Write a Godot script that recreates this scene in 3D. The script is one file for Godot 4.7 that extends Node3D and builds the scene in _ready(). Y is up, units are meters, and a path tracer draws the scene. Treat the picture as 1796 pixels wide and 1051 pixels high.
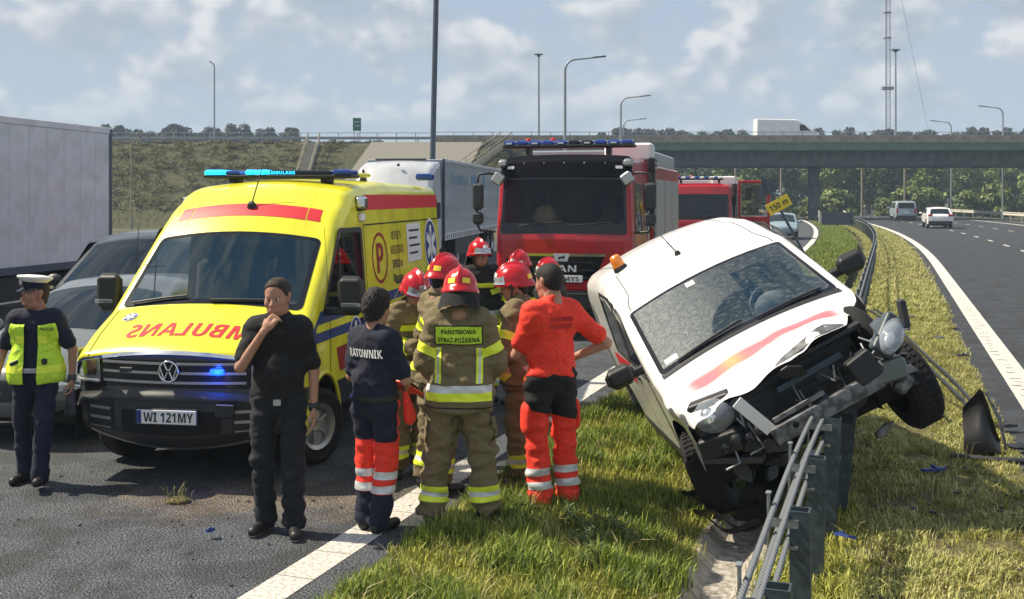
extends Node3D

const CAM_H := 2.4
const YAW := 0.3351            # the motorway runs 19.2 degrees to the right of the view
const BEND_START := 40.0
const BEND_R := 575.0

var M := {}                    # materials
var used_names := {}
var rng := RandomNumberGenerator.new()
var head_arr := []
var hand_arr := {}
var text_cache := {}


func _ready() -> void:
	rng.seed = 20240815
	set_camera()
	set_sky()
	set_sun()
	make_materials()
	build_ground()
	build_bridge()
	build_woods()
	build_lamps()
	build_barriers()
	build_trucks()
	build_ambulance()
	build_wreck()
	build_far_traffic()
	build_people()
	build_debris()
	build_grass()


func set_camera() -> void:
	var cam := Camera3D.new()
	cam.name = "camera"
	cam.projection = Camera3D.PROJECTION_FRUSTUM
	cam.keep_aspect = Camera3D.KEEP_HEIGHT
	cam.near = 0.1
	cam.far = 4000.0
	cam.size = 0.1 * 1051.0 / 1900.0
	cam.frustum_offset = Vector2(0.0, -0.1 * 180.5 / 1900.0)
	cam.position = Vector3(0, CAM_H, 0)
	cam.current = true
	add_child(cam)


func set_sun() -> void:
	var sun := DirectionalLight3D.new()
	sun.name = "sun"
	sun.light_energy = 1.6
	sun.light_color = Color(1.0, 0.95, 0.86)
	sun.light_angular_distance = 0.5
	sun.shadow_enabled = true
	add_child(sun)
	sun.look_at_from_position(Vector3.ZERO, Vector3(0.64, -0.76, 0.13), Vector3.UP)


func set_sky() -> void:
	# computed air and clouds: a panorama, finest where clouds stand low over the horizon
	var w := 2048
	var h := 1024
	var n1 := FastNoiseLite.new()
	n1.seed = 5; n1.frequency = 1.0; n1.fractal_octaves = 5; n1.fractal_gain = 0.52; n1.noise_type = FastNoiseLite.TYPE_SIMPLEX_SMOOTH
	var n2 := FastNoiseLite.new()
	n2.seed = 11; n2.frequency = 1.0; n2.fractal_octaves = 5; n2.fractal_gain = 0.6
	var im := Image.create(w, h, false, Image.FORMAT_RGBF)
	im.fill(Color(0.30, 0.34, 0.36))
	for y in h / 2 + 4:
		var el := (0.5 - (y + 0.5) / h) * PI
		var up := maxf(sin(el), 0.0)
		var step := 1 if el < 0.5 else 2
		if step == 2 and y % 2 == 1:
			continue
		for x in range(0, w, step):
			var az := (x + 0.5) / w * TAU
			var d := Vector3(sin(az) * cos(el), up, cos(az) * cos(el))
			# blue air, paler towards the horizon
			var t := pow(clampf(up, 0, 1), 0.6)
			var air := Color(0.49, 0.555, 0.62).lerp(Color(0.11, 0.21, 0.44), t)
			# heaps of cloud seen at a slant: compress heights
			var q := Vector3(d.x, pow(up, 0.85) * 1.45, d.z) * 10.0
			var big := n1.get_noise_3dv(q * 0.75)
			var lump := n2.get_noise_3dv(q * 2.4 + Vector3(7, 3, 1))
			var cover := smoothstep(-0.06, 0.20, big + 0.50 * lump + 0.22)
			var lit := clampf(0.52 + 1.25 * (n1.get_noise_3dv(q * 0.75 + Vector3(-0.10, 0.16, 0.0)) * -1.0 + big) + 0.85 * lump, 0.0, 1.0)
			var cl := Color(0.345, 0.39, 0.455).lerp(Color(0.74, 0.73, 0.715), lit * lit)
			var fade := smoothstep(0.005, 0.12, up)
			var c := air.lerp(cl, cover * (0.15 + 0.72 * fade))
			im.set_pixel(x, y, c)
			if step == 2:
				im.set_pixel(x + 1, y, c); im.set_pixel(x, y + 1, c); im.set_pixel(x + 1, y + 1, c)
	var pm := PanoramaSkyMaterial.new()
	pm.panorama = ImageTexture.create_from_image(im)
	var sky := Sky.new()
	sky.sky_material = pm
	var e := Environment.new()
	e.background_mode = Environment.BG_SKY
	e.sky = sky
	e.background_energy_multiplier = 0.80
	e.tonemap_mode = Environment.TONE_MAPPER_LINEAR
	e.tonemap_exposure = 1.55
	e.sdfgi_enabled = true
	e.ssao_enabled = true
	e.ssil_enabled = true
	e.fog_enabled = true
	e.fog_density = 0.0008
	e.fog_light_color = Color(0.66, 0.74, 0.82)
	var we := WorldEnvironment.new()
	we.name = "world_environment"
	we.environment = e
	add_child(we)


# ---------------------------------------------------------------- naming
func tag(o: Node, label: String, category := "", group := "", kind := "") -> Node:
	if label: o.set_meta("label", label)
	if category: o.set_meta("category", category)
	if group: o.set_meta("group", group)
	if kind: o.set_meta("kind", kind)
	return o


func numbered(called: String) -> String:
	var n: int = used_names.get(called, 0)
	used_names[called] = n + 1
	return called if n == 0 else "%s_%03d" % [called, n]


func thing(called: String, label: String, category: String, at := Vector3.ZERO, turn := 0.0, group := "") -> Node3D:
	var o := Node3D.new()
	o.name = numbered(called)
	add_child(o, true)
	o.position = at
	o.rotation.y = turn
	tag(o, label, category, group)
	return o


func part(mb, called: String, m: Material, parent: Node = null) -> MeshInstance3D:
	var o := MeshInstance3D.new()
	var par: Node = parent if parent else self
	if parent == null:
		o.name = numbered(called)
	else:
		var k := 0
		var nm := called
		while par.has_node(NodePath(nm)):
			k += 1
			nm = "%s_%03d" % [called, k]
		o.name = nm
	o.mesh = mb.commit() if mb is MB else mb
	o.material_override = m
	par.add_child(o, true)
	return o


func structure(mb, called: String, m: Material) -> MeshInstance3D:
	var o := part(mb, called, m)
	o.set_meta("kind", "structure")
	return o


func copy_of(src: Node3D, label: String, at: Vector3, turn := 0.0) -> Node3D:
	var base: String = src.name
	base = base.rstrip("0123456789").rstrip("_") if base.right(3).is_valid_int() else base
	var o: Node3D = src.duplicate()
	o.name = numbered(base)
	add_child(o, true)
	o.position = at
	o.rotation.y = turn
	o.set_meta("label", label)
	return o


# ---------------------------------------------------------------- motorway frame
func road(s: float, off: float, y := 0.0) -> Vector3:
	var x: float
	var d: float
	var a := YAW
	if s <= BEND_START:
		x = s * sin(YAW); d = s * cos(YAW)
	else:
		var l := s - BEND_START
		a = YAW - l / BEND_R
		x = BEND_START * sin(YAW) + BEND_R * (cos(a) - cos(YAW))
		d = BEND_START * cos(YAW) + BEND_R * (sin(YAW) - sin(a))
	return Vector3(x + off * cos(a), y, -(d - off * sin(a)))


func heading(s: float) -> float:
	return YAW - maxf(0.0, s - BEND_START) / BEND_R


# ---------------------------------------------------------------- mesh collector
class MB:
	var v := PackedVector3Array()
	var n := PackedVector3Array()
	var uv := PackedVector2Array()
	var c := PackedColorArray()
	var col := Color(1, 1, 1)
	var tinted := false

	func tri(a: Vector3, b: Vector3, d: Vector3, na: Vector3, nb: Vector3, nd: Vector3, ua := Vector2.ZERO, ub := Vector2.ZERO, ud := Vector2.ZERO) -> void:
		if (b - a).cross(d - a).dot(na + nb + nd) > 0.0:
			v.push_back(a); v.push_back(d); v.push_back(b)
			n.push_back(na); n.push_back(nd); n.push_back(nb)
			uv.push_back(ua); uv.push_back(ud); uv.push_back(ub)
		else:
			v.push_back(a); v.push_back(b); v.push_back(d)
			n.push_back(na); n.push_back(nb); n.push_back(nd)
			uv.push_back(ua); uv.push_back(ub); uv.push_back(ud)
		if tinted:
			c.push_back(col); c.push_back(col); c.push_back(col)

	func flat(pts: Array, uvs := []) -> void:
		var nn: Vector3 = -(pts[1] - pts[0]).cross(pts[2] - pts[0]).normalized()
		if nn == Vector3.ZERO and pts.size() > 3:
			nn = -(pts[2] - pts[0]).cross(pts[3] - pts[0]).normalized()
		for i in range(1, pts.size() - 1):
			if uvs.size():
				tri(pts[0], pts[i], pts[i + 1], nn, nn, nn, uvs[0], uvs[i], uvs[i + 1])
			else:
				tri(pts[0], pts[i], pts[i + 1], nn, nn, nn)

	func box(at: Vector3, size: Vector3, bev := 0.0, bs := Basis.IDENTITY) -> MB:
		var h := size * 0.5
		bev = minf(bev, minf(h.x, minf(h.y, h.z)) * 0.9)
		var ax := [Vector3.RIGHT, Vector3.UP, Vector3.BACK]
		for i in 3:
			var j := (i + 1) % 3
			var k := (i + 2) % 3
			for sg in [-1.0, 1.0]:
				var q := []
				for e in [[-1, -1], [1, -1], [1, 1], [-1, 1]]:
					q.append(at + bs * (ax[i] * h[i] * sg + ax[j] * (h[j] - bev) * e[0] + ax[k] * (h[k] - bev) * e[1]))
				flat_out(q, bs * (ax[i] * sg))
		if bev > 0.0:
			for i in 3:
				var j := (i + 1) % 3
				var k := (i + 2) % 3
				for sj in [-1.0, 1.0]:
					for sk in [-1.0, 1.0]:
						var e0: Vector3 = ax[j] * h[j] * sj + ax[k] * (h[k] - bev) * sk
						var e1: Vector3 = ax[j] * (h[j] - bev) * sj + ax[k] * h[k] * sk
						var l: Vector3 = ax[i] * (h[i] - bev)
						var n0: Vector3 = bs * (ax[j] * sj)
						var n1: Vector3 = bs * (ax[k] * sk)
						var p := [at + bs * (e0 - l), at + bs * (e0 + l), at + bs * (e1 + l), at + bs * (e1 - l)]
						tri(p[0], p[1], p[2], n0, n0, n1)
						tri(p[0], p[2], p[3], n0, n1, n1)
			for sx in [-1.0, 1.0]:
				for sy in [-1.0, 1.0]:
					for sz in [-1.0, 1.0]:
						var a := Vector3(h.x * sx, (h.y - bev) * sy, (h.z - bev) * sz)
						var b := Vector3((h.x - bev) * sx, h.y * sy, (h.z - bev) * sz)
						var d := Vector3((h.x - bev) * sx, (h.y - bev) * sy, h.z * sz)
						tri(at + bs * a, at + bs * b, at + bs * d, bs * Vector3(sx, 0, 0), bs * Vector3(0, sy, 0), bs * Vector3(0, 0, sz))
		return self

	func flat_out(pts: Array, nn: Vector3) -> void:
		for i in range(1, pts.size() - 1):
			tri(pts[0], pts[i], pts[i + 1], nn, nn, nn, Vector2(0, 0), Vector2(1, 0), Vector2(1, 1))

	func tube(path: Array, rad, sides := 8, caps := true) -> MB:
		var rings := []
		var up := Vector3.UP
		var m := path.size()
		var prev := Vector3.ZERO
		for i in m:
			var t: Vector3 = (path[mini(i + 1, m - 1)] - path[maxi(i - 1, 0)]).normalized()
			var x: Vector3
			if i == 0:
				x = t.cross(up if absf(t.y) < 0.95 else Vector3.RIGHT).normalized()
			else:
				x = (prev - t * prev.dot(t)).normalized()
			prev = x
			var y := t.cross(x)
			var r: float = rad[i] if rad is Array else rad
			var ring := []
			for k in sides:
				var a := TAU * k / sides
				var o := x * cos(a) + y * sin(a)
				ring.append([path[i] + o * r, o])
			rings.append(ring)
		for i in m - 1:
			for k in sides:
				var k2 := (k + 1) % sides
				var a = rings[i][k]; var b = rings[i][k2]; var d = rings[i + 1][k2]; var e = rings[i + 1][k]
				tri(a[0], b[0], d[0], a[1], b[1], d[1])
				tri(a[0], d[0], e[0], a[1], d[1], e[1])
		if caps:
			for i in [0, m - 1]:
				var q := []
				for k in sides: q.append(rings[i][k][0])
				var nn: Vector3 = (path[0] - path[1]).normalized() if i == 0 else (path[m - 1] - path[m - 2]).normalized()
				flat_out(q, nn)
		return self

	# profile of Vector2(radius, height along the axis y of xf)
	func lathe(prof: Array, xf := Transform3D.IDENTITY, seg := 24, sx := 1.0, sz := 1.0) -> MB:
		for i in prof.size() - 1:
			var p: Vector2 = prof[i]
			var q: Vector2 = prof[i + 1]
			var dn := Vector2(q.y - p.y, -(q.x - p.x)).normalized()
			for k in seg:
				var a := TAU * k / seg
				var b := TAU * (k + 1) / seg
				var ca := Vector3(cos(a) * sx, 0, sin(a) * sz)
				var cb := Vector3(cos(b) * sx, 0, sin(b) * sz)
				var na := xf.basis * (ca * dn.x + Vector3.UP * dn.y)
				var nb := xf.basis * (cb * dn.x + Vector3.UP * dn.y)
				var p0 := xf * (ca * p.x + Vector3.UP * p.y)
				var p1 := xf * (cb * p.x + Vector3.UP * p.y)
				var q0 := xf * (ca * q.x + Vector3.UP * q.y)
				var q1 := xf * (cb * q.x + Vector3.UP * q.y)
				if p.x > 1e-5: tri(p0, p1, q1, na, nb, nb)
				if q.x > 1e-5: tri(p0, q1, q0, na, nb, na)
		return self

	# a grid of points with smooth normals
	func grid(f: Callable, nu: int, nv: int, outward := Vector3.INF) -> MB:
		var p := []
		for i in nu + 1:
			var row := []
			for j in nv + 1: row.append(f.call(float(i) / nu, float(j) / nv))
			p.append(row)
		var nr := []
		for i in nu + 1:
			var row := []
			for j in nv + 1:
				var du: Vector3 = p[mini(i + 1, nu)][j] - p[maxi(i - 1, 0)][j]
				var dv: Vector3 = p[i][mini(j + 1, nv)] - p[i][maxi(j - 1, 0)]
				var nn := du.cross(dv).normalized()
				if nn == Vector3.ZERO: nn = Vector3.UP
				if outward != Vector3.INF and nn.dot(p[i][j] - outward) < 0.0: nn = -nn
				row.append(nn)
			nr.append(row)
		for i in nu:
			for j in nv:
				var u0 := Vector2(float(i) / nu, float(j) / nv)
				var u1 := Vector2(float(i + 1) / nu, float(j) / nv)
				var u2 := Vector2(float(i + 1) / nu, float(j + 1) / nv)
				var u3 := Vector2(float(i) / nu, float(j + 1) / nv)
				tri(p[i][j], p[i + 1][j], p[i + 1][j + 1], nr[i][j], nr[i + 1][j], nr[i + 1][j + 1], u0, u1, u2)
				tri(p[i][j], p[i + 1][j + 1], p[i][j + 1], nr[i][j], nr[i + 1][j + 1], nr[i][j + 1], u0, u2, u3)
		return self

	func ball(at: Vector3, r: Vector3, seg := 16, bs := Basis.IDENTITY, from := 0.0, to := 1.0) -> MB:
		var rows := maxi(4, seg / 2)
		for i in rows:
			var a := PI * lerpf(from, to, float(i) / rows)
			var b := PI * lerpf(from, to, float(i + 1) / rows)
			for k in seg:
				var q := []
				var w := []
				for e in [[a, k], [a, k + 1], [b, k + 1], [b, k]]:
					var t: float = TAU * e[1] / seg
					var o := Vector3(sin(e[0]) * cos(t), cos(e[0]), sin(e[0]) * sin(t))
					q.append(at + bs * (o * r))
					w.append((bs * (o / r)).normalized())
				if i > 0 or from > 0.0: tri(q[0], q[1], q[2], w[0], w[1], w[2])
				if i < rows - 1 or to < 1.0: tri(q[0], q[2], q[3], w[0], w[2], w[3])
		return self

	# outline in the xy plane of xf, pushed out by depth along z
	func prism(poly: PackedVector2Array, depth: float, xf := Transform3D.IDENTITY) -> MB:
		var idx := Geometry2D.triangulate_polygon(poly)
		for s in [0.0, 1.0]:
			var nn := xf.basis.z * (1.0 if s > 0 else -1.0)
			for i in range(0, idx.size(), 3):
				var q := []
				for k in 3: q.append(xf * Vector3(poly[idx[i + k]].x, poly[idx[i + k]].y, depth * s))
				tri(q[0], q[1], q[2], nn, nn, nn, poly[idx[i]], poly[idx[i + 1]], poly[idx[i + 2]])
		var m := poly.size()
		if depth > 0.0:
			var cw := Geometry2D.is_polygon_clockwise(poly)
			for i in m:
				var a := poly[i]
				var b := poly[(i + 1) % m]
				var o := Vector2(b.y - a.y, a.x - b.x).normalized() * (-1.0 if cw else 1.0)
				var nn := (xf.basis * Vector3(o.x, o.y, 0)).normalized()
				flat_out([xf * Vector3(a.x, a.y, 0), xf * Vector3(b.x, b.y, 0), xf * Vector3(b.x, b.y, depth), xf * Vector3(a.x, a.y, depth)], nn)
		return self

	func add_mesh(o: MB, xf := Transform3D.IDENTITY) -> MB:
		for i in o.v.size():
			v.push_back(xf * o.v[i])
			n.push_back((xf.basis * o.n[i]).normalized())
			uv.push_back(o.uv[i])
		return self

	func commit() -> ArrayMesh:
		var a := []
		a.resize(Mesh.ARRAY_MAX)
		a[Mesh.ARRAY_VERTEX] = v
		a[Mesh.ARRAY_NORMAL] = n
		a[Mesh.ARRAY_TEX_UV] = uv
		if tinted: a[Mesh.ARRAY_COLOR] = c
		var m := ArrayMesh.new()
		if v.size():
			m.add_surface_from_arrays(Mesh.PRIMITIVE_TRIANGLES, a)
		return m


# ---------------------------------------------------------------- patches cut out of curved skins
# f(p: Vector2) -> Vector3; centre(p3) gives a point inside the body, so that normals turn outwards
func patch(mb: MB, f: Callable, inside: Callable, outline: PackedVector2Array, holes: Array, us: Array, vs: Array, off := 0.0) -> MB:
	var cache := {}
	var lo := Vector2(INF, INF)
	var hi := Vector2(-INF, -INF)
	for p in outline:
		lo = lo.min(p); hi = hi.max(p)
	var look := func(p: Vector2) -> Array:
		if cache.has(p): return cache[p]
		var e := 0.004
		var a: Vector3 = f.call(p)
		var du: Vector3 = f.call(p + Vector2(e, 0)) - f.call(p - Vector2(e, 0))
		var dv: Vector3 = f.call(p + Vector2(0, e)) - f.call(p - Vector2(0, e))
		var nn := du.cross(dv).normalized()
		if nn.dot(a - inside.call(a)) < 0.0: nn = -nn
		var r := [a + nn * off, nn]
		cache[p] = r
		return r
	for i in us.size() - 1:
		if us[i + 1] <= lo.x or us[i] >= hi.x: continue
		for j in vs.size() - 1:
			if vs[j + 1] <= lo.y or vs[j] >= hi.y: continue
			var cell := PackedVector2Array([Vector2(us[i], vs[j]), Vector2(us[i + 1], vs[j]), Vector2(us[i + 1], vs[j + 1]), Vector2(us[i], vs[j + 1])])
			var pieces: Array = Geometry2D.intersect_polygons(cell, outline)
			for h in holes:
				var next := []
				for pc in pieces:
					var cut: Array = Geometry2D.clip_polygons(pc, h)
					var inner := false
					for q in cut:
						if Geometry2D.is_polygon_clockwise(q): inner = true
					if inner: next.append_array(around_hole(pc, h))
					else: next.append_array(cut)
				pieces = next
			for pc in pieces:
				var ids := Geometry2D.triangulate_polygon(pc)
				for k in range(0, ids.size(), 3):
					var a: Array = look.call(pc[ids[k]])
					var b: Array = look.call(pc[ids[k + 1]])
					var d: Array = look.call(pc[ids[k + 2]])
					mb.tri(a[0], b[0], d[0], a[1], b[1], d[1], (pc[ids[k]] - lo) / (hi - lo), (pc[ids[k + 1]] - lo) / (hi - lo), (pc[ids[k + 2]] - lo) / (hi - lo))
	return mb


func around_hole(pc: PackedVector2Array, h: PackedVector2Array) -> Array:
	# split the piece by a line through the hole, so that no piece holds a closed hole
	var mid := Vector2.ZERO
	for p in h: mid += p
	mid /= h.size()
	var out := []
	for s in [-1.0, 1.0]:
		var half := PackedVector2Array([mid + Vector2(0, -50), mid + Vector2(0, 50), mid + Vector2(50 * s, 50), mid + Vector2(50 * s, -50)])
		for q in Geometry2D.intersect_polygons(pc, half):
			out.append_array(Geometry2D.clip_polygons(q, h))
	return out


func spread(a: float, b: float, n: int) -> Array:
	var r := []
	for i in n + 1: r.append(lerpf(a, b, float(i) / n))
	return r


func rect(a: float, b: float, c: float, d: float) -> PackedVector2Array:
	return PackedVector2Array([Vector2(a, c), Vector2(b, c), Vector2(b, d), Vector2(a, d)])


func pv(a: Array) -> PackedVector2Array:
	var r := PackedVector2Array()
	for i in range(0, a.size(), 2): r.push_back(Vector2(a[i], a[i + 1]))
	return r


func oval(cx: float, cy: float, rx: float, ry: float, n := 28) -> PackedVector2Array:
	var r := PackedVector2Array()
	for i in n: r.push_back(Vector2(cx + rx * cos(TAU * i / n), cy + ry * sin(TAU * i / n)))
	return r


func rounded(poly: PackedVector2Array, rad: float, n := 4) -> PackedVector2Array:
	var r := PackedVector2Array()
	var m := poly.size()
	for i in m:
		var p := poly[i]
		var a := poly[(i + m - 1) % m]
		var b := poly[(i + 1) % m]
		var k := minf(rad, minf(p.distance_to(a), p.distance_to(b)) * 0.45)
		var p0 := p + (a - p).normalized() * k
		var p1 := p + (b - p).normalized() * k
		for j in n + 1:
			var t := float(j) / n
			r.push_back(p0.lerp(p, t).lerp(p.lerp(p1, t), t))
	return r


# ---------------------------------------------------------------- a vehicle's skin: side profile, rounded edges, width
class Shell:
	var P := PackedVector2Array()   # (distance back from the nose, height)
	var T := PackedFloat32Array()
	var N := PackedVector2Array()
	var K := PackedFloat32Array()
	var R := PackedFloat32Array()
	var at := []                    # arc length at each profile vertex as given
	var W: Callable
	var bend = null
	var len := 4.0
	const S0 := 0.86

	func _init(prof: Array, width: Callable, warp = null) -> void:
		W = width
		bend = warp
		# prof rows: c, b, corner, crown, fillet; corners are rounded with a few points
		var m := prof.size()
		for i in m:
			var p := Vector2(prof[i][0], prof[i][1])
			var rad: float = prof[i][2]
			if i == 0 or i == m - 1 or rad <= 0.0:
				P.push_back(p); K.push_back(prof[i][3]); R.push_back(prof[i][4])
				at.append(P.size() - 1)
			else:
				var a := Vector2(prof[i - 1][0], prof[i - 1][1])
				var b := Vector2(prof[i + 1][0], prof[i + 1][1])
				var ka := minf(rad, p.distance_to(a) * 0.45)
				var kb := minf(rad, p.distance_to(b) * 0.45)
				for j in 5:
					var t := j / 4.0
					P.push_back((p + (a - p).normalized() * ka).lerp(p, t).lerp(p.lerp(p + (b - p).normalized() * kb, t), t))
					K.push_back(prof[i][3]); R.push_back(prof[i][4])
				at.append(P.size() - 3)
		T.push_back(0.0)
		for i in range(1, P.size()): T.push_back(T[i - 1] + P[i].distance_to(P[i - 1]))
		for i in at.size(): at[i] = T[at[i]]
		for i in P.size():
			var d := (P[mini(i + 1, P.size() - 1)] - P[maxi(i - 1, 0)]).normalized()
			N.push_back(Vector2(d.y, -d.x))       # to the right of travel: into the body
			len = maxf(len, P[i].x)

	func along(t: float) -> Array:
		var i := clampi(T.bsearch(t) - 1, 0, T.size() - 2)
		var k := clampf((t - T[i]) / maxf(T[i + 1] - T[i], 1e-6), 0.0, 1.0)
		return [P[i].lerp(P[i + 1], k), N[i].lerp(N[i + 1], k).normalized(), lerpf(K[i], K[i + 1], k), lerpf(R[i], R[i + 1], k)]

	func strip(q: Vector2) -> Vector3:
		var a := along(q.x)
		var s := absf(q.y)
		var r: float = a[3]
		var p: Vector2
		var x: float
		if s <= S0:
			var k := s / S0
			p = a[0] + a[1] * (a[2] * k * k)
			x = k * (W.call(p.x, p.y) - r)
		else:
			var f := (s - S0) / (1.0 - S0) * PI * 0.5
			p = a[0] + a[1] * (a[2] + r * (1.0 - cos(f)))
			x = W.call(p.x, p.y) - r + r * sin(f)
		var o := Vector3(x * signf(q.y), p.y, -p.x)
		return bend.call(o) if bend != null else o

	func right(q: Vector2) -> Vector3:
		var o := Vector3(W.call(q.x, q.y), q.y, -q.x)
		return bend.call(o) if bend != null else o

	func left(q: Vector2) -> Vector3:
		var o := Vector3(-W.call(q.x, q.y), q.y, -q.x)
		return bend.call(o) if bend != null else o

	func core(p: Vector3) -> Vector3:
		return Vector3(0, clampf(p.y, 0.5, 0.7), clampf(p.z, -len + 1.1, -1.1))

	func edge() -> PackedVector2Array:
		var r := PackedVector2Array()
		for i in P.size(): r.push_back(P[i] + N[i] * (K[i] + R[i]))
		var m := Geometry2D.merge_polygons(r, PackedVector2Array())
		var best := r
		var area := 0.0
		for q in m:
			var x := 0.0
			for i in q.size(): x += q[i].cross(q[(i + 1) % q.size()])
			if absf(x) > area:
				area = absf(x); best = q
		return best

	func ts(a: float, b: float) -> Array:
		var r := [a]
		for t in T:
			if t > a + 1e-4 and t < b - 1e-4: r.append(t)
		r.append(b)
		var out := []
		for i in r.size() - 1:
			var n := maxi(1, int(ceil((r[i + 1] - r[i]) / 0.25)))
			for k in n: out.append(lerpf(r[i], r[i + 1], float(k) / n))
		out.append(b)
		return out


const SS := [-1.0, -0.965, -0.93, -0.895, -0.86, -0.7, -0.52, -0.35, -0.17, 0.0, 0.17, 0.35, 0.52, 0.7, 0.86, 0.895, 0.93, 0.965, 1.0]


func skin(sh: Shell, a: float, b: float, holes := [], off := 0.0, s0 := -1.0, s1 := 1.0) -> MB:
	return patch(MB.new(), sh.strip, sh.core, rect(a, b, s0, s1), holes, sh.ts(a, b), SS, off)


func skin_poly(sh: Shell, poly: PackedVector2Array, holes := [], off := 0.0) -> MB:
	var a := INF
	var b := -INF
	for p in poly: a = minf(a, p.x); b = maxf(b, p.x)
	return patch(MB.new(), sh.strip, sh.core, poly, holes, sh.ts(a, b), SS, off)


func flank(sh: Shell, sd: float, poly: PackedVector2Array, holes := [], off := 0.0, step := 0.2) -> MB:
	var a := Vector2(INF, INF)
	var b := Vector2(-INF, -INF)
	for p in poly: a = a.min(p); b = b.max(p)
	return patch(MB.new(), sh.right if sd > 0 else sh.left, sh.core, poly, holes, spread(a.x, b.x, maxi(1, int((b.x - a.x) / step))), spread(a.y, b.y, maxi(1, int((b.y - a.y) / step))), off)


# ---------------------------------------------------------------- lettering
func glyphs(text: String, bold := true, mono := false, serif := false) -> Dictionary:
	var key := text + str(bold) + str(mono) + str(serif)
	if not text_cache.has(key):
		var f := SystemFont.new()
		f.font_names = PackedStringArray(["Droid Sans Mono" if mono else ("Droid Serif" if serif else "Droid Sans")])
		f.font_weight = 700 if bold else 400
		var t := TextMesh.new()
		t.font = f
		t.text = text
		t.font_size = 64
		t.pixel_size = 0.01
		t.depth = 0.0
		t.curve_step = 4.0
		var a := t.get_mesh_arrays()
		var lo := Vector2(INF, INF)
		var hi := Vector2(-INF, -INF)
		var ps: PackedVector3Array = a[Mesh.ARRAY_VERTEX]
		for p in ps:
			lo = lo.min(Vector2(p.x, p.y)); hi = hi.max(Vector2(p.x, p.y))
		text_cache[key] = {"v": ps, "i": a[Mesh.ARRAY_INDEX], "lo": lo, "hi": hi}
	return text_cache[key]


# lettering of the given width and height, centred on the origin of f's plane; f(x, y) -> Vector3
func letters(mb: MB, text: String, w: float, h: float, f: Callable, inside: Callable, off := 0.004, bold := true, mono := false) -> MB:
	var g := glyphs(text, bold, mono)
	var lo: Vector2 = g.lo
	var k = Vector2(w, h) / (g.hi - lo)
	var look := []
	for p in g.v:
		var q = (Vector2(p.x, p.y) - lo) * k - Vector2(w, h) * 0.5
		var a: Vector3 = f.call(q)
		var du: Vector3 = f.call(q + Vector2(0.003, 0)) - a
		var dv: Vector3 = f.call(q + Vector2(0, 0.003)) - a
		var nn := du.cross(dv).normalized()
		if nn.dot(a - inside.call(a)) < 0.0: nn = -nn
		look.append([a + nn * off, nn])
	var ids: PackedInt32Array = g.i
	for i in range(0, ids.size(), 3):
		var a: Array = look[ids[i]]
		var b: Array = look[ids[i + 1]]
		var c: Array = look[ids[i + 2]]
		mb.tri(a[0], b[0], c[0], a[1], b[1], c[1])
	return mb


# lettering on a plane: xf's x runs along the words, y up, z out of the surface
func sign_letters(mb: MB, text: String, w: float, h: float, xf: Transform3D, bold := true, mono := false) -> MB:
	return letters(mb, text, w, h, func(q): return xf * Vector3(q.x, q.y, 0), func(p): return p - xf.basis.z, 0.0, bold, mono)


# ---------------------------------------------------------------- materials
func lin(r: float, g: float, b: float) -> Color:
	return Color(r, g, b).linear_to_srgb()


func std(called: String, c: Color, rough := 0.6, metal := 0.0) -> StandardMaterial3D:
	var m := StandardMaterial3D.new()
	m.resource_name = called
	m.albedo_color = c
	m.roughness = rough
	m.metallic = metal
	M[called] = m
	return m


func noise_tex(sd: int, freq: float, lo: Color, hi: Color, size := 512, oct := 5, a := 0.0, b := 1.0) -> NoiseTexture2D:
	var n := FastNoiseLite.new()
	n.seed = sd
	n.frequency = freq
	n.fractal_octaves = oct
	n.fractal_gain = 0.6
	var t := NoiseTexture2D.new()
	t.width = size
	t.height = size
	t.seamless = true
	t.noise = n
	var g := Gradient.new()
	g.offsets = PackedFloat32Array([a, b])
	g.colors = PackedColorArray([lo, hi])
	t.color_ramp = g
	return t


func world_tex(m: StandardMaterial3D, t: Texture2D, scale: float, bump: Texture2D = null, depth := 1.0) -> void:
	m.albedo_texture = t
	m.uv1_triplanar = true
	m.uv1_world_triplanar = true
	m.uv1_scale = Vector3.ONE * scale
	if bump:
		m.heightmap_enabled = true
		m.heightmap_texture = bump
		m.heightmap_scale = depth


func own_tex(m: StandardMaterial3D, t: Texture2D, scale: float, bump: Texture2D = null, depth := 1.0) -> void:
	world_tex(m, t, scale, bump, depth)
	m.uv1_world_triplanar = false


func glow(called: String, c: Color, e: float) -> void:
	var m := std(called, c, 0.3)
	m.emission_enabled = true
	m.emission = c
	m.emission_energy_multiplier = e


func paint(called: String, c: Color, rough := 0.32, dirt := 0.9) -> void:
	var m := std(called, c, rough)
	m.clearcoat_enabled = true
	m.clearcoat = 0.5
	m.clearcoat_roughness = 0.06
	own_tex(m, noise_tex(called.hash() % 1000, 0.012, Color(dirt, dirt, dirt * 0.985), Color(1, 1, 1), 256, 4, 0.2, 0.75), 0.5)


func cloth(called: String, c: Color, rough := 0.9, bump := 0.6, sheen := 0.25) -> void:
	var m := std(called, c, rough)
	own_tex(m, M.weave_tex, 2.4, M.weave_bump, bump)
	m.rim_enabled = true
	m.rim = sheen
	m.rim_tint = 0.6


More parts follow.
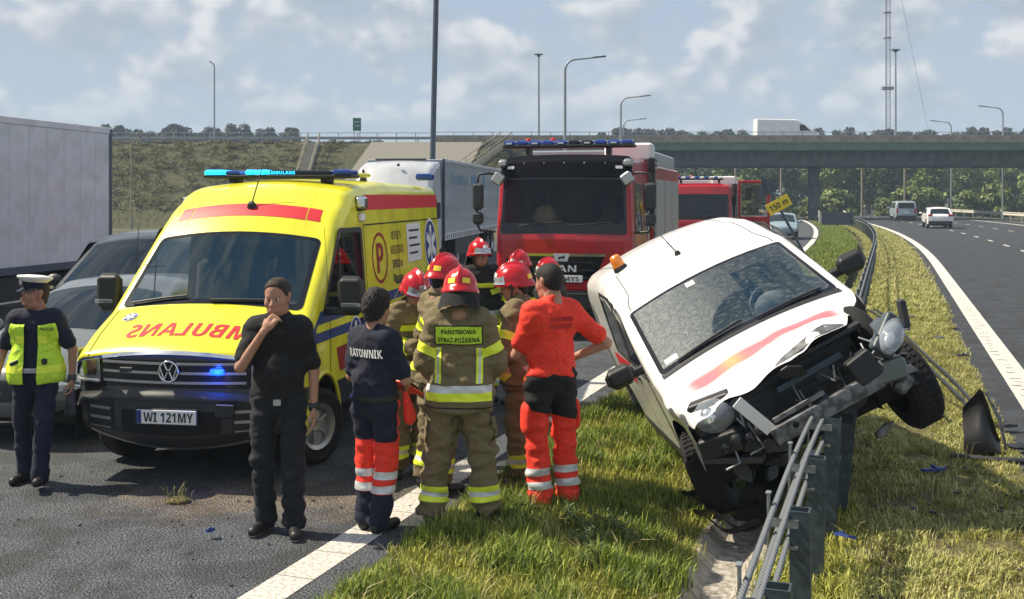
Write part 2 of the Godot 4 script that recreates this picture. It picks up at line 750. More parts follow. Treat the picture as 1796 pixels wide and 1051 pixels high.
func make_materials() -> void:
	M.weave_tex = noise_tex(71, 0.05, Color(0.88, 0.88, 0.88), Color(1, 1, 1), 256, 5, 0.25, 0.7)
	M.weave_bump = noise_tex(72, 0.018, Color(0, 0, 0), Color(1, 1, 1), 256, 5)
	var grain := noise_tex(3, 0.075, Color(0.28, 0.28, 0.28), Color(1, 1, 1), 1024, 4, 0.2, 0.8)
	var grain_bump := noise_tex(4, 0.08, Color(0, 0, 0), Color(1, 1, 1), 1024, 4)
	var m := std("asphalt_plain", lin(0.115, 0.118, 0.122), 0.85)
	m = std("asphalt", lin(0.44, 0.36, 0.26), 0.82)
	m.vertex_color_use_as_albedo = true
	world_tex(m, grain, 0.55, grain_bump, 2.2)
	m.detail_enabled = true
	m.detail_blend_mode = BaseMaterial3D.BLEND_MODE_MUL
	m.detail_albedo = noise_tex(5, 0.006, Color(0.78, 0.77, 0.75), Color(1, 1, 1), 512, 5, 0.3, 0.7)
	m = std("road_paint", lin(0.70, 0.68, 0.63), 0.7)
	world_tex(m, noise_tex(8, 0.03, Color(0.80, 0.78, 0.75), Color(1, 1, 1), 512, 5, 0.2, 0.55), 1.6, grain_bump, 0.6)
	m = std("soil", lin(0.17, 0.17, 0.05), 0.95)
	world_tex(m, noise_tex(9, 0.03, Color(0.45, 0.50, 0.40), Color(1, 1, 1), 512, 5), 0.6, grain_bump, 4.0)
	m = std("dry_soil", lin(0.36, 0.31, 0.15), 0.95)
	world_tex(m, noise_tex(10, 0.04, Color(0.5, 0.5, 0.4), Color(1, 1, 1), 512, 5), 0.7, grain_bump, 4.0)
	m = std("field", lin(0.14, 0.14, 0.06), 0.95)
	world_tex(m, noise_tex(12, 0.01, Color(0.5, 0.5, 0.45), Color(1, 1, 1), 512, 5), 0.03)
	m = std("paving", lin(0.22, 0.205, 0.175), 0.95)
	m = std("embankment", lin(0.17, 0.165, 0.072), 0.95)
	world_tex(m, noise_tex(13, 0.035, Color(0.42, 0.44, 0.38), Color(1, 1, 1), 512, 5), 0.12, grain_bump, 12.0)
	m = std("concrete", lin(0.46, 0.43, 0.38), 0.9)
	world_tex(m, noise_tex(14, 0.03, Color(0.72, 0.70, 0.66), Color(1, 1, 1), 512, 5, 0.2, 0.7), 0.7, grain_bump, 0.8)
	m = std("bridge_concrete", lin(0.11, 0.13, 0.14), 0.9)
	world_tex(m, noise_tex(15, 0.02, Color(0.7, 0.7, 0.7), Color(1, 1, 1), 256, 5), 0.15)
	m = std("bridge_green", lin(0.10, 0.19, 0.155), 0.6)
	world_tex(m, noise_tex(16, 0.02, Color(0.8, 0.8, 0.8), Color(1, 1, 1), 256, 5), 0.15)
	m = std("parapet", lin(0.36, 0.335, 0.26), 0.85)
	world_tex(m, noise_tex(17, 0.02, Color(0.75, 0.72, 0.7), Color(1, 1, 1), 256, 5), 0.2)
	m = std("galvanised", lin(0.38, 0.41, 0.43), 0.45, 0.6)
	own_tex(m, noise_tex(18, 0.03, Color(0.68, 0.68, 0.68), Color(1, 1, 1), 256, 4), 1.2)
	m = std("post_steel", lin(0.075, 0.105, 0.125), 0.5, 0.2)
	own_tex(m, noise_tex(19, 0.02, Color(0.65, 0.67, 0.68), Color(1, 1, 1), 256, 5), 2.0)
	std("cable", lin(0.15, 0.165, 0.18), 0.65, 0.2)
	std("lamp_steel", lin(0.30, 0.33, 0.36), 0.5, 0.3)
	std("dark_pole", lin(0.07, 0.09, 0.12), 0.5, 0.2)
	# vehicles
	paint("yellow_paint", lin(0.84, 0.79, 0.022))
	paint("red_paint", lin(0.48, 0.006, 0.016), 0.3)
	paint("dark_red_paint", lin(0.38, 0.005, 0.012), 0.3)
	paint("white_paint", lin(0.80, 0.80, 0.80), 0.3, 0.94)
	paint("grey_paint", lin(0.15, 0.17, 0.185), 0.28)
	paint("lorry_white", lin(0.50, 0.52, 0.55), 0.35, 0.92)
	paint("dark_paint", lin(0.016, 0.018, 0.021), 0.25)
	paint("trailer_grey", lin(0.64, 0.65, 0.69), 0.55, 0.94)
	paint("trailer_blue", lin(0.30, 0.36, 0.41), 0.5, 0.94)
	std("decal_red", lin(0.60, 0.012, 0.022), 0.5)
	std("decal_dark_red", lin(0.30, 0.010, 0.016), 0.35)
	std("decal_blue", lin(0.012, 0.035, 0.19), 0.55)
	std("decal_navy", lin(0.010, 0.014, 0.035), 0.35)
	std("decal_white", lin(0.75, 0.75, 0.74), 0.5)
	std("decal_black", lin(0.012, 0.012, 0.014), 0.5)
	std("decal_haze", lin(0.72, 0.32, 0.34), 0.5)
	std("black_plastic", lin(0.016, 0.017, 0.019), 0.48)
	m = std("grey_plastic", lin(0.035, 0.037, 0.04), 0.5)
	own_tex(m, M.weave_tex, 1.5)
	std("black_gloss", lin(0.008, 0.009, 0.012), 0.08)
	std("gap_black", lin(0.006, 0.006, 0.006), 0.9)
	std("dash_grey", lin(0.014, 0.018, 0.022), 0.85)
	std("cab_dark", lin(0.005, 0.006, 0.008), 0.95)
	std("seat_cloth", lin(0.016, 0.018, 0.022), 0.95)
	std("chrome", lin(0.72, 0.74, 0.76), 0.15, 1.0)
	std("alloy", lin(0.45, 0.46, 0.47), 0.35, 0.8)
	m = std("rubber", lin(0.008, 0.008, 0.009), 0.9)
	own_tex(m, M.weave_tex, 3.0, M.weave_bump, 0.8)
	m = std("scrap", lin(0.20, 0.21, 0.22), 0.5, 0.4)
	own_tex(m, noise_tex(23, 0.05, Color(0.6, 0.58, 0.56), Color(1, 1, 1), 256, 5, 0.3, 0.65), 0.7)
	m = std("glass", Color(0.02, 0.10, 0.16, 0.16), 0.02)
	m.transparency = BaseMaterial3D.TRANSPARENCY_ALPHA
	m.metallic_specular = 0.38
	m = std("blue_glass", Color(0.16, 0.32, 0.40, 0.20), 0.02)  # pale blue tint stands in for the sky reflected in the windscreens
	m.transparency = BaseMaterial3D.TRANSPARENCY_ALPHA
	m.metallic_specular = 0.7
	std("lamp_glass", lin(0.36, 0.39, 0.41), 0.08, 0.55)
	m = std("dark_glass", lin(0.010, 0.016, 0.022), 0.04)
	m.metallic_specular = 0.45
	m = std("lens", Color(0.9, 0.95, 1.0, 0.15), 0.03)
	m.transparency = BaseMaterial3D.TRANSPARENCY_ALPHA
	std("red_lens", lin(0.45, 0.01, 0.01), 0.15)
	m = std("amber_lens", lin(0.85, 0.24, 0.01), 0.2)
	m.clearcoat_enabled = true
	std("blue_lens", lin(0.02, 0.06, 0.30), 0.12)
	glow("blue_lamp", Color(0.05, 0.22, 1.0), 5.0)
	glow("cyan_lamp", Color(0.12, 0.72, 1.0), 1.6)
	m = std("dust", lin(0.50, 0.53, 0.52), 0.95)
	m.transparency = BaseMaterial3D.TRANSPARENCY_ALPHA
	# people
	for a in [["skin", 0.40, 0.21, 0.135], ["skin_tan", 0.33, 0.165, 0.10]]:
		m = std(a[0], lin(a[1], a[2], a[3]), 0.68)
		m.subsurf_scatter_enabled = true
		m.subsurf_scatter_strength = 0.12
	std("hair", lin(0.009, 0.007, 0.006), 0.8)
	std("hair_brown", lin(0.024, 0.015, 0.010), 0.8)
	std("eye_dark", lin(0.01, 0.008, 0.006), 0.2)
	std("lip", lin(0.28, 0.10, 0.08), 0.5)
	cloth("navy_cloth", lin(0.008, 0.011, 0.028))
	cloth("black_cloth", lin(0.007, 0.007, 0.008))
	cloth("dark_jeans", lin(0.009, 0.011, 0.016))
	cloth("fire_tan", lin(0.185, 0.145, 0.072), 0.9, 1.0)
	cloth("fire_dark", lin(0.016, 0.017, 0.016), 0.9, 1.0)
	cloth("orange_cloth", lin(0.92, 0.045, 0.018), 0.8, 0.6, 0.1)
	cloth("hi_vis", lin(0.62, 0.92, 0.045), 0.75, 0.5, 0.1)
	std("silver_band", lin(0.62, 0.64, 0.65), 0.4, 0.2)
	std("yellow_band", lin(0.80, 0.92, 0.05), 0.5)
	std("pink_band", lin(0.62, 0.30, 0.30), 0.5)
	std("amber_band", lin(0.85, 0.62, 0.03), 0.5)
	m = std("helmet_red", lin(0.44, 0.004, 0.012), 0.24)
	std("visor", lin(0.42, 0.45, 0.48), 0.1, 0.5)
	std("shoe_black", lin(0.012, 0.012, 0.012), 0.5)
	std("leather", lin(0.010, 0.010, 0.011), 0.45)
	std("sole", lin(0.40, 0.38, 0.35), 0.8)
	std("cap_white", lin(0.74, 0.74, 0.73), 0.7)
	std("phone", lin(0.012, 0.012, 0.014), 0.15)
	# plants
	for a in [["blade", 0.5], ["leaf", 0.35]]:
		m = std(a[0], Color.WHITE, 0.62)
		m.vertex_color_use_as_albedo = true
		m.backlight_enabled = true
		m.backlight = Color(a[1], a[1], a[1] * 0.6)
	m = std("bark", lin(0.07, 0.055, 0.04), 0.95)


# ---------------------------------------------------------------- ground
func lane(mb: MB, o0: float, o1: float, s0: float, s1: float, y0: float, y1: float, ds := 2.0, nw := 1) -> MB:
	var n := maxi(1, int(ceil((s1 - s0) / ds)))
	for i in n:
		var a := lerpf(s0, s1, float(i) / n)
		var b := lerpf(s0, s1, float(i + 1) / n)
		for j in nw:
			var k0 := float(j) / nw
			var k1 := float(j + 1) / nw
			mb.flat([road(a, lerpf(o0, o1, k0), lerpf(y0, y1, k0)), road(b, lerpf(o0, o1, k0), lerpf(y0, y1, k0)), road(b, lerpf(o0, o1, k1), lerpf(y0, y1, k1)), road(a, lerpf(o0, o1, k1), lerpf(y0, y1, k1))])
	return mb


const TAR := Color(0.45, 0.62, 0.98)


func median_y(off: float) -> float:
	if off < -2.2: return lerpf(0.012, -0.05, (off + 3.18) / 0.98)
	if off < -1.33: return lerpf(-0.05, -0.20, (off + 2.2) / 0.87)
	if off < -0.87: return -0.25
	if off < -0.1: return lerpf(-0.20, -0.03, (off + 0.87) / 0.77)
	return lerpf(-0.03, 0.012, clampf((off + 0.1) / 1.2, 0, 1))


func build_ground() -> void:
	var far := MB.new()
	far.flat([Vector3(-2500, -0.6, 300), Vector3(2500, -0.6, 300), Vector3(2500, -0.6, -3500), Vector3(-2500, -0.6, -3500)])
	structure(far, "ground", M.field)
	# carriageways
	var a := MB.new()
	a.tinted = true
	a.col = TAR
	lane(a, -20, -3.18, -8, 2, 0, 0)
	lane(a, -20, -8.0, 2, 14, 0, 0)
	var nz := FastNoiseLite.new()
	nz.seed = 3; nz.frequency = 1.1; nz.fractal_octaves = 4
	var na := 80
	var nb := 40
	for i in na:
		for j in nb:
			var q := []
			var sum := 0.0
			for e in [[0, 0], [1, 0], [1, 1], [0, 1]]:
				var p := road(2 + 12.0 * (i + e[0]) / na, -8.0 + 4.82 * (j + e[1]) / nb)
				q.append(p)
				var d := Vector2((p.x + 1.85) / 1.25, (p.z + 8.62) / 0.50).length()
				var w := clampf(1.25 - d + 0.9 * nz.get_noise_2d(p.x * 1.6, p.z * 2.6), 0, 1)
				sum += w * 0.25
			a.col = TAR.lerp(Color.WHITE, clampf(sum * 1.25, 0, 0.9))
			a.flat(q)
	a.col = TAR
	lane(a, -20, -3.18, 14, 420, 0, 0, 4.0)
	structure(a, "left_carriageway", M.asphalt)
	var b := MB.new()
	b.tinted = true
	b.col = Color(0.25, 0.35, 0.59)
	lane(b, 1.1, 15.6, -8, 420, 0, 0, 4.0)
	structure(b, "right_carriageway", M.asphalt)
	# painted lines
	var pl := MB.new()
	var s := -4.0
	while s < 40.0:
		lane(pl, -3.67, -3.40, s, s + 0.492, 0.004, 0.004, 1.0)
		s += 0.5
	lane(pl, -3.67, -3.40, 40, 300, 0.004, 0.004, 4.0)
	structure(pl, "left_edge_line", M.road_paint)
	pl = MB.new()
	lane(pl, 1.43, 1.76, -4, 300, 0.004, 0.004, 4.0)
	structure(pl, "right_edge_line", M.road_paint)
	pl = MB.new()
	lane(pl, 13.4, 13.7, 20, 300, 0.004, 0.004, 4.0)
	structure(pl, "outer_edge_line", M.road_paint)
	pl = MB.new()
	for o in [5.65, 9.5]:
		s = 9.0
		while s < 260.0:
			lane(pl, o, o + 0.13, s, s + 2.0, 0.004, 0.004, 1.0)
			s += 6.0
	structure(pl, "lane_dashes", M.road_paint)
	pl = MB.new()
	for o in [-7.3, -11.1]:
		s = 20.0
		while s < 200.0:
			lane(pl, o, o + 0.13, s, s + 2.0, 0.004, 0.004, 1.0)
			s += 6.0
	structure(pl, "left_lane_dashes", M.road_paint)
	# tyre marks and rubber ticks on the right edge line
	var tk := MB.new()
	s = 4.0
	while s < 34.0:
		var o := rng.randf_range(1.46, 1.56)
		lane(tk, o, o + rng.randf_range(0.06, 0.16), s, s + rng.randf_range(0.015, 0.04), 0.008, 0.008, 1.0)
		s += rng.randf_range(0.25, 0.55)
	structure(tk, "line_scuffs", M.asphalt_plain)
	# the median: turf that dips towards a concrete drain
	var t := MB.new()
	lane(t, -3.18, -2.2, -6, 300, 0.0, -0.05, 3.0)
	lane(t, -2.2, -1.33, -6, 300, -0.05, -0.20, 3.0)
	structure(t, "median_turf", M.soil)
	t = MB.new()
	lane(t, -0.87, -0.1, -6, 300, -0.20, -0.03, 3.0)
	lane(t, -0.1, 1.12, -6, 300, -0.03, 0.0, 3.0)
	structure(t, "dry_verge", M.dry_soil)
	# outer verges
	t = MB.new()
	lane(t, -70, -20, -6, 110, -0.55, 0.0, 8.0)
	structure(t, "left_verge", M.field)
	t = MB.new()
	lane(t, 15.6, 18.0, -6, 420, 0.0, -0.1, 6.0)
	lane(t, 18.0, 30.0, -6, 420, -0.1, -0.58, 6.0)
	structure(t, "right_verge", M.field)
	# drain of precast troughs
	var dr := thing("drain_channel", "pale concrete drainage trough running through the grass of the median", "drain", Vector3.ZERO)
	for i in 34:
		var s0 := 1.0 + i * 0.62 if i < 26 else 17.12 + (i - 26) * 1.5
		var ln := 0.61 if i < 26 else 1.49
		if s0 > 8.6 and s0 < 11.5: continue
		var u := MB.new()
		var pr := [[-1.36, -0.17], [-1.30, -0.165], [-1.20, -0.27], [-1.00, -0.27], [-0.90, -0.165], [-0.84, -0.17]]
		var dy := rng.randf_range(-0.006, 0.006)
		for j in 5:
			lane(u, pr[j][0], pr[j + 1][0], s0, s0 + ln, pr[j][1] + dy, pr[j + 1][1] + dy, 2.0)
		for e in [s0, s0 + ln]:
			for j in 5:
				u.flat([road(e, pr[j][0], pr[j][1] + dy), road(e, pr[j + 1][0], pr[j + 1][1] + dy), road(e, pr[j + 1][0], -0.4), road(e, pr[j][0], -0.4)])
		part(u, "trough", M.concrete, dr)


# ---------------------------------------------------------------- bridge and embankment
func slope_y(d: float) -> float:
	return clampf((d - 99.0) / 13.0, 0, 1) * 8.6 - 0.55


func build_bridge() -> void:
	var e := MB.new()
	var nz := FastNoiseLite.new()
	nz.seed = 21; nz.frequency = 0.22; nz.fractal_octaves = 3
	e.grid(func(u, v):
		var x := lerpf(-150.0, 9.0, u)
		var k: float = minf(v / 0.8, 1.0)
		var d: float = 99.0 + 13.0 * k + (16.0 * (v - 0.8) / 0.2 if v > 0.8 else 0.0)
		var y := slope_y(d)
		var end := clampf((x + 3.0) / 12.0, 0, 1)
		y = minf(y, 8.05 - end * 8.6)
		return Vector3(x, y + 0.22 * nz.get_noise_2d(x, d) * (1.0 if v < 0.8 else 0.0), -d), 120, 24)
	structure(e, "embankment", M.embankment)
	# paving on the slope beside the abutment
	var cn := MB.new()
	cn.grid(func(u, v):
		var d := lerpf(105.0, 111.6, v)
		return Vector3(lerpf(lerpf(-16.5, -5.0, u), lerpf(-14.5, -3.0, u), v), slope_y(d) + 0.25, -d), 6, 4)
	structure(cn, "slope_paving", M.paving)
	var br := thing("road_bridge", "long green and grey road bridge crossing over the motorway", "bridge", Vector3(0, 0, -112))
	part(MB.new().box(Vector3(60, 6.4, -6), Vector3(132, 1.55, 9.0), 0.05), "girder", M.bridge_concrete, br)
	part(MB.new().box(Vector3(59, 7.58, -6), Vector3(134, 0.82, 12.0), 0.04), "edge_beam", M.bridge_green, br)
	part(MB.new().box(Vector3(20, 8.0, -6), Vector3(340, 0.07, 11.6)), "deck", M.asphalt_plain, br)
	for z in [0.02, -12.0]:
		part(MB.new().box(Vector3(59, 8.36, z), Vector3(134, 0.74, 0.16), 0.02), "parapet", M.parapet, br)
	var far := MB.new()
	for x in range(-6, 126, 2):
		var pm := MB.new().box(Vector3(x, 8.66, 0.06), Vector3(0.07, 0.85, 0.07))
		part(pm, "parapet_post", M.parapet, br)
	for h in [8.72, 9.08]:
		part(MB.new().tube([Vector3(-8, h, 0.06), Vector3(126, h, 0.06)], 0.035, 6), "handrail", M.galvanised, br)
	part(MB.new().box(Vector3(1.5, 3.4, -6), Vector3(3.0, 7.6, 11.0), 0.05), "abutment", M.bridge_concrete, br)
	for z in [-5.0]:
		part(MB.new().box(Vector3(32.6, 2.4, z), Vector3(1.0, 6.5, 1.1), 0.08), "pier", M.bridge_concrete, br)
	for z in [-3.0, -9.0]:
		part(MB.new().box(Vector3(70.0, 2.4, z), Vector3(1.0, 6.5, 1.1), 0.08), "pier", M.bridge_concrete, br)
	# railing on the embankment
	var rl := thing("embankment_railing", "thin pale steel railing along the top of the grassy embankment", "railing", Vector3(0, 8.0, -112.4))
	var k := 0
	var x0 := -100.0
	while x0 < -8.0:
		part(MB.new().box(Vector3(x0, 0.5, 0), Vector3(0.07, 1.1, 0.07)), "post", M.galvanised, rl)
		x0 += 2.0
	for h in [0.55, 1.02]:
		part(MB.new().tube([Vector3(-100, h, 0.06), Vector3(-8, h, 0.06)], 0.035, 6), "rail", M.galvanised, rl)
	var gr := thing("embankment_guard_rail", "steel crash barrier behind the railing on top of the embankment", "guard rail", Vector3(0, 8.0, -115))
	part(MB.new().box(Vector3(-54, 0.62, 0), Vector3(92, 0.30, 0.06)), "beam", M.galvanised, gr)
	for i in 23: part(MB.new().box(Vector3(-98 + i * 4, 0.35, -0.1), Vector3(0.1, 0.8, 0.1)), "post", M.galvanised, gr)
	stairs("narrow concrete stairs with green handrails on the grassy embankment left of the paving", Vector3(-20.4, 0, 0), 0.0, 111.5, 100.5)
	stairs("slanting stairs with pale handrails beside the bridge abutment, behind the fire engine", Vector3(-0.6, 0, 0), 0.85, 111.5, 103.5)
	# green sign board
	var sg := thing("motorway_sign", "small dark green sign board standing on two posts on the embankment", "sign", Vector3(-16.2, 8.0, -113.2))
	for x in [-0.3, 0.3]: part(MB.new().box(Vector3(x, 0.8, 0), Vector3(0.07, 1.7, 0.07)), "post", M.galvanised, sg)
	part(MB.new().box(Vector3(0, 1.95, 0.05), Vector3(0.85, 1.35, 0.04)), "board", std("sign_green", lin(0.012, 0.14, 0.10), 0.5), sg)
	part(MB.new().box(Vector3(0, 2.2, 0.075), Vector3(0.5, 0.06, 0.01)), "inscription", M.decal_white, sg)
	part(MB.new().box(Vector3(0.05, 1.8, 0.075), Vector3(0.4, 0.06, 0.01)), "inscription", M.decal_white, sg)


func stairs(label: String, top: Vector3, lean: float, d0: float, d1: float) -> void:
	var o := thing("slope_stairs", label, "stairs", Vector3.ZERO)
	var f := func(k: float, side: float, up: float) -> Vector3:
		var d := lerpf(d0, d1, k)
		return Vector3(top.x - lean * (d0 - d) + side, slope_y(d) + 0.3 + up, -d)
	for i in 24:
		var k := (i + 0.5) / 24.0
		part(MB.new().box(f.call(k, 0, -0.1), Vector3(1.1, 0.3, (d0 - d1) / 24.0)), "step", M.concrete, o)
	for sd in [-0.6, 0.6]:
		part(MB.new().tube([f.call(0, sd, 1.0), f.call(1, sd, 1.0)], 0.05, 6), "handrail", M.parapet, o)
		part(MB.new().tube([f.call(0, sd, 0.5), f.call(1, sd, 0.5)], 0.035, 6), "handrail", M.parapet, o)
		for i in 7: part(MB.new().tube([f.call(i / 6.0, sd, -0.2), f.call(i / 6.0, sd, 1.0)], 0.04, 6), "post", M.parapet, o)


# ---------------------------------------------------------------- woods
func crown(sd: int, blobs: Array, count: int, leaf: float, dark: Color, pale: Color) -> MB:
	var r := RandomNumberGenerator.new()
	r.seed = sd
	var mb := MB.new()
	mb.tinted = true
	for i in count:
		var bl = blobs[r.randi() % blobs.size()]
		var d := Vector3(r.randfn(), r.randfn(), r.randfn()).normalized()
		var rr := pow(r.randf(), 0.28)
		var p: Vector3 = bl[0] + d * rr * bl[1]
		var nn := (d + Vector3(r.randfn(), r.randfn(), r.randfn()) * 0.55 + Vector3.UP * 0.25).normalized()
		var x := nn.cross(Vector3(r.randfn(), r.randfn(), r.randfn())).normalized()
		var y := nn.cross(x)
		var s := leaf * r.randf_range(0.5, 1.25)
		mb.col = dark.lerp(pale, clampf(r.randf() * 0.8 + bl[2], 0, 1))
		mb.flat([p - x * s, p - y * s * 0.5, p + x * s, p + y * s * 0.6])
	return mb


func tree_kind(called: String, sd: int, h: float, w: float, dark: Color, pale: Color, pine := false) -> Array:
	var r := RandomNumberGenerator.new()
	r.seed = sd
	var blobs := []
	if pine:
		for i in 9:
			var k := i / 8.0
			blobs.append([Vector3(r.randf_range(-0.3, 0.3), h * lerpf(0.38, 0.97, k), r.randf_range(-0.3, 0.3)), Vector3(w * lerpf(0.55, 0.13, k), h * 0.06, w * lerpf(0.55, 0.13, k)), r.randf_range(-0.1, 0.3)])
	else:
		for i in 11:
			var a := r.randf() * TAU
			var q := r.randf_range(0.1, 0.36) * w
			var y := r.randf_range(0.18, 0.82)
			blobs.append([Vector3(cos(a) * q, h * y, sin(a) * q), Vector3(1, 0.85, 1) * r.randf_range(0.20, 0.32) * w * (1.0 - 0.35 * y), r.randf_range(-0.1, 0.35)])
		blobs.append([Vector3(0, h * 0.82, 0), Vector3(w * 0.22, h * 0.17, w * 0.22), 0.2])
	var c := crown(sd, blobs, 2600 if not pine else 1300, 0.29 if not pine else 0.28, dark, pale)
	var t := MB.new()
	t.tube([Vector3(0, -0.6, 0), Vector3(0.1, h * 0.4, 0), Vector3(0, h * 0.85, 0.1)], [0.22, 0.15, 0.04], 7)
	for i in 4:
		var bl = blobs[i]
		t.tube([Vector3(0.08, h * 0.3, 0), bl[0]], [0.09, 0.03], 5)
	return [c.commit(), t.commit(), called]


func plant_tree(kind: Array, at: Vector3, sc: float, label: String, group: String, cat: String) -> void:
	var o := thing(kind[2], label, cat, at, rng.randf() * TAU, group)
	o.scale = Vector3(sc, sc * rng.randf_range(0.9, 1.1), sc)
	part(kind[0], "crown", M.leaf, o)
	part(kind[1], "trunk", M.bark, o)


func build_woods() -> void:
	var kinds := [
		tree_kind("broad_tree", 1, 11.0, 8.0, lin_c(0.016, 0.036, 0.010), lin_c(0.10, 0.165, 0.034)),
		tree_kind("dark_tree", 2, 12.0, 7.0, lin_c(0.010, 0.024, 0.010), lin_c(0.055, 0.11, 0.032)),
		tree_kind("pale_tree", 3, 10.0, 7.0, lin_c(0.028, 0.052, 0.010), lin_c(0.17, 0.23, 0.042))]
	var names := ["mid green broad tree in the wood beyond the bridge", "dark green tree in the wood beyond the bridge", "pale green tree in the wood beyond the bridge"]
	var n := 0
	for row in 3:
		var x := 16.0 - row * 6.0
		while x < 112.0 + row * 12.0:
			var d := 158.0 + row * 11.0 + rng.randf_range(-3, 3) - x * 0.12
			var k := rng.randi() % 3
			var sc := rng.randf_range(0.72, 1.02)
			if rng.randf() < 0.12: sc *= 1.25
			plant_tree(kinds[k], Vector3(x, -0.6, -d), sc, names[k], "trees of the wood beyond the bridge", "tree")
			x += rng.randf_range(3.6, 5.6)
			n += 1
	var shrub := tree_kind("roadside_shrub", 9, 3.6, 4.6, lin_c(0.03, 0.055, 0.010), lin_c(0.20, 0.26, 0.045))
	var x2 := 30.0
	while x2 < 84.0:
		plant_tree(shrub, Vector3(x2, -0.5, -(142.0 - x2 * 0.1 + rng.randf_range(-2, 2))), rng.randf_range(0.6, 1.15), "pale green shrub at the foot of the wood beyond the bridge", "shrubs at the foot of the wood", "shrub")
		x2 += rng.randf_range(2.6, 5.0)
	# far woods on the skyline, one mass
	var pine := tree_kind("pine", 31, 15.0, 6.5, lin_c(0.012, 0.026, 0.018), lin_c(0.038, 0.062, 0.034), true)
	var mm := MultiMesh.new()
	mm.transform_format = MultiMesh.TRANSFORM_3D
	mm.mesh = pine[0]
	var place := []
	for i in 1300:
		var z := rng.randf_range(240, 300)
		var px := rng.randf_range(-0.50, 0.62)
		var q := px * z
		var h := rng.randf_range(0.94, 1.06)
		if px < -0.20: h *= 1.19
		if px > -0.12 and px < 0.05: h *= 0.93
		if px > 0.08: h *= 1.16
		place.append(Transform3D(Basis(Vector3.UP, rng.randf() * TAU).scaled(Vector3(h * 1.15, h, h * 1.15)), Vector3(q, -0.6, -z)))
	mm.instance_count = place.size()
	for i in place.size(): mm.set_instance_transform(i, place[i])
	var o := MultiMeshInstance3D.new()
	o.name = "distant_wood"
	o.multimesh = mm
	o.material_override = M.leaf
	add_child(o)
	tag(o, "dark distant pine wood along the skyline behind embankment and bridge", "wood", "", "stuff")
	# dry weeds on the embankment
	var wb := MB.new()
	wb.tinted = true
	for i in 26:
		var a := rng.randf() * TAU
		var p := Vector3(cos(a), 0, sin(a)) * rng.randf() * 0.5
		var q := p + Vector3(rng.randfn() * 0.25, rng.randf_range(0.10, 0.30), rng.randfn() * 0.25)
		var sd := Vector3(cos(a + 1.5), 0, sin(a + 1.5)) * 0.05
		wb.col = lin_c(0.10, 0.105, 0.036).lerp(lin_c(0.27, 0.25, 0.11), rng.randf())
		wb.flat([p - sd, p + sd, q])
	var wm := MultiMesh.new()
	wm.transform_format = MultiMesh.TRANSFORM_3D
	wm.mesh = wb.commit()
	var ps := []
	for i in 3000:
		var x := rng.randf_range(-62, 2)
		var d := rng.randf_range(101.5, 112.2)
		if x > -17.5 and x < -3 and d > 104: continue
		if absf(x + 20.4) < 0.8: continue
		ps.append(Transform3D(Basis(Vector3.UP, rng.randf() * TAU).scaled(Vector3.ONE * rng.randf_range(0.5, 1.2)), Vector3(x, slope_y(d), -d)))
	wm.instance_count = ps.size()
	for i in ps.size(): wm.set_instance_transform(i, ps[i])
	var w := MultiMeshInstance3D.new()
	w.name = "embankment_weeds"
	w.multimesh = wm
	w.material_override = M.leaf
	add_child(w)
	tag(w, "dry brown weeds and grass covering the embankment", "weeds", "", "stuff")


func lin_c(r: float, g: float, b: float) -> Color:
	return Color(r, g, b)      # vertex colours are linear already


# ---------------------------------------------------------------- lamp posts and masts
func lamp_post(label: String, at: Vector3, h: float, arm: float, thick := 0.09, m: Material = null, bend := 0.9, group := "street lamps along the motorway") -> Node3D:
	var o := thing("street_lamp", label, "street lamp", at, 0.0, group)
	var mm: Material = m if m else M.lamp_steel
	var sg := signf(arm)
	var path := [Vector3(0, 0, 0), Vector3(0, h * 0.5, 0), Vector3(0, h - bend, 0)]
	for i in range(1, 6):
		var a := PI * 0.5 * i / 5.0
		path.append(Vector3(sg * bend * (1 - cos(a)) * 0.8, h - bend + bend * 0.86 * sin(a), 0))
	path.append(Vector3(arm * 0.72, h, 0))
	var rr := []
	for i in path.size(): rr.append(lerpf(thick, thick * 0.45, float(i) / path.size()))
	part(MB.new().tube(path, rr, 8), "pole", mm, o)
	part(MB.new().box(Vector3(arm * 0.87, h + 0.05, 0), Vector3(absf(arm) * 0.34, 0.10, 0.26), 0.04, Basis(Vector3.BACK, sg * 0.10)), "lamp_head", M.dark_pole, o)
	part(MB.new().tube([Vector3(0, -0.3, 0), Vector3(0, 0.9, 0)], thick * 1.35, 8), "base", mm, o)
	return o


